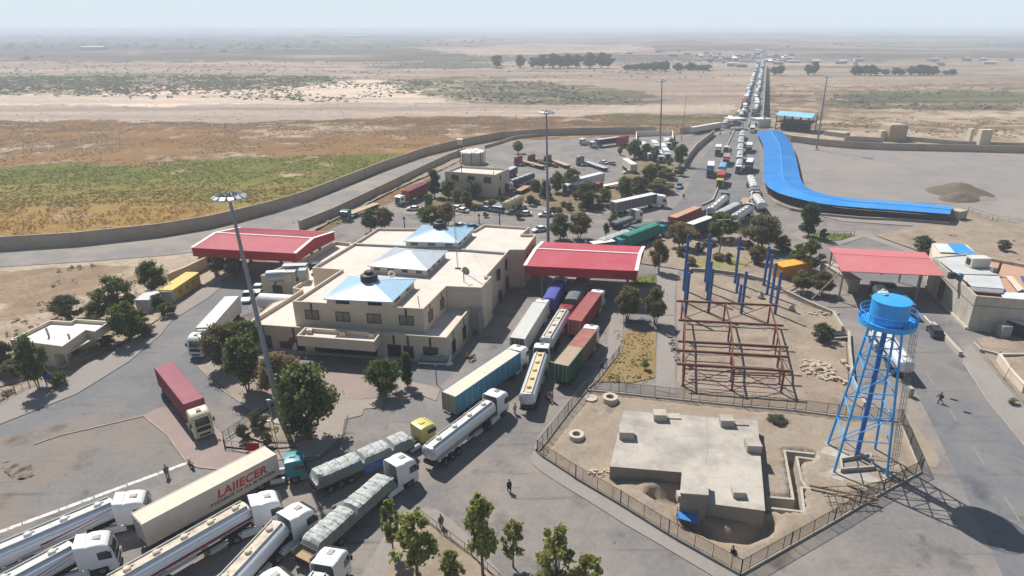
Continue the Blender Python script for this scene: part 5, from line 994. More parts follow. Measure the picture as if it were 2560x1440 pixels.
ring(1441,1096,1.0,.75,'concrete well ring nearest the curved pavement corner'); ring(1525,1003,1.1,.8,'largest concrete well ring by the rear fence'); ring(1477,999,.9,.35,'low concrete well ring with a stone lid by the fence corner', True)
tp = thing('tarpaulin_roof', 'small blue corrugated sheet over a pit beside the reservoir', 'shelter', G(1717,1302,.3))
MB().box((0,-.2,.75), (2.2,1.3,.06), -.35, ry=.04).build('sheet', mat('blue_corrugated', (0.04,0.17,0.48), .6, .15, 1), tp)
for x, y in ((-1.1,-.2),(1.1,-.7),(-.9,.9),(1.1,.3)): MB().tube((x,y,-1.4), (x,y,1.16), .05, n=5).build('post', M_WOOD, tp)
# channel beside the reservoir
chn = thing('channel_wall', 'open concrete pipe channel zigzagging beside the reservoir', 'channel', G(1985,1200,0)); o = chn.location; zt = .25
L1 = [(q[0] - o.x, q[1] - o.y) for q in GL([(2036,1134),(1961,1126),(1983,1247),(1914,1241)], zt)]; L2c = [(q[0] - o.x, q[1] - o.y) for q in GL([(2040,1148),(1992,1142),(2004,1200),(2014,1216),(2022,1220),(2003,1218),(2011,1279),(1916,1268)], zt)]
wallpath(MB(), L1, .3, -2.2, zt).build('wall', M_CONC, chn); wallpath(MB(), L2c, .3, -2.2, zt).build('wall', M_CONC, chn)
# ---- water tower
tb = [G(2068,1114), G(2083,1186), G(2217,1197), G(2187,1128)]; o = sum(tb, Vector()) / 4; o.z = 0
wtw = thing('water_tower', 'bright blue steel water tower with round tank and railed gallery', 'water tower', o); tb = [p - o for p in tb]
# fit: the tank axis stands over the riser pipe; gallery floor at 17.6 m, tank to 21.4 m
ax = G(2141,1143) - o; ax.z = 0; ZP = 18.9; RP, RT, ZT = 3.05, 2.04, 21.5
tops = [ax + Vector((p.x - ax.x, p.y - ax.y, 0)) * .46 + Vector((0,0,ZP - .3)) for p in tb]
for a, c in zip(tb, tops): MB().tube(a + Vector((0,0,-.2)), c, .155, .135, n=10).build('leg', M_TOWER, wtw, smooth=True)
extra = [(tb[i] + tb[(i + 1) % 4]) / 2 for i in (0, 2)]
b = MB(); lv = [0.25,.42,.58,.74,.88]
for k, f in enumerate(lv):
    r = [a.lerp(c, f) for a, c in zip(tb, tops)]
    b = MB()
    for i in range(4): b.tube(r[i], r[(i + 1) % 4], .075, n=7)
    b.build('ring_beam', M_TOWER, wtw, smooth=True, fix=False)
    f0 = lv[k - 1] if k else .04
    for i in range(4):
        a0 = tb[i].lerp(tops[i], f0); c0 = tb[(i + 1) % 4].lerp(tops[(i + 1) % 4], f0); m_ = (r[i] + r[(i + 1) % 4]) / 2; None if (i % 2 == 0) else MB().tube(a0 if k % 2 else c0, r[(i + 1) % 4] if k % 2 else r[i], .06, n=6).build('diagonal_brace', M_TOWER, wtw, smooth=True, fix=False)
MB().tube((ax.x, ax.y, -.5), (ax.x, ax.y, ZP), .29, n=14).build('riser_pipe', mat('deep_blue_paint', (0.01,0.13,0.42), .45, .08, 1), wtw, smooth=True)
MB().lathe([(.5,ZP - .35),(RP,ZP - .3),(RP,ZP + .28),(RP - .06,ZP + .28),(RP - .06,ZP - .05),(RT - .3,ZP)], (ax.x, ax.y, 0), n=48).build('gallery_floor', M_TOWER, wtw, smooth=True)
MB().lathe([(RT,ZP - .1),(RT,ZT),(RT + .05,ZT),(RT + .05,ZT + .08),(.02,ZT + .3)], (ax.x, ax.y, 0), n=56).build('tank', M_TOWER, wtw, smooth=True)
MB().lathe([(.25,ZT + .2),(.3,ZT + .35),(.25,ZT + .4)], (ax.x - .3, ax.y + .9, 0), n=12).build('hatch', M_STEEL, wtw)
b = MB()
for i in range(30):
    a = 2 * PI * i / 30; p = Vector((ax.x + RP * math.cos(a), ax.y + RP * math.sin(a), 0)); b.tube(p + Vector((0,0,ZP + .2)), p + Vector((0,0,ZP + 1.35)), .035, n=5)
    q = Vector((ax.x + RP * math.cos(a + 2 * PI / 30), ax.y + RP * math.sin(a + 2 * PI / 30), 0))
    for zz in (.75, 1.35): b.tube(p + Vector((0,0,ZP + zz)), q + Vector((0,0,ZP + zz)), .035, n=5, cap=False)
b.build('guard_rail', M_TOWER, wtw, fix=False)
ld = MB(); l0 = tb[2] + Vector((.35,-.1,0)); l1 = tops[2] + Vector((1.0,-.2,.3)); sd = Vector((.75,.35,0)).normalized() * .28; sd2 = Vector((sd.y, -sd.x, 0)).normalized() * .62
for s in (-1, 1): ld.tube(l0 + sd * s, l1 + sd * s, .035, n=5)
for k in range(52): p = l0.lerp(l1, k / 52); ld.tube(p - sd, p + sd, .022, n=4, cap=False)
ld.build('ladder', M_STEEL, wtw, fix=False); cg = MB()
for k in range(20):
    p = l0.lerp(l1, .14 + .86 * k / 20); pts = [p + sd * math.cos(a) * 1.25 + sd2 * math.sin(a) for a in np.linspace(0, PI, 6)]
    for a, c in zip(pts, pts[1:]): cg.bar(a, c, .03, .03)
for a in np.linspace(.3, PI - .3, 4): cg.bar(l0.lerp(l1, .14) + sd * math.cos(a) * 1.25 + sd2 * math.sin(a), l1 + sd * math.cos(a) * 1.25 + sd2 * math.sin(a), .025, .025)
cg.build('ladder_cage', M_STEEL, wtw, fix=False)
for p in tb: MB().box((p.x, p.y, .08), (.8,.8,.45)).build('foot_plate', M_CONC, wtw)
ap_ = slab('tower_apron', [(2040,1140),(2070,1108),(2180,1120),(2240,1150),(2255,1175),(2215,1205),(2120,1205),(2050,1190)], M_SLAB, .22)
pit_ = thing('valve_pit', 'open valve pit between the legs of the water tower', 'valve pit', G(2135,1160,0)); q = [(a[0] - pit_.location.x, a[1] - pit_.location.y) for a in GL([(2100,1152),(2174,1140),(2182,1172),(2104,1178)], .3)]
wallpath(MB(), q, .25, -.1, .75, True).build('wall', M_SLAB, pit_); MB().prism(q, .1, .27).build('floor', M_CONCD, pit_)
sf = thing('rusty_frame', 'rusty bed like steel frame lying by the fence below the water tower', 'steel frame', G(2120,1250,.3)); b = MB()
for k in range(8): b.bar((-2.6 + .75 * k,-1.3,.4 + .02 * k), (-2.1 + .75 * k,1.5,.55), .06, .06)
for y, z in ((-1.3,.4),(0,.5),(1.5,.55)): b.bar((-2.8,y,z), (2.9,y + .3,z + .1), .08, .08)
b.bar((-3.6,2.1,.35), (3.2,-.5,.5), .25, .2); b.bar((1.0,2.6,.2), (3.2,.6,.4), .5, .08); b.build('bars', mat('brown_rust', (0.17,0.125,0.09), .9, .3, 2), sf)
# ---- red steel frame
ZF = 3.9
def FP(px, py, z=ZF): return G(px, py, z)
rows = [((1712,911),(1836,922),(1961,927)), ((1711,877),(1830,884),(1951,891)), ((1712,854),(1833,860),(1951,867)), ((1713,801),(1826,806),(1940,813)), ((1707,753),(1814,757),(1926,763))]
o = G(1830,890,0); o.z = 0
sfm = thing('steel_frame', 'dark red steel frame of an unfinished single storey hall', 'steel frame', o); bm_ = MB(); br_ = MB(); W = [[FP(*p) - o for p in r] for r in rows]
for i, r in enumerate(W):
    d = (r[2] - r[0]).normalized(); bm_.bar(r[0] - d * 1.1, r[2] + d * 1.2, .28, .34); n = 0
    if i in (0, 2, 3, 4):
        for k, p in enumerate(r):
            if i == 0 and k == 3: continue
            MB().bar(Vector((p.x, p.y, -.2)), p, .26, .26).build('column', M_RUST, sfm); MB().box((p.x, p.y, .1), (.6,.6,.12)).build('base_plate', M_RUST, sfm)
    if i in (0, 4):
        for a, c in ((0, 1), (1, 2)):
            g = lambda p: Vector((p.x, p.y, .25)); br_.bar(r[a], g(r[a]).lerp(g(r[c]), 1.0), .1, .1); br_.bar(g(r[a]), r[c], .1, .1)
for k in range(3):
    for i in range(4): bm_.bar(W[i][k] - Vector((0,0,.1)), W[i + 1][k] - Vector((0,0,.1)), .22, .26)
for i in (1, 2, 3): a, c = W[i], W[i]; bm_.bar(a[0] - Vector((0,0,1.7)), c[1] - Vector((0,0,1.7)), .12, .14)
for i in range(3): br_.bar(W[i][2] - Vector((0,0,.2)), Vector((W[i + 1][2].x, W[i + 1][2].y, .3)), .1, .1); br_.bar(Vector((W[i][0].x, W[i][0].y, .3)), W[i + 1][0] - Vector((0,0,.2)), .1, .1)
for i in range(4):
    for k in (0, 1): m0, m1 = (W[i][k] + W[i + 1][k]) / 2, (W[i][k + 1] + W[i + 1][k + 1]) / 2; bm_.bar(m0 - Vector((0,0,1.9 + .3 * k)), m1 - Vector((0,0,1.9 + .3 * k)), .16, .2) if i % 2 == 0 else None
    for k in range(3): p = (W[i][k] + W[i + 1][k]) / 2; MB().box((p.x,p.y,1.9), (.18,.18,3.7)).build('column', M_RUST, sfm) if i in (0, 2) else None
gb = MB(); zg = lambda p: Vector((p.x, p.y, .12))
for r in W: gb.bar(zg(r[0]), zg(r[2]), .7, .3)
for k in range(3): gb.bar(zg(W[0][k]) + Vector((0,0,.02)), zg(W[4][k]) + Vector((0,0,.02)), .7, .3)
gb.build('ground_beam', M_PINK, sfm)
bm_.build('beam', M_RUST, sfm); br_.build('cross_brace', M_RUST, sfm)
zz = lambda x, y: (1660 + x / 3.273, 560 + y / 3.273)
PO = [((190,92),(158,550)),((192,320),(168,650)),((192,400),(172,770)),((362,90),(335,480)),((378,155),(345,555)),((378,310),(355,625)),((395,370),(362,730)),((607,105),(578,490)),((605,405),(592,570)),((620,500),(612,660)),((662,395),(630,740)),((850,185),(815,505)),((878,255),(840,585)),((905,325),(870,655)),((940,398),(905,745))]
PW = ['first', 'second', 'third', 'fourth']; cw = ['left', 'second', 'third', 'right']; cc_ = [0,0,0,1,1,1,1,2,2,2,2,3,3,3,3]; seen = {}
for (tx, bx_), c in zip(PO, cc_):
    bb = zz(*bx_); h = height_at((bb[0], bb[1], 0), zz(*tx)[1]); k = seen.get(c, 0); seen[c] = k + 1
    t = thing('steel_column', f'{"short" if h < 6 else "tall"} dark blue steel column, {PW[k]} from the back in the {cw[c]} row' + ('' if c else ' beside the paved path'), 'column', G(*bb), .08, 'dark blue columns of the unfinished hall')
    MB().box((0,0,h / 2 + .1), (.42,.42,h)).build('shaft', M_BLUEP, t); MB().box((0,0,.12), (.75,.75,.1)).build('base_plate', M_RUST, t)
# site clutter
def rocks(label, px, n, rx, ry, s, m=None, name='stone_pile'):
    t = thing(name, label, 'stone pile', G(*px, .1)); b = MB()
    for i in range(n):
        a = R.uniform(0, 6.28); r = math.sqrt(R.random()); c = Vector((rx * r * math.cos(a), ry * r * math.sin(a), .12 + .35 * (1 - r) * s)); q = s * R.uniform(.3, 1); e = [R.uniform(.6, 1.1) for _ in range(8)]
        vs = [c + Vector((x * q * .4 * e[k], y * q * .35 * e[k], z_ * q * .28 * e[k])) for k, (x, y, z_) in enumerate([(x, y, z_) for z_ in (-1, 1) for x, y in ((-1,-1),(1,-1),(1,1),(-1,1))])]
        b.add(vs, [(3,2,1,0),(4,5,6,7),(0,1,5,4),(1,2,6,5),(2,3,7,6),(3,0,4,7)])
    b.build('stones', m or mat('pale_stone', (0.42,0.33,0.24), .95, .25, 1.5), t); return t
rocks('heap of pale rubble stones between the red frame and the water tower', (2045,925), 170, 2.6, 3.2, .8); rocks('two boulders below the rubble heap by the water tower', (2090,955), 9, 1.6, 1.2, 1.3); rocks('boulder with rubble left of the tower legs', (2105,915), 6, 1.5, 1.0, 1.4); rocks('rubble along the curved wall of the building site', (1985,735), 60, 5, 1.2, .7); rocks('rubble below the curved wall corner', (2060,785), 40, 3, 1.0, .7); rocks('broken concrete along the paved path by the red frame', (1688,880), 60, .6, 8, .6, M_CONCD); rocks('stones by the fence in front of the reservoir corner', (1508,1185), 40, 2.0, .8, .5); rocks('stones in the stony bank right of the inner wall', (800,555), 40, 8, 3, .7)
dp = thing('dumped_plate', 'dark rectangular plate dumped on the building site near the road', 'plate', G(2085,840,.3)); MB().box((0,0,.55), (3.9,1.9,.15), -.02, ry=.05).build('plate', M_BLACK, dp); MB().box((.8,-1.3,.35), (3.0,.25,.2), .15).build('edge_strip', M_CONC, dp); MB().box((-1.6,-.3,.2), (.4,1.0,.5)).build('prop', M_CONCD, dp)
for px, py, s, lb in ((1901,745,.7,'white and grey cement mixer drum on the building site'),(1979,775,.55,'white crumpled sack on the building site')): t = thing('site_barrel', lb, 'barrel', G(px,py,.2)); MB().lathe([(.2 * s,0),(.9 * s,.2 * s),(1.0 * s,.8 * s),(.6 * s,1.5 * s),(.25 * s,1.55 * s)], n=14).build('drum', mat('dusty_white', (0.4,0.35,0.29)), t, smooth=True); MB().lathe([(.26 * s,1.5 * s),(.5 * s,1.7 * s),(.05,1.75 * s)], n=12).build('mouth', M_DARKM, t)
# soil heap on the gravel yard
def heap(label, px, dims, h, m, rz=0, seed=1):
    n = 26; t = thing('soil_heap', label, 'soil heap', G(*px, -.1), rz); xs = np.linspace(-1, 1, n); X, Y = np.meshgrid(xs, xs); r = np.sqrt(X ** 2 + Y ** 2); Z = h * np.clip(1 - r, 0, 1) ** .75 * (.6 + .8 * fbm(X * 2 + 5, Y * 2 + 9, 4, seed))
    v = np.stack([X.ravel() * dims[0], Y.ravel() * dims[1], Z.ravel()], 1); idx = np.arange(n * n).reshape(n, n); f = np.stack([idx[:-1,:-1], idx[:-1,1:], idx[1:,1:], idx[1:,:-1]], -1).reshape(-1, 4); link('mound', npmesh('mound', v, f, [m], True), t); return t
M_HEAP = mat('dark_soil', (0.13,0.105,0.075), 1, .25, .6, world=True, bump=.08)
heap('large dark soil heap on the gravel yard', (2398,483), (10,9), 3.2, M_HEAP, -.3, 3); heap('second lower dark soil heap joined to the large one', (2400,498), (8,5), 2.4, M_HEAP, .4, 5); heap('pale sand heap right of the dark soil heaps', (2440,497), (7,4), 1.0, M_GRAV, 0, 7)
# ---- lighting masts
def mast(label, base, top_px, h, lean=None, r=.42, heads=12, hr=1.45):
    b0 = G(*base); tp_ = G(top_px[0], top_px[1], h); e = tp_ - b0; t = thing('light_mast', label, 'light mast', b0); b = MB()
    b.tube((0,0,-.3), e, r, r * .42, n=14); b.build('pole', mat('mast_grey', (0.20,0.215,0.235), .55, .1, .5, metal=.2), t, smooth=True); MB().lathe([(r * 2.6,-.2),(r * 2.6,.45),(r * 1.6,.5)], n=16).build('foundation', M_CONC, t)
    b = MB(); N_ = 24
    for i in range(N_):
        a, c = 2 * PI * i / N_, 2 * PI * (i + 1) / N_; b.tube(e + Vector((hr * math.cos(a), hr * math.sin(a), .1)), e + Vector((hr * math.cos(c), hr * math.sin(c), .1)), .07, n=5, cap=False); 
        if i % 4 == 0: b.tube(e + Vector((0,0,-.5)), e + Vector((hr * math.cos(a), hr * math.sin(a), .1)), .05, n=5)
    b.lathe([(r * .45,-.6),(r * .7,-.2),(r * .7,.4),(.1,.7)], e, 12); b.build('head_ring', M_STEEL, t, fix=False); M_LAMP = mat('lamp_housing', (0.45,0.5,0.53), .4, .1, 2, metal=.3)
    for i in range(heads):
        a = 2 * PI * i / heads; d = Vector((math.cos(a), math.sin(a), 0)); q = e + d * (hr + .25) + Vector((0,0,.15)); MB().box(q, (.55,.62,.3), a, ry=.45).build('floodlight', M_LAMP, t)
    return t
bL = G(705,1055); mast('leaning grey high mast with ring of floodlights in front of the customs hall', (705,1055), (573,495), 31.0)
mast('grey high mast with floodlights behind the middle red canopy', (1371,634), (1366,282), 31.5); mast('grey high mast with floodlights near the parked white trucks', (1650,392), (1655,202), 31); mast('grey high mast with floodlights on the empty gravel yard', (2041,375), (2068,192), 31)
t = thing('radio_pole', 'thin bare grey pole standing right of the mast by the parked white trucks', 'pole', G(1703,352)); MB().tube((0,0,0), (.8,0,21), .22, .1).build('pole', M_STEEL, t)
lp = thing('lamp_post', 'wooden lamp pole with two short arms among the garden trees', 'lamp post', G(1796,645)); h = height_at((1796,645,0), 527); MB().tube((0,0,0), (.55,0,h), .17, .12).build('pole', M_WOOD, lp); MB().bar((-1.2,0,h - 2.2), (1.9,.2,h - 2.1), .18, .15).build('arm', M_CONC, lp); MB().bar((2.6,.3,h - 2.6), (3.8,.4,h - 2.5), .35, .18).build('lamp', M_CONC, lp)
for b_, tp_, lb in (((1012,572),545,'dark bollard lamp on the road behind the hall roof'),((1198,560),538,'dark thin lamp post behind the hall, left one'),((1249,562),536,'dark thin lamp post behind the hall, right one')): h = height_at((*b_,0), tp_); t = thing('lamp_post', lb, 'lamp post', G(*b_)); MB().tube((0,0,0), (0,0,h), .16, .12).build('pole', M_BLACK, t); MB().box((0,0,h), (.5,.5,.6)).build('lamp', M_BLACK, t)
for b_, tp_, lb in (((698,1133),1000,'thin grey lamp pole at the corner of the leaning mast bed'),((684,1100),1052,'short white garden lamp in the leaning mast bed')): h = height_at((*b_,0), tp_); t = thing('lamp_post', lb, 'lamp post', G(*b_)); MB().tube((0,0,0), (-.15,0,h), .05).build('pole', M_STEEL, t); MB().box((-.15,0,h), (.5,.18,.12)).build('lamp', M_STEEL, t)
t = thing('red_post', 'thin red post standing on the pavement before the chiller', 'post', G(1092,962)); MB().tube((0,0,0), (0,0,3.2), .07).build('shaft', M_RUST, t); MB().box((0,0,3.2), (.25,.25,.2)).build('cap', M_RUST, t)
t = thing('red_cloth', 'red cloth hung over the railing of the leaning mast bed', 'cloth', G(634,1128)); b = MB(); n = 9
for i in range(n):
    for k in range(4): b.v.append((-.9 + 1.8 * i / (n - 1), -.12 + .08 * math.sin(i * 1.7) - (.05 * k), 1.3 - .36 * k + .06 * math.sin(i * 2.3)))
for i in range(n - 1):
    for k in range(3): b.f.append((i * 4 + k, i * 4 + k + 1, i * 4 + 5 + k, i * 4 + 4 + k)); b.m.append(0)
b.build('fabric', mat('red_cloth', (0.36,0.01,0.02), .9, .2, 2), t, smooth=True)
# road litter and loose bits
for px, py, lb in ((2385,1000,'dark tyre scrap lying on the right hand road beside the walking person'),(2418,1032,'dark strip lying on the right hand road below the walking person')): t = thing('road_scrap', lb, 'scrap', G(px,py,.06)); MB().box((0,0,.06), (.9,.18,.1), -.5).build('strip', M_BLACK, t)
t = thing('jersey_barrier', 'upright concrete block on the road beside the water tower', 'barrier', G(2272,990)); MB().prism([(-.35,-.5),(.35,-.5),(.3,.5),(-.3,.5)], 0, 1.5).build('block', M_CONC, t, bevel=.06)
for px, py in ((2550,968),(2494,893)): t = thing('bollard', 'leaning stone bollard by the white wall at the right edge' if px > 2500 else 'short dark post on the verge near the concrete apron', 'post', G(px,py)); MB().tube((0,0,0), (.15,0,1.2), .18).build('shaft', M_CONC, t)
t = thing('timber_pole', 'bent bare branch stuck in the verge by the white wall', 'branch', G(2508,950)); MB().tube((0,0,0), (.9,.4,2.6), .07, .03).build('branch', M_WOOD, t)
# ---- bridge with its parapets, huts and sheds beyond
BZ = 2.6; bl0, br0 = G(1850,316,.3), G(1892,316,.3); bl1, br1 = G(1892,158,BZ), G(1916,158,BZ); mid = lambda t_: ((bl0 + br0) / 2).lerp((bl1 + br1) / 2, t_)
bd_ = ((bl1 + br1) / 2 - (bl0 + br0) / 2); bdl = bd_.length; bu = bd_.normalized(); bn = Vector((-bu.y, bu.x, 0)).normalized()
brg = thing('road_bridge', 'long straight causeway bridge crossing the dry river to the horizon', 'bridge', Vector((bl0.x, bl0.y, 0))); o = brg.location; WB = 7.3; b = MB(); pr = MB(); pl = MB(); NS = 30
zb = lambda s: .08 + (BZ) * min(1, max(0, s / 60))
for i in range(NS):
    s0, s1 = bdl * i / NS, bdl * (i + 1) / NS; p0 = (bl0 + br0) / 2 + Vector((bu.x, bu.y, 0)).normalized() * s0 - o; p1 = (bl0 + br0) / 2 + Vector((bu.x, bu.y, 0)).normalized() * s1 - o
    b.bar(Vector((p0.x,p0.y,zb(s0) - .3)), Vector((p1.x,p1.y,zb(s1) - .3)), WB * 2, .6)
    for s in (-1, 1): pr.bar(Vector((p0.x,p0.y,zb(s0) + .45)) + bn * s * (WB - .15), Vector((p1.x,p1.y,zb(s1) + .45)) + bn * s * (WB - .15), .3, 1.1)
    if i: pl.box((p0.x, p0.y, zb(s0) - 4), (1.2, WB * 1.8, 7.5), math.atan2(bu.y, bu.x))
b.build('deck', M_ROAD, brg); pr.build('parapet', M_CONC, brg); pl.build('pier', M_CONC, brg); sdp = MB(); sdp.bar(Vector((*(mid(0) - o).xy, 1.0)) * 1, Vector((*(mid(1) - o).xy, BZ + .5)), .35, .9); sdp.build('median', M_CONC, brg)
def bridge_pt(s, off): p = (bl0 + br0) / 2 + Vector((bu.x, bu.y, 0)).normalized() * s + bn * off; return Vector((p.x, p.y, zb(s) + .02))
def farshed(label, px, py, wd, dep, h, mw, mr, rz=0.0, group=None):
    t = thing('shed', label, 'shed', GT(px, py), rz, group); MB().box((0,0,h / 2), (wd,dep,h)).build('wall', mw, t); b = MB(); b.add([(-wd / 2 - .3,-dep / 2 - .3,h),(wd / 2 + .3,-dep / 2 - .3,h),(wd / 2 + .3,dep / 2 + .3,h),(-wd / 2 - .3,dep / 2 + .3,h),(-wd / 2,0,h + 1),(wd / 2,0,h + 1)], [(0,1,5,4),(2,3,4,5),(0,4,3),(1,2,5),(3,2,1,0)]); b.build('roof', mr, t); return t
farshed('long white roofed shed in front of the grove left of the bridge', 1712, 172, 34, 9, 4.5, M_CONCD, M_WHITE)
farshed('white long shed on the plain at the far left', 236, 124, 60, 22, 7, M_WHITE, M_WHITE); farshed('white long shed far out on the plain left of centre', 755, 92, 110, 40, 9, M_WHITE, M_WHITE); farshed('white long shed far out on the plain near the centre', 888, 93, 120, 40, 9, M_WHITE, M_WHITE)
for i in range(34):
    px = R.uniform(1530, 1905) if i < 16 else R.uniform(1915, 2200) if i < 27 else R.uniform(2200, 2560); py = R.uniform(128, 146) if px < 1905 else R.uniform(150, 164); farshed('far hut beyond the bridge in the hazy settlement', px, py, R.uniform(7, 18), R.uniform(6, 12), R.uniform(3, 5), R.choice([M_CREAM2, M_CONC, M_CONCD, M_WHITE]), R.choice([M_GSH, M_WHITE, M_STEEL, M_CONC, M_BLUEP]), R.uniform(-.5, .5), 'huts beyond the bridge')
farshed('pale house with flat annexe just left of the far bridge', 1829, 166, 18, 9, 5, M_CREAM2, M_GSH); farshed('dark roofed shed beside the pale house left of the far bridge', 1852, 168, 16, 9, 4, M_CONCD, M_STEEL)
# ================================================================== VEHICLES
def paint(name, c, r=.35, **k): return mat('paint_' + name, c, r, .07, .7, spec=.5, dirt=tuple(x * .45 + .13 for x in c), dirt_amt=k.get('d', .35), dscale=.8)
PT = {'white': paint('white', (0.70,0.70,0.70)), 'cream': paint('cream', (0.60,0.535,0.36)), 'teal': paint('teal', (0.01,0.19,0.22)), 'yellow': paint('yellow', (0.54,0.46,0.13)), 'green': paint('green', (0.01,0.12,0.075)), 'red': paint('red', (0.27,0.015,0.02)), 'grey': paint('grey', (0.2,0.21,0.22)), 'black': paint('black', (0.02,0.02,0.022)), 'blue': paint('blue', (0.03,0.12,0.3)), 'maroon': paint('maroon', (0.18,0.012,0.02)), 'olive': paint('olive', (0.2,0.2,0.13)), 'silver': paint('silver', (0.42,0.44,0.46)), 'lblue': paint('light_blue', (0.10,0.26,0.42)), 'pink': paint('pink', (0.33,0.06,0.10))}
M_TYRE = mat('tyre_rubber', (0.02,0.02,0.021), .9, .3, 3); M_RIM = mat('dusty_rim', (0.22,0.21,0.2), .6, .2, 3, metal=.3); M_CHAS = mat('chassis_grime', (0.04,0.036,0.034), .85, .35, 2)
M_TANKW = mat('tank_white', (0.66,0.67,0.69), .28, .05, .5, spec=.5, dirt=(0.55,0.54,0.52), dirt_amt=.45, dscale=.5, metal=.1); M_TANKS = mat('tank_aluminium', (0.60,0.61,0.625), .36, .08, .5, metal=.35, dirt=(0.5,0.5,0.5), dirt_amt=.4, dscale=.5)
M_WALKW = mat('dusty_walkway', (0.57,0.49,0.375), .95, .18, .8, dirt=(0.33,0.28,0.22), dirt_amt=.85, dscale=.9); M_WALKC = mat('pale_walkway', (0.60,0.575,0.53), .9, .12, .8, dirt=(0.4,0.38,0.35), dirt_amt=.6, dscale=.9)
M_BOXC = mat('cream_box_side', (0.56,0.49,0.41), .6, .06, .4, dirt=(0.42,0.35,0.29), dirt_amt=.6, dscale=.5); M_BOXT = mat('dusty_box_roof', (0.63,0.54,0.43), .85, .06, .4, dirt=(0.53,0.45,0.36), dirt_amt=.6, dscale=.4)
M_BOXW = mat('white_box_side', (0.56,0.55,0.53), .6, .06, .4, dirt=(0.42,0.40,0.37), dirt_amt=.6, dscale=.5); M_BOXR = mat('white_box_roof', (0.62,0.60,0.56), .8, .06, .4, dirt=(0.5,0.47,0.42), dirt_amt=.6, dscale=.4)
M_TARP = mat('grey_tarpaulin', (0.43,0.44,0.415), .85, .22, .9, dirt=(0.27,0.29,0.27), dirt_amt=.8, dscale=1.0, bump=.12); M_TARPS = mat('tarpaulin_side', (0.17,0.19,0.175), .85, .2, .9, bump=.08)  # tarpaulin top paler than its sides: sunlight put into the colour
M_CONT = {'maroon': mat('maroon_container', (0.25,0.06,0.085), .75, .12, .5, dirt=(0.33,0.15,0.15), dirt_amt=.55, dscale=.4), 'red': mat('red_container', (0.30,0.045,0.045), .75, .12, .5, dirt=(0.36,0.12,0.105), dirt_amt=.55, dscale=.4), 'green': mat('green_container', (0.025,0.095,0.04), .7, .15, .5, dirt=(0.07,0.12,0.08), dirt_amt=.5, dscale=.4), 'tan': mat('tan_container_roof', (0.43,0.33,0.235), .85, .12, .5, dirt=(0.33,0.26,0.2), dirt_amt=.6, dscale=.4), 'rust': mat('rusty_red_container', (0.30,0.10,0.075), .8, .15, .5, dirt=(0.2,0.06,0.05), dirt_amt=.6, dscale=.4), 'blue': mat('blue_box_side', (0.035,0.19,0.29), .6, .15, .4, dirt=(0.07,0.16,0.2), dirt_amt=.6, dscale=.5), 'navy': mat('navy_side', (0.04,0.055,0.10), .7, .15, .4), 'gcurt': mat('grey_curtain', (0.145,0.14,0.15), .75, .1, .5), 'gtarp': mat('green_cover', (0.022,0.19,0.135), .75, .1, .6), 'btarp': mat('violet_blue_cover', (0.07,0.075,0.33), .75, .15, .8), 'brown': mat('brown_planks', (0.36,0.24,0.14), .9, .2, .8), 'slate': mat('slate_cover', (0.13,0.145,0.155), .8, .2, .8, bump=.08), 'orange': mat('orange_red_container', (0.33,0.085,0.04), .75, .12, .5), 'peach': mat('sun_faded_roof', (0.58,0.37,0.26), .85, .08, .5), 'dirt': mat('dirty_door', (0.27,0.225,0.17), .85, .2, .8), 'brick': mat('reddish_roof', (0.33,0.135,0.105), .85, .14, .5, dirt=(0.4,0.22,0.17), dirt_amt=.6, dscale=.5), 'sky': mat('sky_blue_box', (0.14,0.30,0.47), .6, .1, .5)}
ME = {}
def me(key, fn, *a):
    if key not in ME: ME[key] = fn(*a)
    return ME[key]
def arc_ring(x, hw, z0, z1, r, n=4):
    pts = [(x, -hw, z0), (x, hw, z0)]
    for cy, a0 in ((hw - r, 0), (-hw + r, PI / 2)):
        for k in range(n + 1): a = a0 + PI / 2 * k / n; pts.append((x, cy + r * math.cos(a), z1 - r + r * math.sin(a)))
    return pts
def m_wheel(w_):
    b = MB(); R_ = .51; rings = []
    for y, r in ((-w_ / 2, .3), (-w_ / 2, R_ - .05), (-w_ / 2 + .04, R_), (w_ / 2 - .04, R_), (w_ / 2, R_ - .05), (w_ / 2, .3)): rings.append([(r * math.cos(2 * PI * i / 20), y, r * math.sin(2 * PI * i / 20)) for i in range(20)])
    b.loft(rings, 0, cap=False); 
    for s in (-1, 1): b.tube((0, s * (w_ / 2 - .08), 0), (0, s * (w_ / 2 - .05), 0), .31, .29, 16, 1); b.tube((0, s * (w_ / 2 - .1), 0), (0, s * (w_ / 2 + .03), 0), .13, .1, 10, 1)
    return b.mesh('wheel', [M_TYRE, M_RIM], True)
ST = {'high': [(2.55,1.22,1.05,3.70,.24),(3.0,1.235,1.05,3.78,.26),(3.7,1.235,1.05,3.70,.30),(4.25,1.225,1.0,3.5,.3),(4.5,1.205,.95,3.2,.22),(4.66,1.185,.9,2.55,.14),(4.74,1.17,.8,1.9,.1),(4.78,1.15,.5,1.45,.06)],
      'day': [(2.55,1.2,1.0,3.02,.16),(3.0,1.22,1.0,3.1,.18),(3.8,1.22,1.0,3.1,.2),(4.3,1.21,.98,3.04,.2),(4.5,1.19,.95,2.85,.16),(4.62,1.175,.9,2.4,.12),(4.70,1.16,.8,1.8,.1),(4.74,1.14,.5,1.4,.06)]}
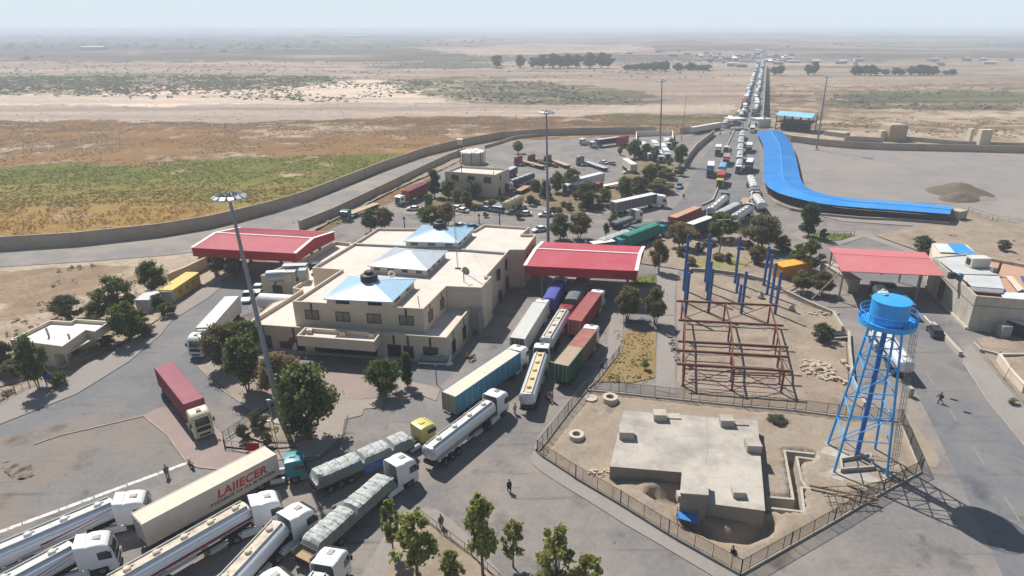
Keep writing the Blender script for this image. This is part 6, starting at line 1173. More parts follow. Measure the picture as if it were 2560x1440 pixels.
def tractor(root, th, style, col, det, hood=True, skirt=False, cabmat=None):
    cm = PT[col]; S = ST[style]; ztop = S[2][3]
    def prt(key, nm, fn, mats, par=None, smooth=True):
        o = link(nm, me(('t', key, style, col), lambda: fn().mesh(nm, mats if isinstance(mats, list) else [mats], smooth)), par or root)
        if par is None: o.rotation_euler = (0, 0, th)
        return o
    cab = prt('cab', 'cab', lambda: MB().loft([arc_ring(*s) for s in S]), cm)
    def ws():
        b = MB(); i0 = 4; rows_ = [(S[4][0], S[4][3] - .06), (S[5][0], S[5][3]), (S[6][0], S[6][3] + .08)]; v = [(x + .022 - (.09 if abs(y) > 1 else 0), y * (.98 if j else .9), z) for j, (x, z) in enumerate(rows_) for y in (-1.12, -.8, .8, 1.12)]
        return b.add(v, [(r * 4 + k, r * 4 + k + 1, r * 4 + 5 + k, r * 4 + 4 + k) for r in range(2) for k in range(3)])
    prt('ws', 'windshield', ws, M_GLASS, cab)
    zb_ = 1.95; zt_ = min(ztop - .62, 2.85)
    for s in (-1, 1): prt(('sw', s), 'side_window', lambda s=s: MB().add([(x, s * 1.247, z) for x, z in ((3.45, zb_ + .02), (4.52, zb_ - .12), (4.45, zt_ - .2), (4.3, zt_), (3.45, zt_))] + [(x, s * 1.2, z) for x, z in ((3.45, zb_ + .02), (4.52, zb_ - .12), (4.45, zt_ - .2), (4.3, zt_), (3.45, zt_))], [(0,1,2,3,4)]), M_GLASS, cab, False)
    prt('bump', 'bumper', lambda: MB().loft([arc_ring(4.05,1.2,.38,1.0,.06), arc_ring(4.62,1.2,.36,1.2,.08), arc_ring(4.84,1.1,.38,1.1,.08)]), PT['grey'] if style == 'day' else cm, cab)
    prt('gril', 'grille', lambda: MB().box((4.80,0,1.52), (.06,1.7,.55)).box((4.86,0,.72), (.05,1.3,.28)), M_BLACK, cab, False)
    if style == 'high' and hood:
        def fairing():
            b = MB(); n = 6; outer = [(-1.23,1.25),(-1.23,3.45)] + [(-1.23 + .3 - .3 * math.cos(a), 3.45 + .38 * math.sin(a)) for a in np.linspace(0, PI / 2, n)][1:] ; outer += [(-p[0], p[1]) for p in outer[::-1]]; inner = [(p[0] * .93, p[1] - (.08 if p[1] > 3.5 else 0)) for p in outer]; m_ = len(outer)
            for x0, dz in ((1.7, .14), (2.58, -.04)): b.v += [(x0, p[0], p[1] + (dz if p[1] > 3.4 else 0)) for p in outer] + [(x0, p[0], p[1] + (dz if p[1] > 3.4 else 0)) for p in inner]
            for k in range(m_ - 1):
                b.f += [(k, k + 1, 2 * m_ + k + 1, 2 * m_ + k), (m_ + k, 3 * m_ + k, 3 * m_ + k + 1, m_ + k + 1), (k, m_ + k, m_ + k + 1, k + 1)]; b.m += [0, 0, 0]
            return b
        prt('fair', 'roof_fairing', fairing, cm, cab); prt('bp', 'back_panel', lambda: MB().box((2.53,0,2.35), (.05,2.2,2.4)), PT['grey'], cab, False)  # back panel greyed to imitate the shade in the hollow fairing
    prt('vis', 'sun_visor', lambda: MB().box((S[4][0] + .12,0,S[4][3] + .02), (.3,2.1,.05), ry=.35), M_BLACK if style == 'high' else cm, cab, False)
    prt('chs', 'chassis', lambda: MB().box((1.5,.42,.82), (5.6,.12,.28)).box((1.5,-.42,.82), (5.6,.12,.28)).box((-.1,0,1.08), (1.3,1.0,.14)).box((1.9,0,.95), (1.0,.9,.4)), M_CHAS, None, False)
    for s in (-1, 1): prt(('ft', s), 'side_skirt' if skirt else 'fuel_tank', (lambda s=s: MB().box((1.2,s * 1.1,.78), (2.4,.18,.75)).box((1.2,s * .85,.75), (2.2,.5,.55))) if skirt else (lambda s=s: MB().tube((.75,s * .95,.72), (2.35,s * .95,.72), .34, n=12)), PT['white'] if skirt else PT['silver'], None, not skirt)
    for s in (-1, 1): prt(('mg', s), 'mudguard', lambda s=s: MB().box((-.25,s * .95,1.1), (1.3,.62,.06)).box((-.92,s * .95,.85), (.05,.62,.5)), M_BLACK, None, False)
    if det:
        prt('hat', 'roof_hatch', lambda: MB().box((3.45,0,ztop + .04), (.72,.62,.1)).box((3.45,0,ztop + .1), (.6,.5,.04)), M_CURT if style == 'high' else cm, cab, False)
        for s in (-1, 1):
            prt(('mir', s), 'mirror', lambda s=s: MB().box((4.55,s * 1.42,2.35), (.16,.2,.62)).bar((4.5,s * 1.15,2.6), (4.55,s * 1.42,2.6), .04, .04), M_BLACK, cab, False)
            prt(('hl', s), 'headlight', lambda s=s: MB().box((4.83,s * .85,.98), (.06,.42,.22)), PT['silver'], cab, False)
    for x, y, w_ in ((3.45,1.02,.34),(3.45,-1.02,.34),(-.25,.93,.62),(-.25,-.93,.62)):
        o = link('wheel', me(('wheel', w_), m_wheel, w_), root); c, s = math.cos(th), math.sin(th); o.location = (x * c - y * s, x * s + y * c, .51); o.rotation_euler = (0, 0, th)
def trailer(root, kind, L, o):
    """o: dict of options; front at x=1.35, rear at 1.35-L"""
    x1, x0 = 1.35, 1.35 - L; xm = (x0 + x1) / 2; H = o.get('H', 4.0); det = o.get('det', 1)
    def prt(nm, b, mats, par=None, smooth=False, bev=0): return b.build(nm, mats, par or root, smooth, bev)
    prt('trailer_chassis', MB().box((xm,.45,1.0), (L - .2,.14,.26)).box((xm,-.45,1.0), (L - .2,.14,.26)).box((x0 + .1,0,.65), (.1,2.2,.16)).box((x0 + .1,.7,.85), (.08,.1,.4)).box((x0 + .1,-.7,.85), (.08,.1,.4)), M_CHAS)
    for s in (-1, 1): prt('landing_leg', MB().box((x1 - 2.6,s * .8,.65), (.14,.14,.9)).box((x1 - 2.6,s * .8,.17), (.3,.3,.06)), M_CHAS)
    ax = [x0 + 1.6, x0 + 2.9, x0 + 4.2] if L > 9 else [x0 + 1.5, x0 + 2.7]
    for x in ax:
        for s in (-1, 1): q = link('wheel', me(('wheel', .62), m_wheel, .62), root); q.location = (x, s * .93, .51)
    if det: 
        for s in (-1, 1): prt('tail_light', MB().box((x0 + .02,s * 1.0,.85), (.08,.35,.14)), mat('tail_light_red', (0.35,0.01,0.01), .4, .1, 1))
    if kind in ('box', 'container', 'curtain'):
        ms, mt, mr = o['side'], o.get('top', o['side']), o.get('rear', o['side']); b = MB(); z0 = 1.17
        b.box((xm,0,(z0 + H) / 2), (L,2.5,H - z0)); b.m = [0, 1, 0, 0, 0, 2]
        box_ = prt('cargo_container' if kind == 'container' else 'cargo_box', b, [ms, mt, mr])
        e = MB()
        for s in (-1, 1): e.box((xm,s * 1.23,H), (L + .04,.1,.08)); e.box((xm,s * 1.235,z0 + .05), (L + .04,.08,.16))
        for x in (x0, x1):
            for s in (-1, 1): e.box((x,s * 1.22,(z0 + H) / 2), (.12,.12,H - z0))
        prt('corner_post', e, ms if kind != 'curtain' else PT['silver'], box_)
        if kind == 'container':
            n = int(L / .3)
            for s in (-1, 1):
                c = MB()
                for k in range(n): c.box((x0 + L * (k + .5) / n,s * 1.26,(z0 + H) / 2), (.14,.05,H - z0 - .3))
                prt('side_corrugation', c, ms, box_)
            c = MB()
            for k in range(n): c.box((x0 + L * (k + .5) / n,0,H + .012), (.14,2.3,.035))
            prt('roof_corrugation', c, mt, box_)
        elif kind == 'box' or o.get('ribs'):
            c = MB()
            for k in range(int(L / 1.3)):
                for s in (-1, 1): c.box((x0 + 1.3 * (k + .7),s * 1.252,(z0 + H) / 2), (.03,.012,H - z0 - .3))
            for k in range(int(L / 1.6)): c.box((x0 + 1.6 * (k + .6),0,H + .005), (.04,2.4,.02))
            prt('panel_seam', c, mt, box_)
        d = MB()
        for s in (-1, 1): d.box((x0 - .02,s * .61,(z0 + H) / 2), (.05,1.18,H - z0 - .2)); 
        dr = prt('rear_door', d, mr, box_); d = MB()
        for y in (-.95,-.35,.35,.95): d.tube((x0 - .07,y,z0 + .1), (x0 - .07,y,H - .1), .025, n=5)
        prt('lock_rod', d, PT['silver'], dr)
        if o.get('front_unit'): prt('cooling_unit', MB().box((x1 + .25,0,3.0), (.5,1.9,1.5)), PT['silver'], box_, bev=.06)
        return box_
    if kind == 'tank':
        hw, hh, zc_ = 1.22, 1.02, o.get('zc', 2.45); n = 36; flat = zc_ + hh * .90
        def rg(x, k): return [(x, hw * k * math.copysign(abs(math.cos(a)) ** .82, math.cos(a)), min(zc_ + hh * k * math.copysign(abs(math.sin(a)) ** .82, math.sin(a)), flat)) for a in [2 * PI * i / n for i in range(n)]]
        tk_ = prt('tank', MB().loft([rg(x0 - .28,.35), rg(x0 - .22,.62), rg(x0 - .1,.88), rg(x0 + .05,1), rg(x0 + .06,1.0), rg(x1 - .06,1.0), rg(x1 - .05,1), rg(x1 + .1,.88), rg(x1 + .22,.62), rg(x1 + .28,.35)]), o.get('m', M_TANKW), None, True)
        prt('walkway', MB().box((xm,0,flat + .03), (L - .3,1.05,.06)), o.get('walk', M_WALKC), tk_); r_ = MB()
        for s in (-1, 1): r_.bar((x0 + .1,s * .6,flat + .12), (x1 - .1,s * .6,flat + .12), .07, .2)
        prt('walkway_rail', r_, PT['silver'] if o.get('walk') is None else M_WALKC, tk_); nh = o.get('nh', 4)
        for k in range(nh):
            x = x0 + L * (k + .6) / nh; hm = MB(); hm.lathe([(.34,0),(.34,.2),(.27,.27),(.1,.3)], (x,.02,flat + .06), n=14); hm.box((x + .45,.2,flat + .12), (.25,.2,.12)); prt('hatch', hm, o.get('hm', M_WALKC), tk_, True)
        rb = MB()
        for k in range(1, 7): x = x0 + L * k / 7; rb.loft([rg(x - .03,1.003), rg(x + .03,1.003)], cap=False)
        prt('tank_band', rb, o.get('m', M_TANKW), tk_, True)
        for (xa, xb, a0, a1, t0_, t1_) in o.get('stripes', ()):
            s_ = MB(); N_ = 24
            for sd in (-1, 1):
                oo = len(s_.v)
                for k in range(N_ + 1):
                    f = k / N_; x = x0 + L * (xa + (xb - xa) * f); ac = a0 + (a1 - a0) * f ** 1.6; wd = t0_ + (t1_ - t0_) * f
                    for q in (-1, 1): a = math.radians(ac + q * wd); s_.v.append((x, sd * (hw * 1.006 * abs(math.cos(a)) ** .82 + .004), zc_ + 1.006 * hh * math.copysign(abs(math.sin(a)) ** .82, math.sin(a))))
                for k in range(N_): s_.f.append((oo + 2 * k, oo + 2 * k + 1, oo + 2 * k + 3, oo + 2 * k + 2)); s_.m.append(0)
            prt('painted_stripe', s_, o.get('sm', mat('maroon_stripe', (0.20,0.004,0.045), .4, .1, 1)), tk_)
        und = MB()
        for s in (-1, 1): und.box((x0 + L * .3,s * .75,1.25), (L * .5,.1,.4)); und.box((x1 - 3.8,s * .95,.85), (1.6,.4,.5))
        prt('side_locker', und, PT['silver'], tk_); prt('rear_box', MB().box((x0 + .15,0,1.15), (.5,1.9,.35)), M_CHAS, tk_)
        return tk_
    if kind in ('tarp', 'flat', 'cover'):
        zb_ = 1.22; bed = prt('bed', MB().box((xm,0,zb_), (L,2.5,.22)), o.get('bedm', M_CHAS)); prt('deck_board', MB().box((xm,0,zb_ + .125), (L - .1,2.4,.03)), o.get('deck', M_CONT['brown']), bed)
        if o.get('headboard'): prt('headboard', MB().box((x1 - .05,0,zb_ + .8), (.12,2.5,1.6)), o['headboard'], bed)
        if kind == 'flat': return bed
        if kind == 'tarp':
            sb_ = MB()
            for s in (-1, 1): sb_.box((xm,s * 1.24,zb_ + .4), (L,.05,.6))
            prt('side_board', sb_, M_TARPS, bed)
        rs = np.random.RandomState(int(abs(L * 1000)) % 991); zt = H; nx = int(L / .16); prof = [(-1.27,zb_ + .1),(-1.28,zb_ + .6),(-1.26,zt - .5),(-1.12,zt - .16),(-.85,zt - .03),(-.55,zt),(-.25,zt + .03),(0,zt + .05),(.25,zt + .03),(.55,zt),(.85,zt - .03),(1.12,zt - .16),(1.26,zt - .5),(1.28,zt * .5 + .7),(1.27,zb_ + .1)]; m_ = len(prof)
        X = np.linspace(x0 + o.get('tail', .05), x1 - .05, nx); Y = np.array([p[0] for p in prof]); Z = np.array([p[1] for p in prof]); XX = np.repeat(X[:, None], m_, 1); YY = np.repeat(Y[None], nx, 0).copy(); ZZ = np.repeat(Z[None], nx, 0).copy()
        if kind == 'tarp':
            ba = o.get('bag', .8); n_ = fbm(XX * 1.4 + 50, YY * 1.4 + 60, 3, 5); bags = np.abs(np.sin(XX * PI / ba + .8 * np.sin(YY * 2.2))) ** .45 * (.55 + .9 * fbm(XX * .9 + 3, YY * 2.2 + 7, 3, 9)); top = np.clip((ZZ - (zt - .6)) / .6, 0, 1)
            ZZ += top * ((n_ - .5) * .22 + (bags - .5) * .12 + (fbm(XX * 4 + 9, YY * 3 + 2, 3, 15) - .5) * .16); YY *= 1 + (fbm(XX * 1.1 + 20, ZZ * 1.3 + 9, 3, 3) - .5) * .10
            for g in o.get('gaps', ()):
                gx = x0 + L * g; d = np.abs(XX - gx); ZZ -= np.clip(1 - d / .28, 0, 1) * top * 1.0
            e = np.clip(np.minimum(XX - X[0], X[-1] - XX) / .5, 0, 1); ZZ = zb_ + .1 + (ZZ - zb_ - .1) * (.45 + .55 * np.sqrt(e))
        else: ZZ += (fbm(XX * .8 + 4, YY * .8 + 3, 3, 2) - .5) * .22 * (ZZ > zt - .3)
        v = np.stack([XX.ravel(), YY.ravel(), ZZ.ravel()], 1); idx = np.arange(nx * m_).reshape(nx, m_); f = np.stack([idx[:-1,:-1], idx[1:,:-1], idx[1:,1:], idx[:-1,1:]], -1).reshape(-1, 4)
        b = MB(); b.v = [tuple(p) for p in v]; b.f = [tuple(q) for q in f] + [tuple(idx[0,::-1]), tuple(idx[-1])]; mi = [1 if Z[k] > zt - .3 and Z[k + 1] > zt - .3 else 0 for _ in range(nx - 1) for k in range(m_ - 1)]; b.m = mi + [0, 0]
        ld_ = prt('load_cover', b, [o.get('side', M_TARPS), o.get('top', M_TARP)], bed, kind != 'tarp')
        if kind == 'tarp' or o.get('ropes'):
            for k in range(1, int(L / 1.1)):
                r_ = MB(); x = x0 + 1.1 * k; i = min(nx - 1, max(0, int((x - X[0]) / (X[-1] - X[0]) * (nx - 1))))
                for j in range(m_ - 1): r_.bar((x, YY[i, j] * 1.006, ZZ[i, j] + .015), (x, YY[i, j + 1] * 1.006, ZZ[i, j + 1] + .015), .05, .03)
                prt('rope', r_, M_TARPS, ld_)
        return bed
def semi(label, kind, fpx, rpx, zr, cab, style='high', col='white', L=None, zc=3.7, det=1, hood=True, skirt=False, cat='truck', name=None, tract=True, **o):
    F, D = G(*fpx, zr), G(*rpx, zr); d = (F - D); d.z = 0; L = L or d.length; d.normalize(); rz = math.atan2(d.y, d.x); K = F - d * 1.35; K.z = .04
    t = thing(name or {'tank': 'tanker_truck', 'box': 'box_truck', 'container': 'container_truck', 'curtain': 'curtain_truck', 'tarp': 'loaded_truck', 'cover': 'covered_truck', 'flat': 'flatbed_truck'}[kind], label, cat, K, rz)
    th = 0.0
    if cab: C = G(*cab, zc); v = C - K; th = (math.atan2(v.y, v.x) - rz + PI) % (2 * PI) - PI; th = max(-1.2, min(1.2, th))
    o.setdefault('H', zr); o['det'] = det
    if tract: tractor(t, th, style, col, det, hood, skirt)
    bx_ = trailer(t, kind, L, o); return t, bx_, L, rz
CN = M_CONT
ST_SW = ((.45,1.0,2,30,3.5,1.2),(.3,.95,-14,8,2.0,.8))
semi('white tanker with maroon swoosh lying furthest left beside the broken white line', 'tank', (277,1250), (8,1364), 3.45, (352,1237), L=12.0, zc=3.7, stripes=ST_SW, skirt=True)
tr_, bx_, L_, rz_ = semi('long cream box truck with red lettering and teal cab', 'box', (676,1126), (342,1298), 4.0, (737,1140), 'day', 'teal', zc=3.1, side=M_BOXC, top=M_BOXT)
def letters(par, txt, size, x, y, z, m, flip, name, sx=1.0):
    c = bpy.data.curves.new(name, 'FONT'); c.body = txt; c.size = size; c.extrude = .004; c.offset = .035 * size; c.align_x = 'CENTER'; c.shear = .15; c.space_character = 1.05; c.materials.append(m); co_ = bpy.data.objects.new(name, c); mm_ = bpy.data.meshes.new_from_object(co_); bpy.data.objects.remove(co_); o = link(name, mm_, par); o.location = (x, y, z); o.rotation_euler = (PI / 2, 0, 0 if y < 0 else PI); o.scale = (sx, 1.0, 1); return o
M_LET = mat('red_lettering', (0.48,0.03,0.025), .6, .15, 2); M_LETB = mat('dark_lettering', (0.07,0.06,0.06), .6, .2, 2)
letters(bx_, 'LAIIECER', 1.4, -3.0, -1.262, 2.35, M_LET, 0, 'red_lettering', 1.0); letters(bx_, 'AVZAMOE XA DA M PETZEN', .52, -3.0, -1.262, 1.72, M_LETB, 0, 'dark_lettering', 1.1)
semi('white tanker with maroon flash, lowest at the left edge with white high cab', 'tank', (176,1358), (70,1414), 3.45, (262,1340), L=11.5, stripes=ST_SW, nh=3)
semi('white tanker with one thick maroon stripe and dusty beige walkway', 'tank', (612,1259), (388,1385), 3.45, (684,1236), L=13.0, stripes=((0,1,-8,-8,7,7),(0,1,-22,-22,1.5,1.5)), walk=M_WALKW, hm=M_WALKW, nh=5)
semi('dusty topped white tanker second from the bottom, its cab beside the tarpaulin load', 'tank', (694,1303), (580,1425), 3.45, (752,1266), L=12.5, walk=M_WALKW, hm=M_WALKW)
t_, bx_, L_, rz_ = semi('bag loaded truck under pale tarpaulin with yellow cab', 'tarp', (1022,1082), (777,1187), 2.75, (1064,1052), 'day', 'yellow', zc=3.1, gaps=(.02,.47,.77), bag=.95)
b = MB(); b.loft([[(x, -1.36 - .1 * math.sin(k * 1.3 + x), z) for k, z in enumerate((.7,1.0,1.35,1.7))] + [(x, -1.27, z) for z in (1.7,1.35,1.0,.7)] for x in np.linspace(-5.6, -2.6, 9)]); b.build('blue_wrap', mat('blue_tarpaulin', (0.03,0.10,0.3)), bx_, smooth=True)
semi('bag loaded truck under grey tarpaulin with white high cab turning right', 'tarp', (967,1183), (748,1372), 2.7, (1011,1140), zc=3.7, gaps=(.52,), bag=.62, tail=1.2, skirt=True)
semi('white tanker at the bottom edge, white high cab with back painted shade grey', 'tank', (800,1430), (740,1520), 3.45, (830,1377), L=11)
semi('white cab at the very bottom edge with blue roof hatch', 'tank', (630,1478), (540,1560), 3.45, (698,1432), L=11, style='high', hood=False)
semi('silver tanker with red pinstripe and white cab in the middle of the forecourt', 'tank', (1222,1001), (1072,1116), 3.45, (1247,974), m=M_TANKS, stripes=((0,1,-16,-16,1.2,1.2),), zc=3.7)
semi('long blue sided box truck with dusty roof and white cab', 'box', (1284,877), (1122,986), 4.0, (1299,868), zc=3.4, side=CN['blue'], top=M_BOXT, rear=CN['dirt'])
semi('silver tanker with sand coloured walkway, nearest in the middle lane', 'tank', (1352,880), (1318,982), 3.45, (1357,858), zc=3.5, walk=mat('sandy_walkway', (0.60,0.47,0.28), .95, .18, 1, dirt=(0.4,0.3,0.18), dirt_amt=.6, dscale=1), hm=M_WALKW, nh=5, m=M_TANKS)
semi('white tanker behind the red tail board, second in the middle lane', 'tank', (1409,772), (1367,842), 3.45, (1420,758), 'day', 'red', zc=3.1, walk=M_WALKW, m=M_TANKW)
semi('pale grey ribbed box truck with dark rear door in the left lane', 'container', (1350,757), (1293,846), 4.0, None, side=M_BOXW, top=M_BOXR, rear=mat('dark_brown_door', (0.10,0.065,0.05), .8, .2, 1))
semi('truck with violet blue cover half under the middle red canopy', 'cover', (1397,702), (1371,746), 3.8, None, col='white', side=CN['btarp'], top=CN['btarp'], ropes=True)
semi('truck with slate grey cover half under the middle red canopy', 'cover', (1455,694), (1427,748), 3.3, None, col='red', side=CN['slate'], top=CN['slate'], ropes=True)
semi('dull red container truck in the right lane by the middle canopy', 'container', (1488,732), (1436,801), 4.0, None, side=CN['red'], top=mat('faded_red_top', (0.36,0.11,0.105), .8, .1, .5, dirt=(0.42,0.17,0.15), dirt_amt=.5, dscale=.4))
t_, bx_, L_, rz_ = semi('container truck half green half brick red with white cab in the right lane', 'container', (1474,824), (1402,912), 4.0, (1479,816), zc=3.5, side=CN['green'], top=CN['tan'], rear=CN['green'])
fc = MB().box((1.35 - L_ * .26,0,2.59), (L_ * .52 + .03,2.56,2.88)); fc.m = [0,1,0,0,0,0]; fc.build('front_container', [CN['rust'], CN['brick']], bx_); c = MB()
for k in range(20): c.box((1.35 - L_ * .52 * (k + .5) / 20,0,4.04), (.14,2.4,.03))
c.build('roof_corrugation', CN['brick'], bx_)
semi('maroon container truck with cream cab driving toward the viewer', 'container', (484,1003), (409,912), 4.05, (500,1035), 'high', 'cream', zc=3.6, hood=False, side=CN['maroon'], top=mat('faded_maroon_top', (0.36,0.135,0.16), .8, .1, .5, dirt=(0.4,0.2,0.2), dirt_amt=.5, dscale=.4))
semi('white semi trailer truck driving down the left road', 'box', (509,819), (580,741), 4.0, (492,838), zc=3.6, hood=False, side=M_BOXW, top=M_BOXR, front_unit=True)
semi('red container truck with white cab beside the two storey house', 'container', (1013,478), (1063,456), 4.0, (1002,488), 'day', 'white', zc=3.1, side=CN['red'], top=CN['maroon'], det=0)
semi('green flatbed truck facing left beside the inner wall', 'flat', (872,534), (922,515), 1.4, (848,533), 'day', 'green', zc=3.1, L=13, det=0, deck=CN['tan'])
semi('grey curtain sided truck with white cab on the wide road by the park', 'curtain', (1636,483), (1533,505), 4.0, (1653,489), side=CN['gcurt'], top=M_BOXR, det=0, ribs=1, zc=3.6)
semi('white cab truck with low grey covered bed below the curtain truck', 'cover', (1577,541), (1532,556), 2.0, (1597,524), side=CN['slate'], top=CN['slate'], zc=3.5, det=0)
semi('truck with bright green cover and teal cab behind the middle canopy', 'cover', (1640,558), (1560,588), 4.0, (1654,562), 'day', 'teal', zc=3.1, side=CN['gtarp'], top=CN['gtarp'], det=0)
semi('truck with pale grey tarpaulin left of the green covered truck', 'tarp', (1572,574), (1500,600), 3.2, None, 'day', 'grey', det=0)
semi('truck with dark net cover behind the green covered truck', 'cover', (1648,550), (1580,566), 3.6, None, 'day', 'grey', side=CN['slate'], top=CN['slate'], det=0, ropes=True)
semi('small dark box lorry with white roof at the rear edge of the middle canopy', 'box', (1534,600), (1512,603), 3.0, None, 'day', 'teal', L=6, side=CN['navy'], top=M_BOXR, det=0)
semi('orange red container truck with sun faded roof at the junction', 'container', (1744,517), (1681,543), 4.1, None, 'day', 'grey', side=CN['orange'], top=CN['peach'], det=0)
semi('silver tanker third from left in the fan of trucks at the junction', 'tank', (1813,487), (1778,518), 3.45, (1818,477), 'high', 'grey', m=M_TANKS, det=0)
semi('navy sided box truck with pale roof behind the umbrella tree', 'box', (1776,541), (1724,560), 4.0, None, 'day', 'white', side=CN['navy'], top=M_BOXR, det=0)
semi('grey covered truck in the middle of the fan of trucks', 'cover', (1844,506), (1794,532), 3.5, (1850,498), 'day', 'black', zc=3.1, side=CN['slate'], top=mat('pale_grey_cover', (0.33,0.35,0.36), .7, .12, .8), det=0)
semi('silver tanker with white cab, lowest in the fan of trucks', 'tank', (1872,514), (1834,538), 3.45, (1878,504), m=M_TANKS, det=0, L=11)
semi('red cab flatbed truck between the silver tankers at the junction', 'flat', (1866,494), (1860,506), 1.4, (1869,484), 'high', 'red', L=9, det=0, zc=3.7)
semi('bright silver tanker at the right kerb of the junction', 'tank', (1891,484), (1909,508), 3.45, (1886,474), m=M_TANKS, det=0, L=10.5)
semi('silver tanker with dark cab facing the viewer beside the blue walkway', 'tank', (1887,463), (1877,437), 3.45, (1889,471), 'day', 'grey', m=M_TANKS, det=0, zc=3.1)
semi('ornate truck with red load and yellow front facing the viewer', 'box', (1802,437), (1808,419), 4.0, (1800,452), 'day', 'yellow', L=8.5, zc=3.1, side=CN['orange'], top=CN['red'], det=0)
semi('blue covered truck just behind the ornate yellow truck', 'cover', (1804,417), (1813,400), 3.8, None, 'day', 'yellow', L=9, side=CN['sky'], top=CN['sky'], det=0)
semi('blue box truck with white roof on the left of the mixed lane', 'box', (1777,414), (1780,393), 4.0, None, 'day', 'black', side=CN['sky'], top=M_BOXR, L=9, det=0)
semi('brown high sided truck in the middle of the mixed lane', 'box', (1816,392), (1820,374), 3.4, None, 'day', 'maroon', side=CN['brick'], top=CN['dirt'], L=9, det=0)
semi('white van bodied truck leftmost below the gate', 'box', (1796,367), (1798,355), 3.6, None, 'day', 'grey', side=M_BOXW, top=M_BOXR, L=7, det=0)
semi('white truck with low side boards in the lane below the gate', 'flat', (1817,372), (1822,358), 1.6, None, 'day', 'white', L=10, det=0)
semi('white roofed dark box truck beside the start of the blue walkway', 'box', (1873,405), (1880,388), 4.0, None, 'day', 'black', side=CN['slate'], top=M_BOXR, L=9, det=0)
semi('dusty green truck at the upper end of the blue walkway', 'box', (1873,362), (1877,346), 3.3, None, 'day', 'olive', side=M_CONC, top=M_BOXR, L=8, det=0)
for k, ((fx, fy), (rx, ry)) in enumerate((((1848,408),(1852,389)),((1850,385),(1853,369)),((1851,366),(1854,352)),((1853,348),(1856,335)),((1856,332),(1859,322)))): semi(('first', 'second', 'third', 'fourth', 'fifth')[k] + ' white tanker from the front in the single file below the gate', 'tank', (fx, fy), (rx, ry), 3.45, None, 'day', 'white', L=9.5, det=0)
# truck park
semi('red cab flatbed truck leftmost on the truck park', 'flat', (1310,402), (1348,412), 1.4, (1301,396), 'high', 'red', L=13, det=0)
semi('dark red cab with bare chassis, second from the left on the truck park', 'flat', (1345,398), (1380,412), 1.4, (1337,392), 'high', 'maroon', L=9, det=0, deck=M_CHAS)
semi('dark cab flatbed with tan deck, third from the left on the truck park', 'flat', (1385,400), (1420,413), 1.4, (1370,396), 'high', 'maroon', L=12, det=0, deck=CN['tan'])
semi('olive cab truck with long grey flatbed on the truck park', 'flat', (1466,402), (1512,418), 1.5, (1455,398), 'high', 'olive', L=15, det=0, deck=PT['silver'])
semi('cream box bodied van truck facing the viewer by the park corner', 'box', (1585,411), (1562,396), 3.6, None, 'day', 'cream', side=M_BOXC, top=M_BOXR, det=0, tract=False, name='parked_trailer', cat='trailer', L=12)
semi('long pale grey trailer behind the tall park trees', 'curtain', (1430,450), (1510,430), 4.0, None, 'day', 'white', side=M_BOXW, top=M_BOXR, det=0, L=16)
semi('dark tanker with white top beside the two storey house', 'tank', (1280,450), (1337,430), 3.45, None, 'day', 'white', m=CN['navy'], det=0, L=13, walk=M_BOXR)
semi('dark roofed bus behind the right corner of the two storey house', 'box', (1262,428), (1278,420), 3.4, None, 'day', 'grey', side=CN['navy'], top=M_GSH, det=0, L=9, name='parked_bus', cat='bus', tract=False)
semi('white cab lorry below the dark white topped tanker', 'flat', (1320,463), (1290,478), 1.5, (1345,446), 'day', 'white', L=8, det=0)
semi('navy container truck hidden behind the big park tree', 'container', (1470,452), (1442,460), 3.8, None, 'day', 'blue', side=CN['navy'], top=CN['navy'], det=0, L=8)
semi('red cab truck with white flatbed in the middle of the truck park', 'flat', (1504,463), (1548,455), 1.6, (1489,453), 'day', 'red', L=14, det=0, deck=M_BOXR)
semi('long dark truck with white cab at the far side of the truck park', 'curtain', (1492,349), (1554,341), 3.6, None, 'day', 'white', side=CN['navy'], top=M_GSH, det=0, L=19)
semi('dark car carrier with pale cab left of the long dark truck', 'flat', (1466,350), (1482,348), 2.2, None, 'day', 'white', side=CN['navy'], deck=CN['navy'], det=0, L=8)
semi('red container end standing behind the long dark truck', 'container', (1548,344), (1569,337), 4.6, None, 'day', 'grey', side=CN['red'], top=CN['red'], det=0, L=8, tract=False, name='shipping_container', cat='container')
semi('yellow tank trailer parked at the kerb left of the park', 'tank', (1264,509), (1312,487), 3.0, None, m=mat('yellow_tank', (0.52,0.43,0.2), .5, .1, .6), walk=M_WALKW, det=0, L=9, tract=False, name='tank_trailer', cat='trailer', zc=2.2)
semi('white open trailer wall standing by the boundary wall near the gate', 'box', (1730,318), (1800,306), 3.6, None, side=M_BOXW, top=M_BOXR, det=0, tract=False, name='parked_trailer', cat='trailer')
for k, (x, y) in enumerate(((1600,372),(1612,362),(1640,358),(1660,366),(1668,378),(1625,378),(1650,384),(1672,352))): semi(f'parked white truck in the walled yard, {["left front","left rear","rear middle","centre right","right front","middle front","front right beside the tree","rear right"][k]} one', 'box' if k % 2 else 'curtain', (x, y), (x - 7, y - 9), 3.4, None, 'day', 'white', side=M_BOXW, top=M_BOXR, det=0, L=9)
wall_thing('boundary_wall', 'white frame wall round the yard of parked white trucks', [(1592,388),(1590,341),(1680,337),(1684,372)], 2.4, m=M_WHITE, cope=False)
# right hand road
semi('white box truck parked on the right road behind the water tower', 'tank', (2212,826), (2252,880), 3.4, None, 'day', 'white', zc=2.2, det=0, L=11)
semi('dark cab tanker standing in the shade of the pink canopy', 'tank', (2200,712), (2216,742), 3.4, (2190,700), 'day', 'black', zc=3.0, det=0, L=9)
semi('blue lorry with red tail in the shade of the pink canopy', 'box', (2232,722), (2262,752), 2.8, None, 'day', 'black', side=PT['blue'], top=PT['blue'], rear=PT['red'], det=0, L=8)
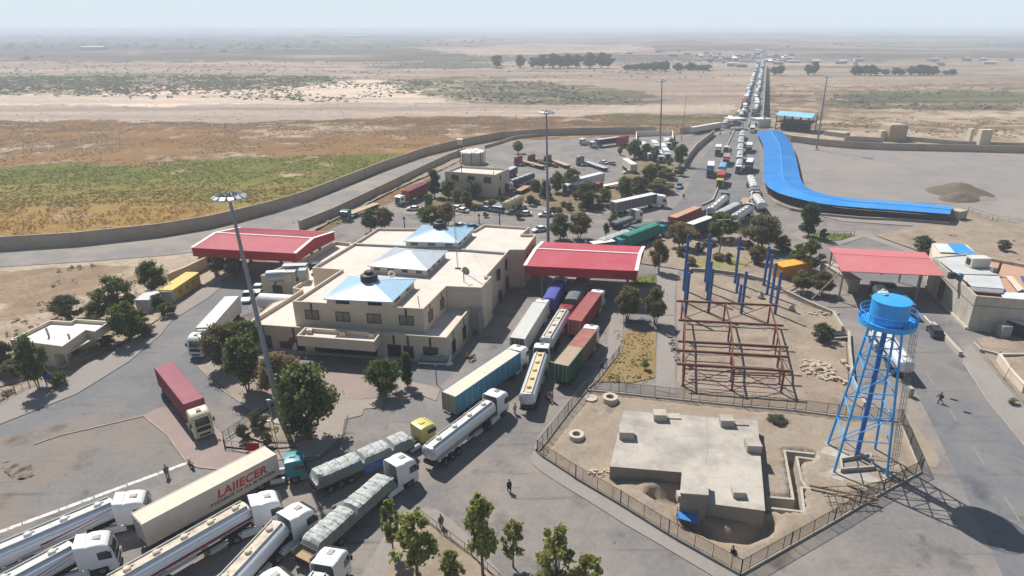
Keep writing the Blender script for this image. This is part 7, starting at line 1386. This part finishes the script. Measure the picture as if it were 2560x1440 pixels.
# ---- queue on the bridge: one mesh each
def qtruck(k, mats_):
    b = MB(); b.loft([arc_ring(*s) for s in ST['day']], 1); b.box((4.7,0,2.4), (.1,2.1,.7), m=3); b.box((-3,0,1.0), (12,1.0,.3), m=2)
    for x in (3.4,-.3,-6,-7.3):
        for s in (-1, 1): b.tube((x,s * .7,.5), (x,s * 1.2,.5), .5, n=10, m=2)
    if k == 'tank': b.loft([[(x, 1.2 * q * math.cos(a), 2.45 + 1.0 * q * math.sin(a)) for a in [2 * PI * i / 14 for i in range(14)]] for x, q in ((-9.6,.5),(-9.2,1),(1.2,1),(1.6,.5))], 0)
    elif k == 'box': b.box((-4,0,2.6), (11,2.5,2.8), m=0)
    else: b.box((-4,0,1.3), (11,2.5,.3), m=0); b.box((-4,0,1.9), (10.4,2.3,1.2), m=0)
    return b.mesh('queued_truck', mats_)
QM = [('white tanker', qtruck('tank', [M_TANKW, PT['white'], M_CHAS, M_GLASS])), ('silver tanker', qtruck('tank', [M_TANKS, PT['olive'], M_CHAS, M_GLASS])), ('pale box truck', qtruck('box', [M_BOXR, PT['white'], M_CHAS, M_GLASS])), ('grey loaded truck', qtruck('low', [M_TARP, PT['white'], M_CHAS, M_GLASS])), ('dark box truck', qtruck('box', [CN['slate'], PT['grey'], M_CHAS, M_GLASS])), ('maroon box truck', qtruck('box', [CN['maroon'], PT['maroon'], M_CHAS, M_GLASS]))]
yaw = math.atan2(bu.y, bu.x) + PI; rs = np.random.RandomState(12)
for ln, off_ in ((0, 4.9), (1, -1.9)):
    s = 24 + ln * 12
    while s < bdl + 60:
        k = rs.choice([0,0,0,1,2,2,3,4]) if not (ln == 0 and 60 < s < 85) else 5; nm, me_ = QM[k]; p = bridge_pt(s, off_ + rs.uniform(-.9, .9)); o = link('queued_truck', me_, None, p, yaw + rs.uniform(-.05, .05)); tag(o, f'{nm} in the {"left" if ln == 0 else "right"} lane of the queue on the bridge', 'truck', f'{nm}s queueing in the {"left" if ln == 0 else "right"} lane on the bridge'); s += rs.uniform(12.8, 17.5)
for i in range(90):
    px = rs.normal(1880, 60); py = rs.uniform(139, 157) ; nm, me_ = QM[rs.choice([0,1,2,3,4])]; o = link('queued_truck', me_, None, GT(px, py) + Vector((0,0,.3)), rs.uniform(0, 6.28)); tag(o, f'{nm} parked in the hazy truck park beyond the bridge', 'truck', f'{nm}s parked beyond the bridge')
for px, py, k, lb in ((1822,312,2,'white truck waiting left of the gate by the bridge'),(1812,318,0,'round tanker left of the gate by the bridge'),(1838,312,4,'dark truck just left of the gate median'),(1880,330,3,'dusty truck right of the tanker file at the gate'),(1846,292,1,'white roofed truck at the start of the bridge'),(1862,292,0,'tanker at the start of the bridge median')): o = link('queued_truck', QM[k][1], None, G(px, py, .1), yaw); tag(o, lb, 'truck')
t = thing('gate_house', 'white gate house with round blue vent beside the start of the bridge', 'building', G(1903,318)); MB().box((0,2,2.2), (8,7,4.4), .3).build('wall', M_WHITE, t); MB().box((0,2,4.5), (8.6,7.6,.25), .3).build('roof', M_BOXR, t); MB().tube((1.5,1,4.6), (1.5,1,5.6), .8, n=14).build('roof_vent', PT['lblue'], t); MB().box((-3.4,-1,1.6), (.15,1.6,1.6), .3).build('window', M_GLASS, t)
t = thing('gate_canopy', 'flat grey gate roof across the lanes at the start of the bridge', 'canopy', G(1834,322)); MB().box((0,0,5.6), (9,8,.4), .3).build('roof', M_BOXR, t)
for x, y in ((-4,-3),(4,-3),(-4,3),(4,3)): MB().box((x,y,2.8), (.3,.3,5.6)).build('column', M_STEEL, t)
# ---- cars
def car(label, px, toward, col='white', kind='sedan', cat='car'):
    p = G(*px, .04); q = G(*toward); d = q - p; t = thing({'sedan': 'parked_car', 'suv': 'estate_car', 'pickup': 'pickup_truck', 'van': 'minivan'}[kind], label, cat, p, math.atan2(d.y, d.x)); cm = PT[col]
    P = {'sedan': (2.2,.9,1.42,(-1.75,-1.0,.35,1.05)), 'suv': (2.25,.95,1.62,(-2.1,-1.8,.5,1.2)), 'pickup': (2.5,1.0,1.78,(-.55,-.4,.65,1.15)), 'van': (2.4,1.15,1.95,(-2.35,-2.2,1.0,1.8))}[kind]; hl, belt, zt, (a0, a1, a2, a3) = P
    def body():
        ring = lambda x, hw, z0, z1: [(x,-hw,z0 + .1),(x,-hw * .97,z1 - .12),(x,-hw * .85,z1),(x,hw * .85,z1),(x,hw * .97,z1 - .12),(x,hw,z0 + .1),(x,hw * .85,z0),(x,-hw * .85,z0)]
        return MB().loft([ring(-hl,.78,.4,belt - .08), ring(-hl + .15,.86,.3,belt), ring(a0,.89,.28,belt + .02), ring(a3,.89,.28,belt), ring(hl - .5,.87,.28,belt - .13), ring(hl - .12,.82,.3,belt - .25), ring(hl,.72,.38,belt - .32)]).mesh('body', [cm], True)
    bd_ = link('body', me(('car', kind, col), body), t)
    def glass():
        v = [(a0,-.86,belt),(a0,.86,belt),(a1,.7,zt - .05),(a1,-.7,zt - .05),(a3,-.86,belt),(a3,.86,belt),(a2,.7,zt - .05),(a2,-.7,zt - .05)]; return MB().add(v, [(0,1,2,3),(5,4,7,6),(1,5,6,2),(4,0,3,7)]).mesh('window_band', [M_GLASS])
    link('window_band', me(('carg', kind), glass), bd_)
    link('roof', me(('carr', kind, col), lambda: MB().loft([[(x,-.72,zt - .06),(x,.72,zt - .06),(x,.62,zt),(x,-.62,zt)] for x in (a1 - .05, (a1 + a2) / 2, a2 + .05)]).mesh('roof', [cm], True)), bd_)
    if kind == 'pickup': MB().box((-1.5,0,belt - .02), (1.7,1.5,.06)).build('load_bed', M_CHAS, bd_)
    for s in (-1, 1): MB().box((hl - .04,s * .6,belt - .42), (.08,.3,.14)).build('headlight', PT['silver'], bd_); MB().box((-hl + .02,s * .62,belt - .25), (.06,.25,.14)).build('tail_light', mat('tail_light_red', (0.35,0.01,0.01)), bd_)
    def cw(): return MB().tube((0,-.12,0), (0,.12,0), .33, n=16).tube((0,-.125,0), (0,.125,0), .18, n=10, m=1).mesh('wheel', [M_TYRE, M_RIM])
    for x in (-hl * .6, hl * .62):
        for s in (-1, 1): w_ = link('wheel', me('cw', cw), t); w_.location = (x, s * .82, .33)
    return t
car('dark green estate car driving on the right hand road', (2335,836), (2322,818), 'black', 'suv'); car('white pickup with black grille beside the fuel tank', (622,748), (612,764), 'white', 'pickup', 'pickup'); car('white car behind the white pickup in the canopy shade', (646,728), (640,738), 'white')
car('white saloon leftmost of the two parked by the park kerb', (1311,539), (1290,540), 'white'); car('white saloon rightmost of the two parked by the park kerb', (1364,541), (1345,542), 'white'); car('grey blue minivan parked near the yellow tank trailer', (1242,530), (1215,526), 'lblue', 'van', 'van'); car('dark blue car left of the grey blue minivan', (1216,526), (1195,522), 'blue'); car('red and white car behind the grey blue minivan', (1223,515), (1240,520), 'pink')
car('white car at the left end of the park pavement', (1155,530), (1140,528), 'white'); car('pale car beside the white car at the left end of the park', (1142,524), (1125,522), 'silver'); car('blue pickup driving on the wide grey road by the park', (1698,470), (1692,482), 'lblue', 'pickup', 'pickup'); car('silver car beside the cream box bodied van truck', (1570,434), (1545,436), 'silver'); car('white car at the right rear corner of the hall', (1349,578), (1330,582), 'white'); car('pale blue car behind the rear blue skylight', (1177,572), (1160,574), 'lblue'); car('white car just left of the pale blue car behind the skylight', (1146,570), (1130,574), 'white')
car('white car under the trees right of the olive cab truck', (1508,409), (1495,406), 'white'); car('dark car right of the white car on the truck park', (1528,412), (1515,409), 'grey'); car('red car between the flatbeds on the truck park', (1385,417), (1372,414), 'red'); car('white and blue car below the white cab truck with grey bed', (1562,565), (1550,572), 'white'); car('white car near the small round island by the red container truck', (1034,526), (1022,526), 'white')
# ================================================================== PEOPLE
SKIN = mat('skin', (0.27,0.16,0.10), .7, .08, 2); HAIR = mat('black_hair', (0.015,0.012,0.01), .8, .2, 3)
CL = {'black': mat('black_cloth', (0.018,0.018,0.022), .95, .2, 3), 'blue': mat('pale_blue_cloth', (0.34,0.40,0.46), .95, .1, 3), 'white': mat('white_cloth', (0.6,0.58,0.54), .95, .08, 3), 'grey': mat('grey_cloth', (0.13,0.13,0.135), .95, .15, 3), 'yellow': mat('ochre_cloth', (0.42,0.27,0.06), .95, .12, 3), 'pink': mat('pink_cloth', (0.45,0.12,0.25), .95, .12, 3), 'orange': mat('orange_cloth', (0.42,0.10,0.03), .95, .12, 3)}
def skin_mesh(name, verts, edges, mats_):
    m = bpy.data.meshes.new(name); bm = bmesh.new(); ly = bm.verts.layers.skin.verify(); vs = []
    for i, (p, r) in enumerate(verts):
        v = bm.verts.new(p); rr_ = r if isinstance(r, tuple) else (r, r); v[ly].radius = rr_; v[ly].use_root = (i == 0); vs.append(v)
    for a, b in edges: bm.edges.new((vs[a], vs[b]))
    bm.to_mesh(m); bm.free(); m.materials.append(mats_); return m
def person(label, px, facing, pose='walk', top='black', legs=None, long_=True, hold=None, sc=1.0):
    """1.75 m figure; x forward"""
    p = G(*px, .06); q = G(*facing); d = q - p; t = thing('person', label, 'person', p, math.atan2(d.y, d.x)); s = {'walk': .30, 'run': .45, 'stand': .05}.get(pose, .1); legs = legs or top
    if pose == 'sit':
        J = {'pel': (0,0,.25), 'ch': (.03,0,.62), 'nk': (.06,0,.82), 'hd': (.09,0,.98), 'kl': (.38,.14,.45), 'al': (.45,.12,.06), 'kr': (.38,-.14,.42), 'ar': (.48,-.12,.06), 'el': (.16,.26,.45), 'wl': (.36,.16,.42), 'er': (.16,-.26,.45), 'wr': (.36,-.16,.42)}
    else:
        J = {'pel': (0,0,.93), 'ch': (.02,0,1.28), 'nk': (.03,0,1.47), 'hd': (.05,0,1.62), 'kl': (s * .55 + .06,.10,.50), 'al': (s * .75,.10,.07), 'kr': (-s * .2 + .06,-.10,.49), 'ar': (-s * 1.0,-.10,.09 + (.12 if pose == 'run' else 0)), 'el': (-s * .4,.27,1.08), 'wl': (-s * .15 + .12,.28,.85), 'er': (s * .5,-.27,1.08), 'wr': (s * .9 + .1,-.26,.88)}
        if pose == 'point': J['er'] = (.25,-.22,1.3); J['wr'] = (.5,-.2,1.35)
    f = lambda n, dx=0, dz=0: (J[n][0] + dx, J[n][1], J[n][2] + dz); sh = lambda y: (J['ch'][0], y, J['ch'][2] + .12)
    V = [(J['pel'],(.13,.16)),(J['ch'],(.13,.18)),(J['nk'],.055),(f('hd',0,-.05),.075),(f('hd',.01,.04),.092),(f('hd',0,.10),.075)]
    E_ = [(0,1),(1,2),(2,3),(3,4),(4,5)]
    for sd, y in (('l',.18),('r',-.18)):
        k = len(V); V += [(sh(y),.065),(J['e' + sd],.048),(J['w' + sd],.036),(tuple(a + b for a, b in zip(J['w' + sd], (.05,0,-.08))),.03)]; E_ += [(1,k),(k,k + 1),(k + 1,k + 2),(k + 2,k + 3)]
        for j in range(4): V.append((tuple(a + b for a, b in zip(J['w' + sd], (.06 + .012 * j,.02 - .014 * j,-.15 + .01 * abs(j - 1)))),.010)); E_.append((k + 3,len(V) - 1))
        V.append((tuple(a + b for a, b in zip(J['w' + sd], (.1,0,-.09))),.011)); E_.append((k + 3,len(V) - 1))
        h = len(V); hp = (J['pel'][0], .09 if sd == 'l' else -.09, J['pel'][2] - .04); V += [(hp,.09),(J['k' + sd],.062),(J['a' + sd],.042),(tuple(a + b for a, b in zip(J['a' + sd], (.16,0,-.03))),.035)]; E_ += [(0,h),(h,h + 1),(h + 1,h + 2),(h + 2,h + 3)]
    bo_ = link('body', skin_mesh('body', V, E_, SKIN), t); m_ = bo_.modifiers.new('skin', 'SKIN'); m_.use_smooth_shade = True; m_ = bo_.modifiers.new('sub', 'SUBSURF'); m_.levels = 1; m_.render_levels = 1
    nose = MB().add([f('hd',.09,.02),f('hd',.125,-.015),(J['hd'][0] + .09,.015,J['hd'][2] - .02),(J['hd'][0] + .09,-.015,J['hd'][2] - .02)], [(0,1,2),(0,3,1),(1,3,2)]); nose.build('nose', SKIN, bo_, fix=False)
    c = f('hd',-.02,.075); MB().lathe([(.10,-.05),(.108,0),(.09,.055),(.05,.085),(.005,.095)], c, n=12).build('hair' if hold != 'turban' else 'turban', HAIR if hold != 'turban' else CL['white'], bo_, smooth=True)
    # tunic: lofted round the trunk, down to the knees; trousers over the legs; sleeves
    z0 = (.62 if long_ else .9) if pose != 'sit' else .12; nr = 14; rg = lambda x, z, a, b_: [(x + a * math.cos(2 * PI * i / nr), b_ * math.sin(2 * PI * i / nr), z) for i in range(nr)]
    pz, cz, nz_ = J['pel'][2], J['ch'][2], J['nk'][2]; MB().loft([rg(J['pel'][0] + .05,z0,.20 + s * .35,.24), rg(J['pel'][0] + .02,max(pz - .05, z0 + .06),.17,.22), rg(J['pel'][0],pz + .15,.145,.19), rg(J['ch'][0],cz,.15,.21), rg(J['ch'][0],cz + .12,.135,.21), rg(J['nk'][0],nz_ - .02,.075,.085)]).build('tunic', CL[top], bo_, smooth=True)
    for sd, y in (('l',.18),('r',-.18)):
        a, b_, c_ = Vector(sh(y * .95)), Vector(J['e' + sd]), Vector(J['w' + sd]); sl_ = MB(); sl_.tube(a, b_, .085, .068, 10); sl_.tube(b_, c_, .068, .05, 10); sl_.build('sleeve', CL[top], bo_, smooth=True)
        h, k_, an = Vector((J['pel'][0], .09 if sd == 'l' else -.09, J['pel'][2])), Vector(J['k' + sd]), Vector(J['a' + sd]); tr = MB(); tr.tube(h, k_, .115, .085, 10); tr.tube(k_, an + Vector((0,0,.04)), .085, .065, 10); tr.build('trouser_leg', CL[legs], bo_, smooth=True)
        q_ = an + Vector((.06,0,-.03)); MB().box(q_, (.26,.09,.07)).build('shoe', CL['black'], bo_, bevel=.02)
    if sc != 1: t.scale = (sc, sc, sc)
    return t
person('person in dark clothes walking alone across the middle of the forecourt', (1273,1229), (1283,1250), 'walk', 'black'); person('person in black striding across the right hand road', (2349,1007), (2320,1010), 'run', 'black', long_=False); person('person in pale blue robe standing at the white cab of the silver tanker', (1288,1035), (1270,1020), 'stand', 'blue', 'blue'); person('person in white and pink leaning over the motorbike by the concrete rings', (1381,1003), (1372,1003), 'point', 'pink', 'white')
person('person sitting on the kerb beside the green and brick red containers', (1506,918), (1500,930), 'sit', 'black'); person('person in ochre clothes standing beside the thick striped tanker', (517,1392), (500,1380), 'stand', 'yellow', 'yellow'); person('person in grey standing on the broken white line', (419,1192), (430,1200), 'stand', 'grey'); person('dark clothed person sitting inside the fence at the bottom of the reservoir', (1829,1385), (1840,1390), 'sit', 'black'); person('person in dark clothes walking on the pavement behind the bottom railing', (1103,1318), (1110,1330), 'stand', 'grey')
person('person walking on the wide road below the blue pickup', (1709,497), (1705,505), 'walk', 'black'); person('person in orange crouching beside the hall in the shadow', (1171,893), (1160,900), 'sit', 'orange'); person('person standing on the road between the ornate truck and the tanker file', (1848,437), (1848,450), 'stand', 'black'); person('person on the road near the gate left lane', (1800,338), (1800,350), 'stand', 'black'); person('person near the gate beside the tanker file', (1826,338), (1826,350), 'stand', 'black')
for k, (x, c) in enumerate(((1465,'white'),(1484,'grey'),(1498,'white'),(1541,'black'),(1437,'white'))): person(f'{("white","grey","turbaned","black","white")[k]} clad person in the crowd behind the middle canopy, {("left of centre","in the middle","right of centre","beside the green truck","leftmost")[k]}', (x, 614 + k), (x - 5, 620), 'stand', c, hold='turban' if k == 2 else None)
def bike(label, px, face):
    p = G(*px, .05); q = G(*face); d = q - p; t = thing('motorbike', label, 'motorbike', p, math.atan2(d.y, d.x))
    for x in (-.62,.62):
        b = MB(); n = 20; b.loft([[(x + math.cos(a) * (.27 + .05 * math.cos(w_)), .05 * math.sin(w_), .31 + math.sin(a) * (.27 + .05 * math.cos(w_))) for w_ in [2 * PI * k / 6 for k in range(6)]] for a in [2 * PI * i / n for i in range(n + 1)]], cap=False); b.build('wheel', M_TYRE, t, smooth=True)
    b = MB(); b.tube((-.62,0,.31), (-.1,0,.5), .03); b.tube((-.1,0,.5), (.45,0,.85), .04); b.tube((.62,0,.31), (.42,0,.95), .035); b.tube((.42,-.33,1.0), (.42,.33,1.0), .02); b.box((0,0,.42), (.4,.25,.3)); b.build('frame', M_DARKM, t)
    MB().lathe([(.02,-.2),(.14,-.1),(.15,.05),(.05,.15)], (.18,0,.78), 12).build('fuel_tank', PT['red'], t, smooth=True); MB().box((-.3,0,.78), (.7,.26,.1)).build('seat', M_BLACK, t, bevel=.03); MB().box((.55,0,.95), (.1,.16,.16)).build('headlight', PT['silver'], t)
bike('motorbike standing by the fence near the concrete rings', (1371,1003), (1360,990)); bike('dark motorbike parked at the kerb end behind the cream box truck', (479,1168), (470,1160)); bike('motorbike in the shadow beside the hall wall', (1180,900), (1165,910))
SC.cycles.samples = 128
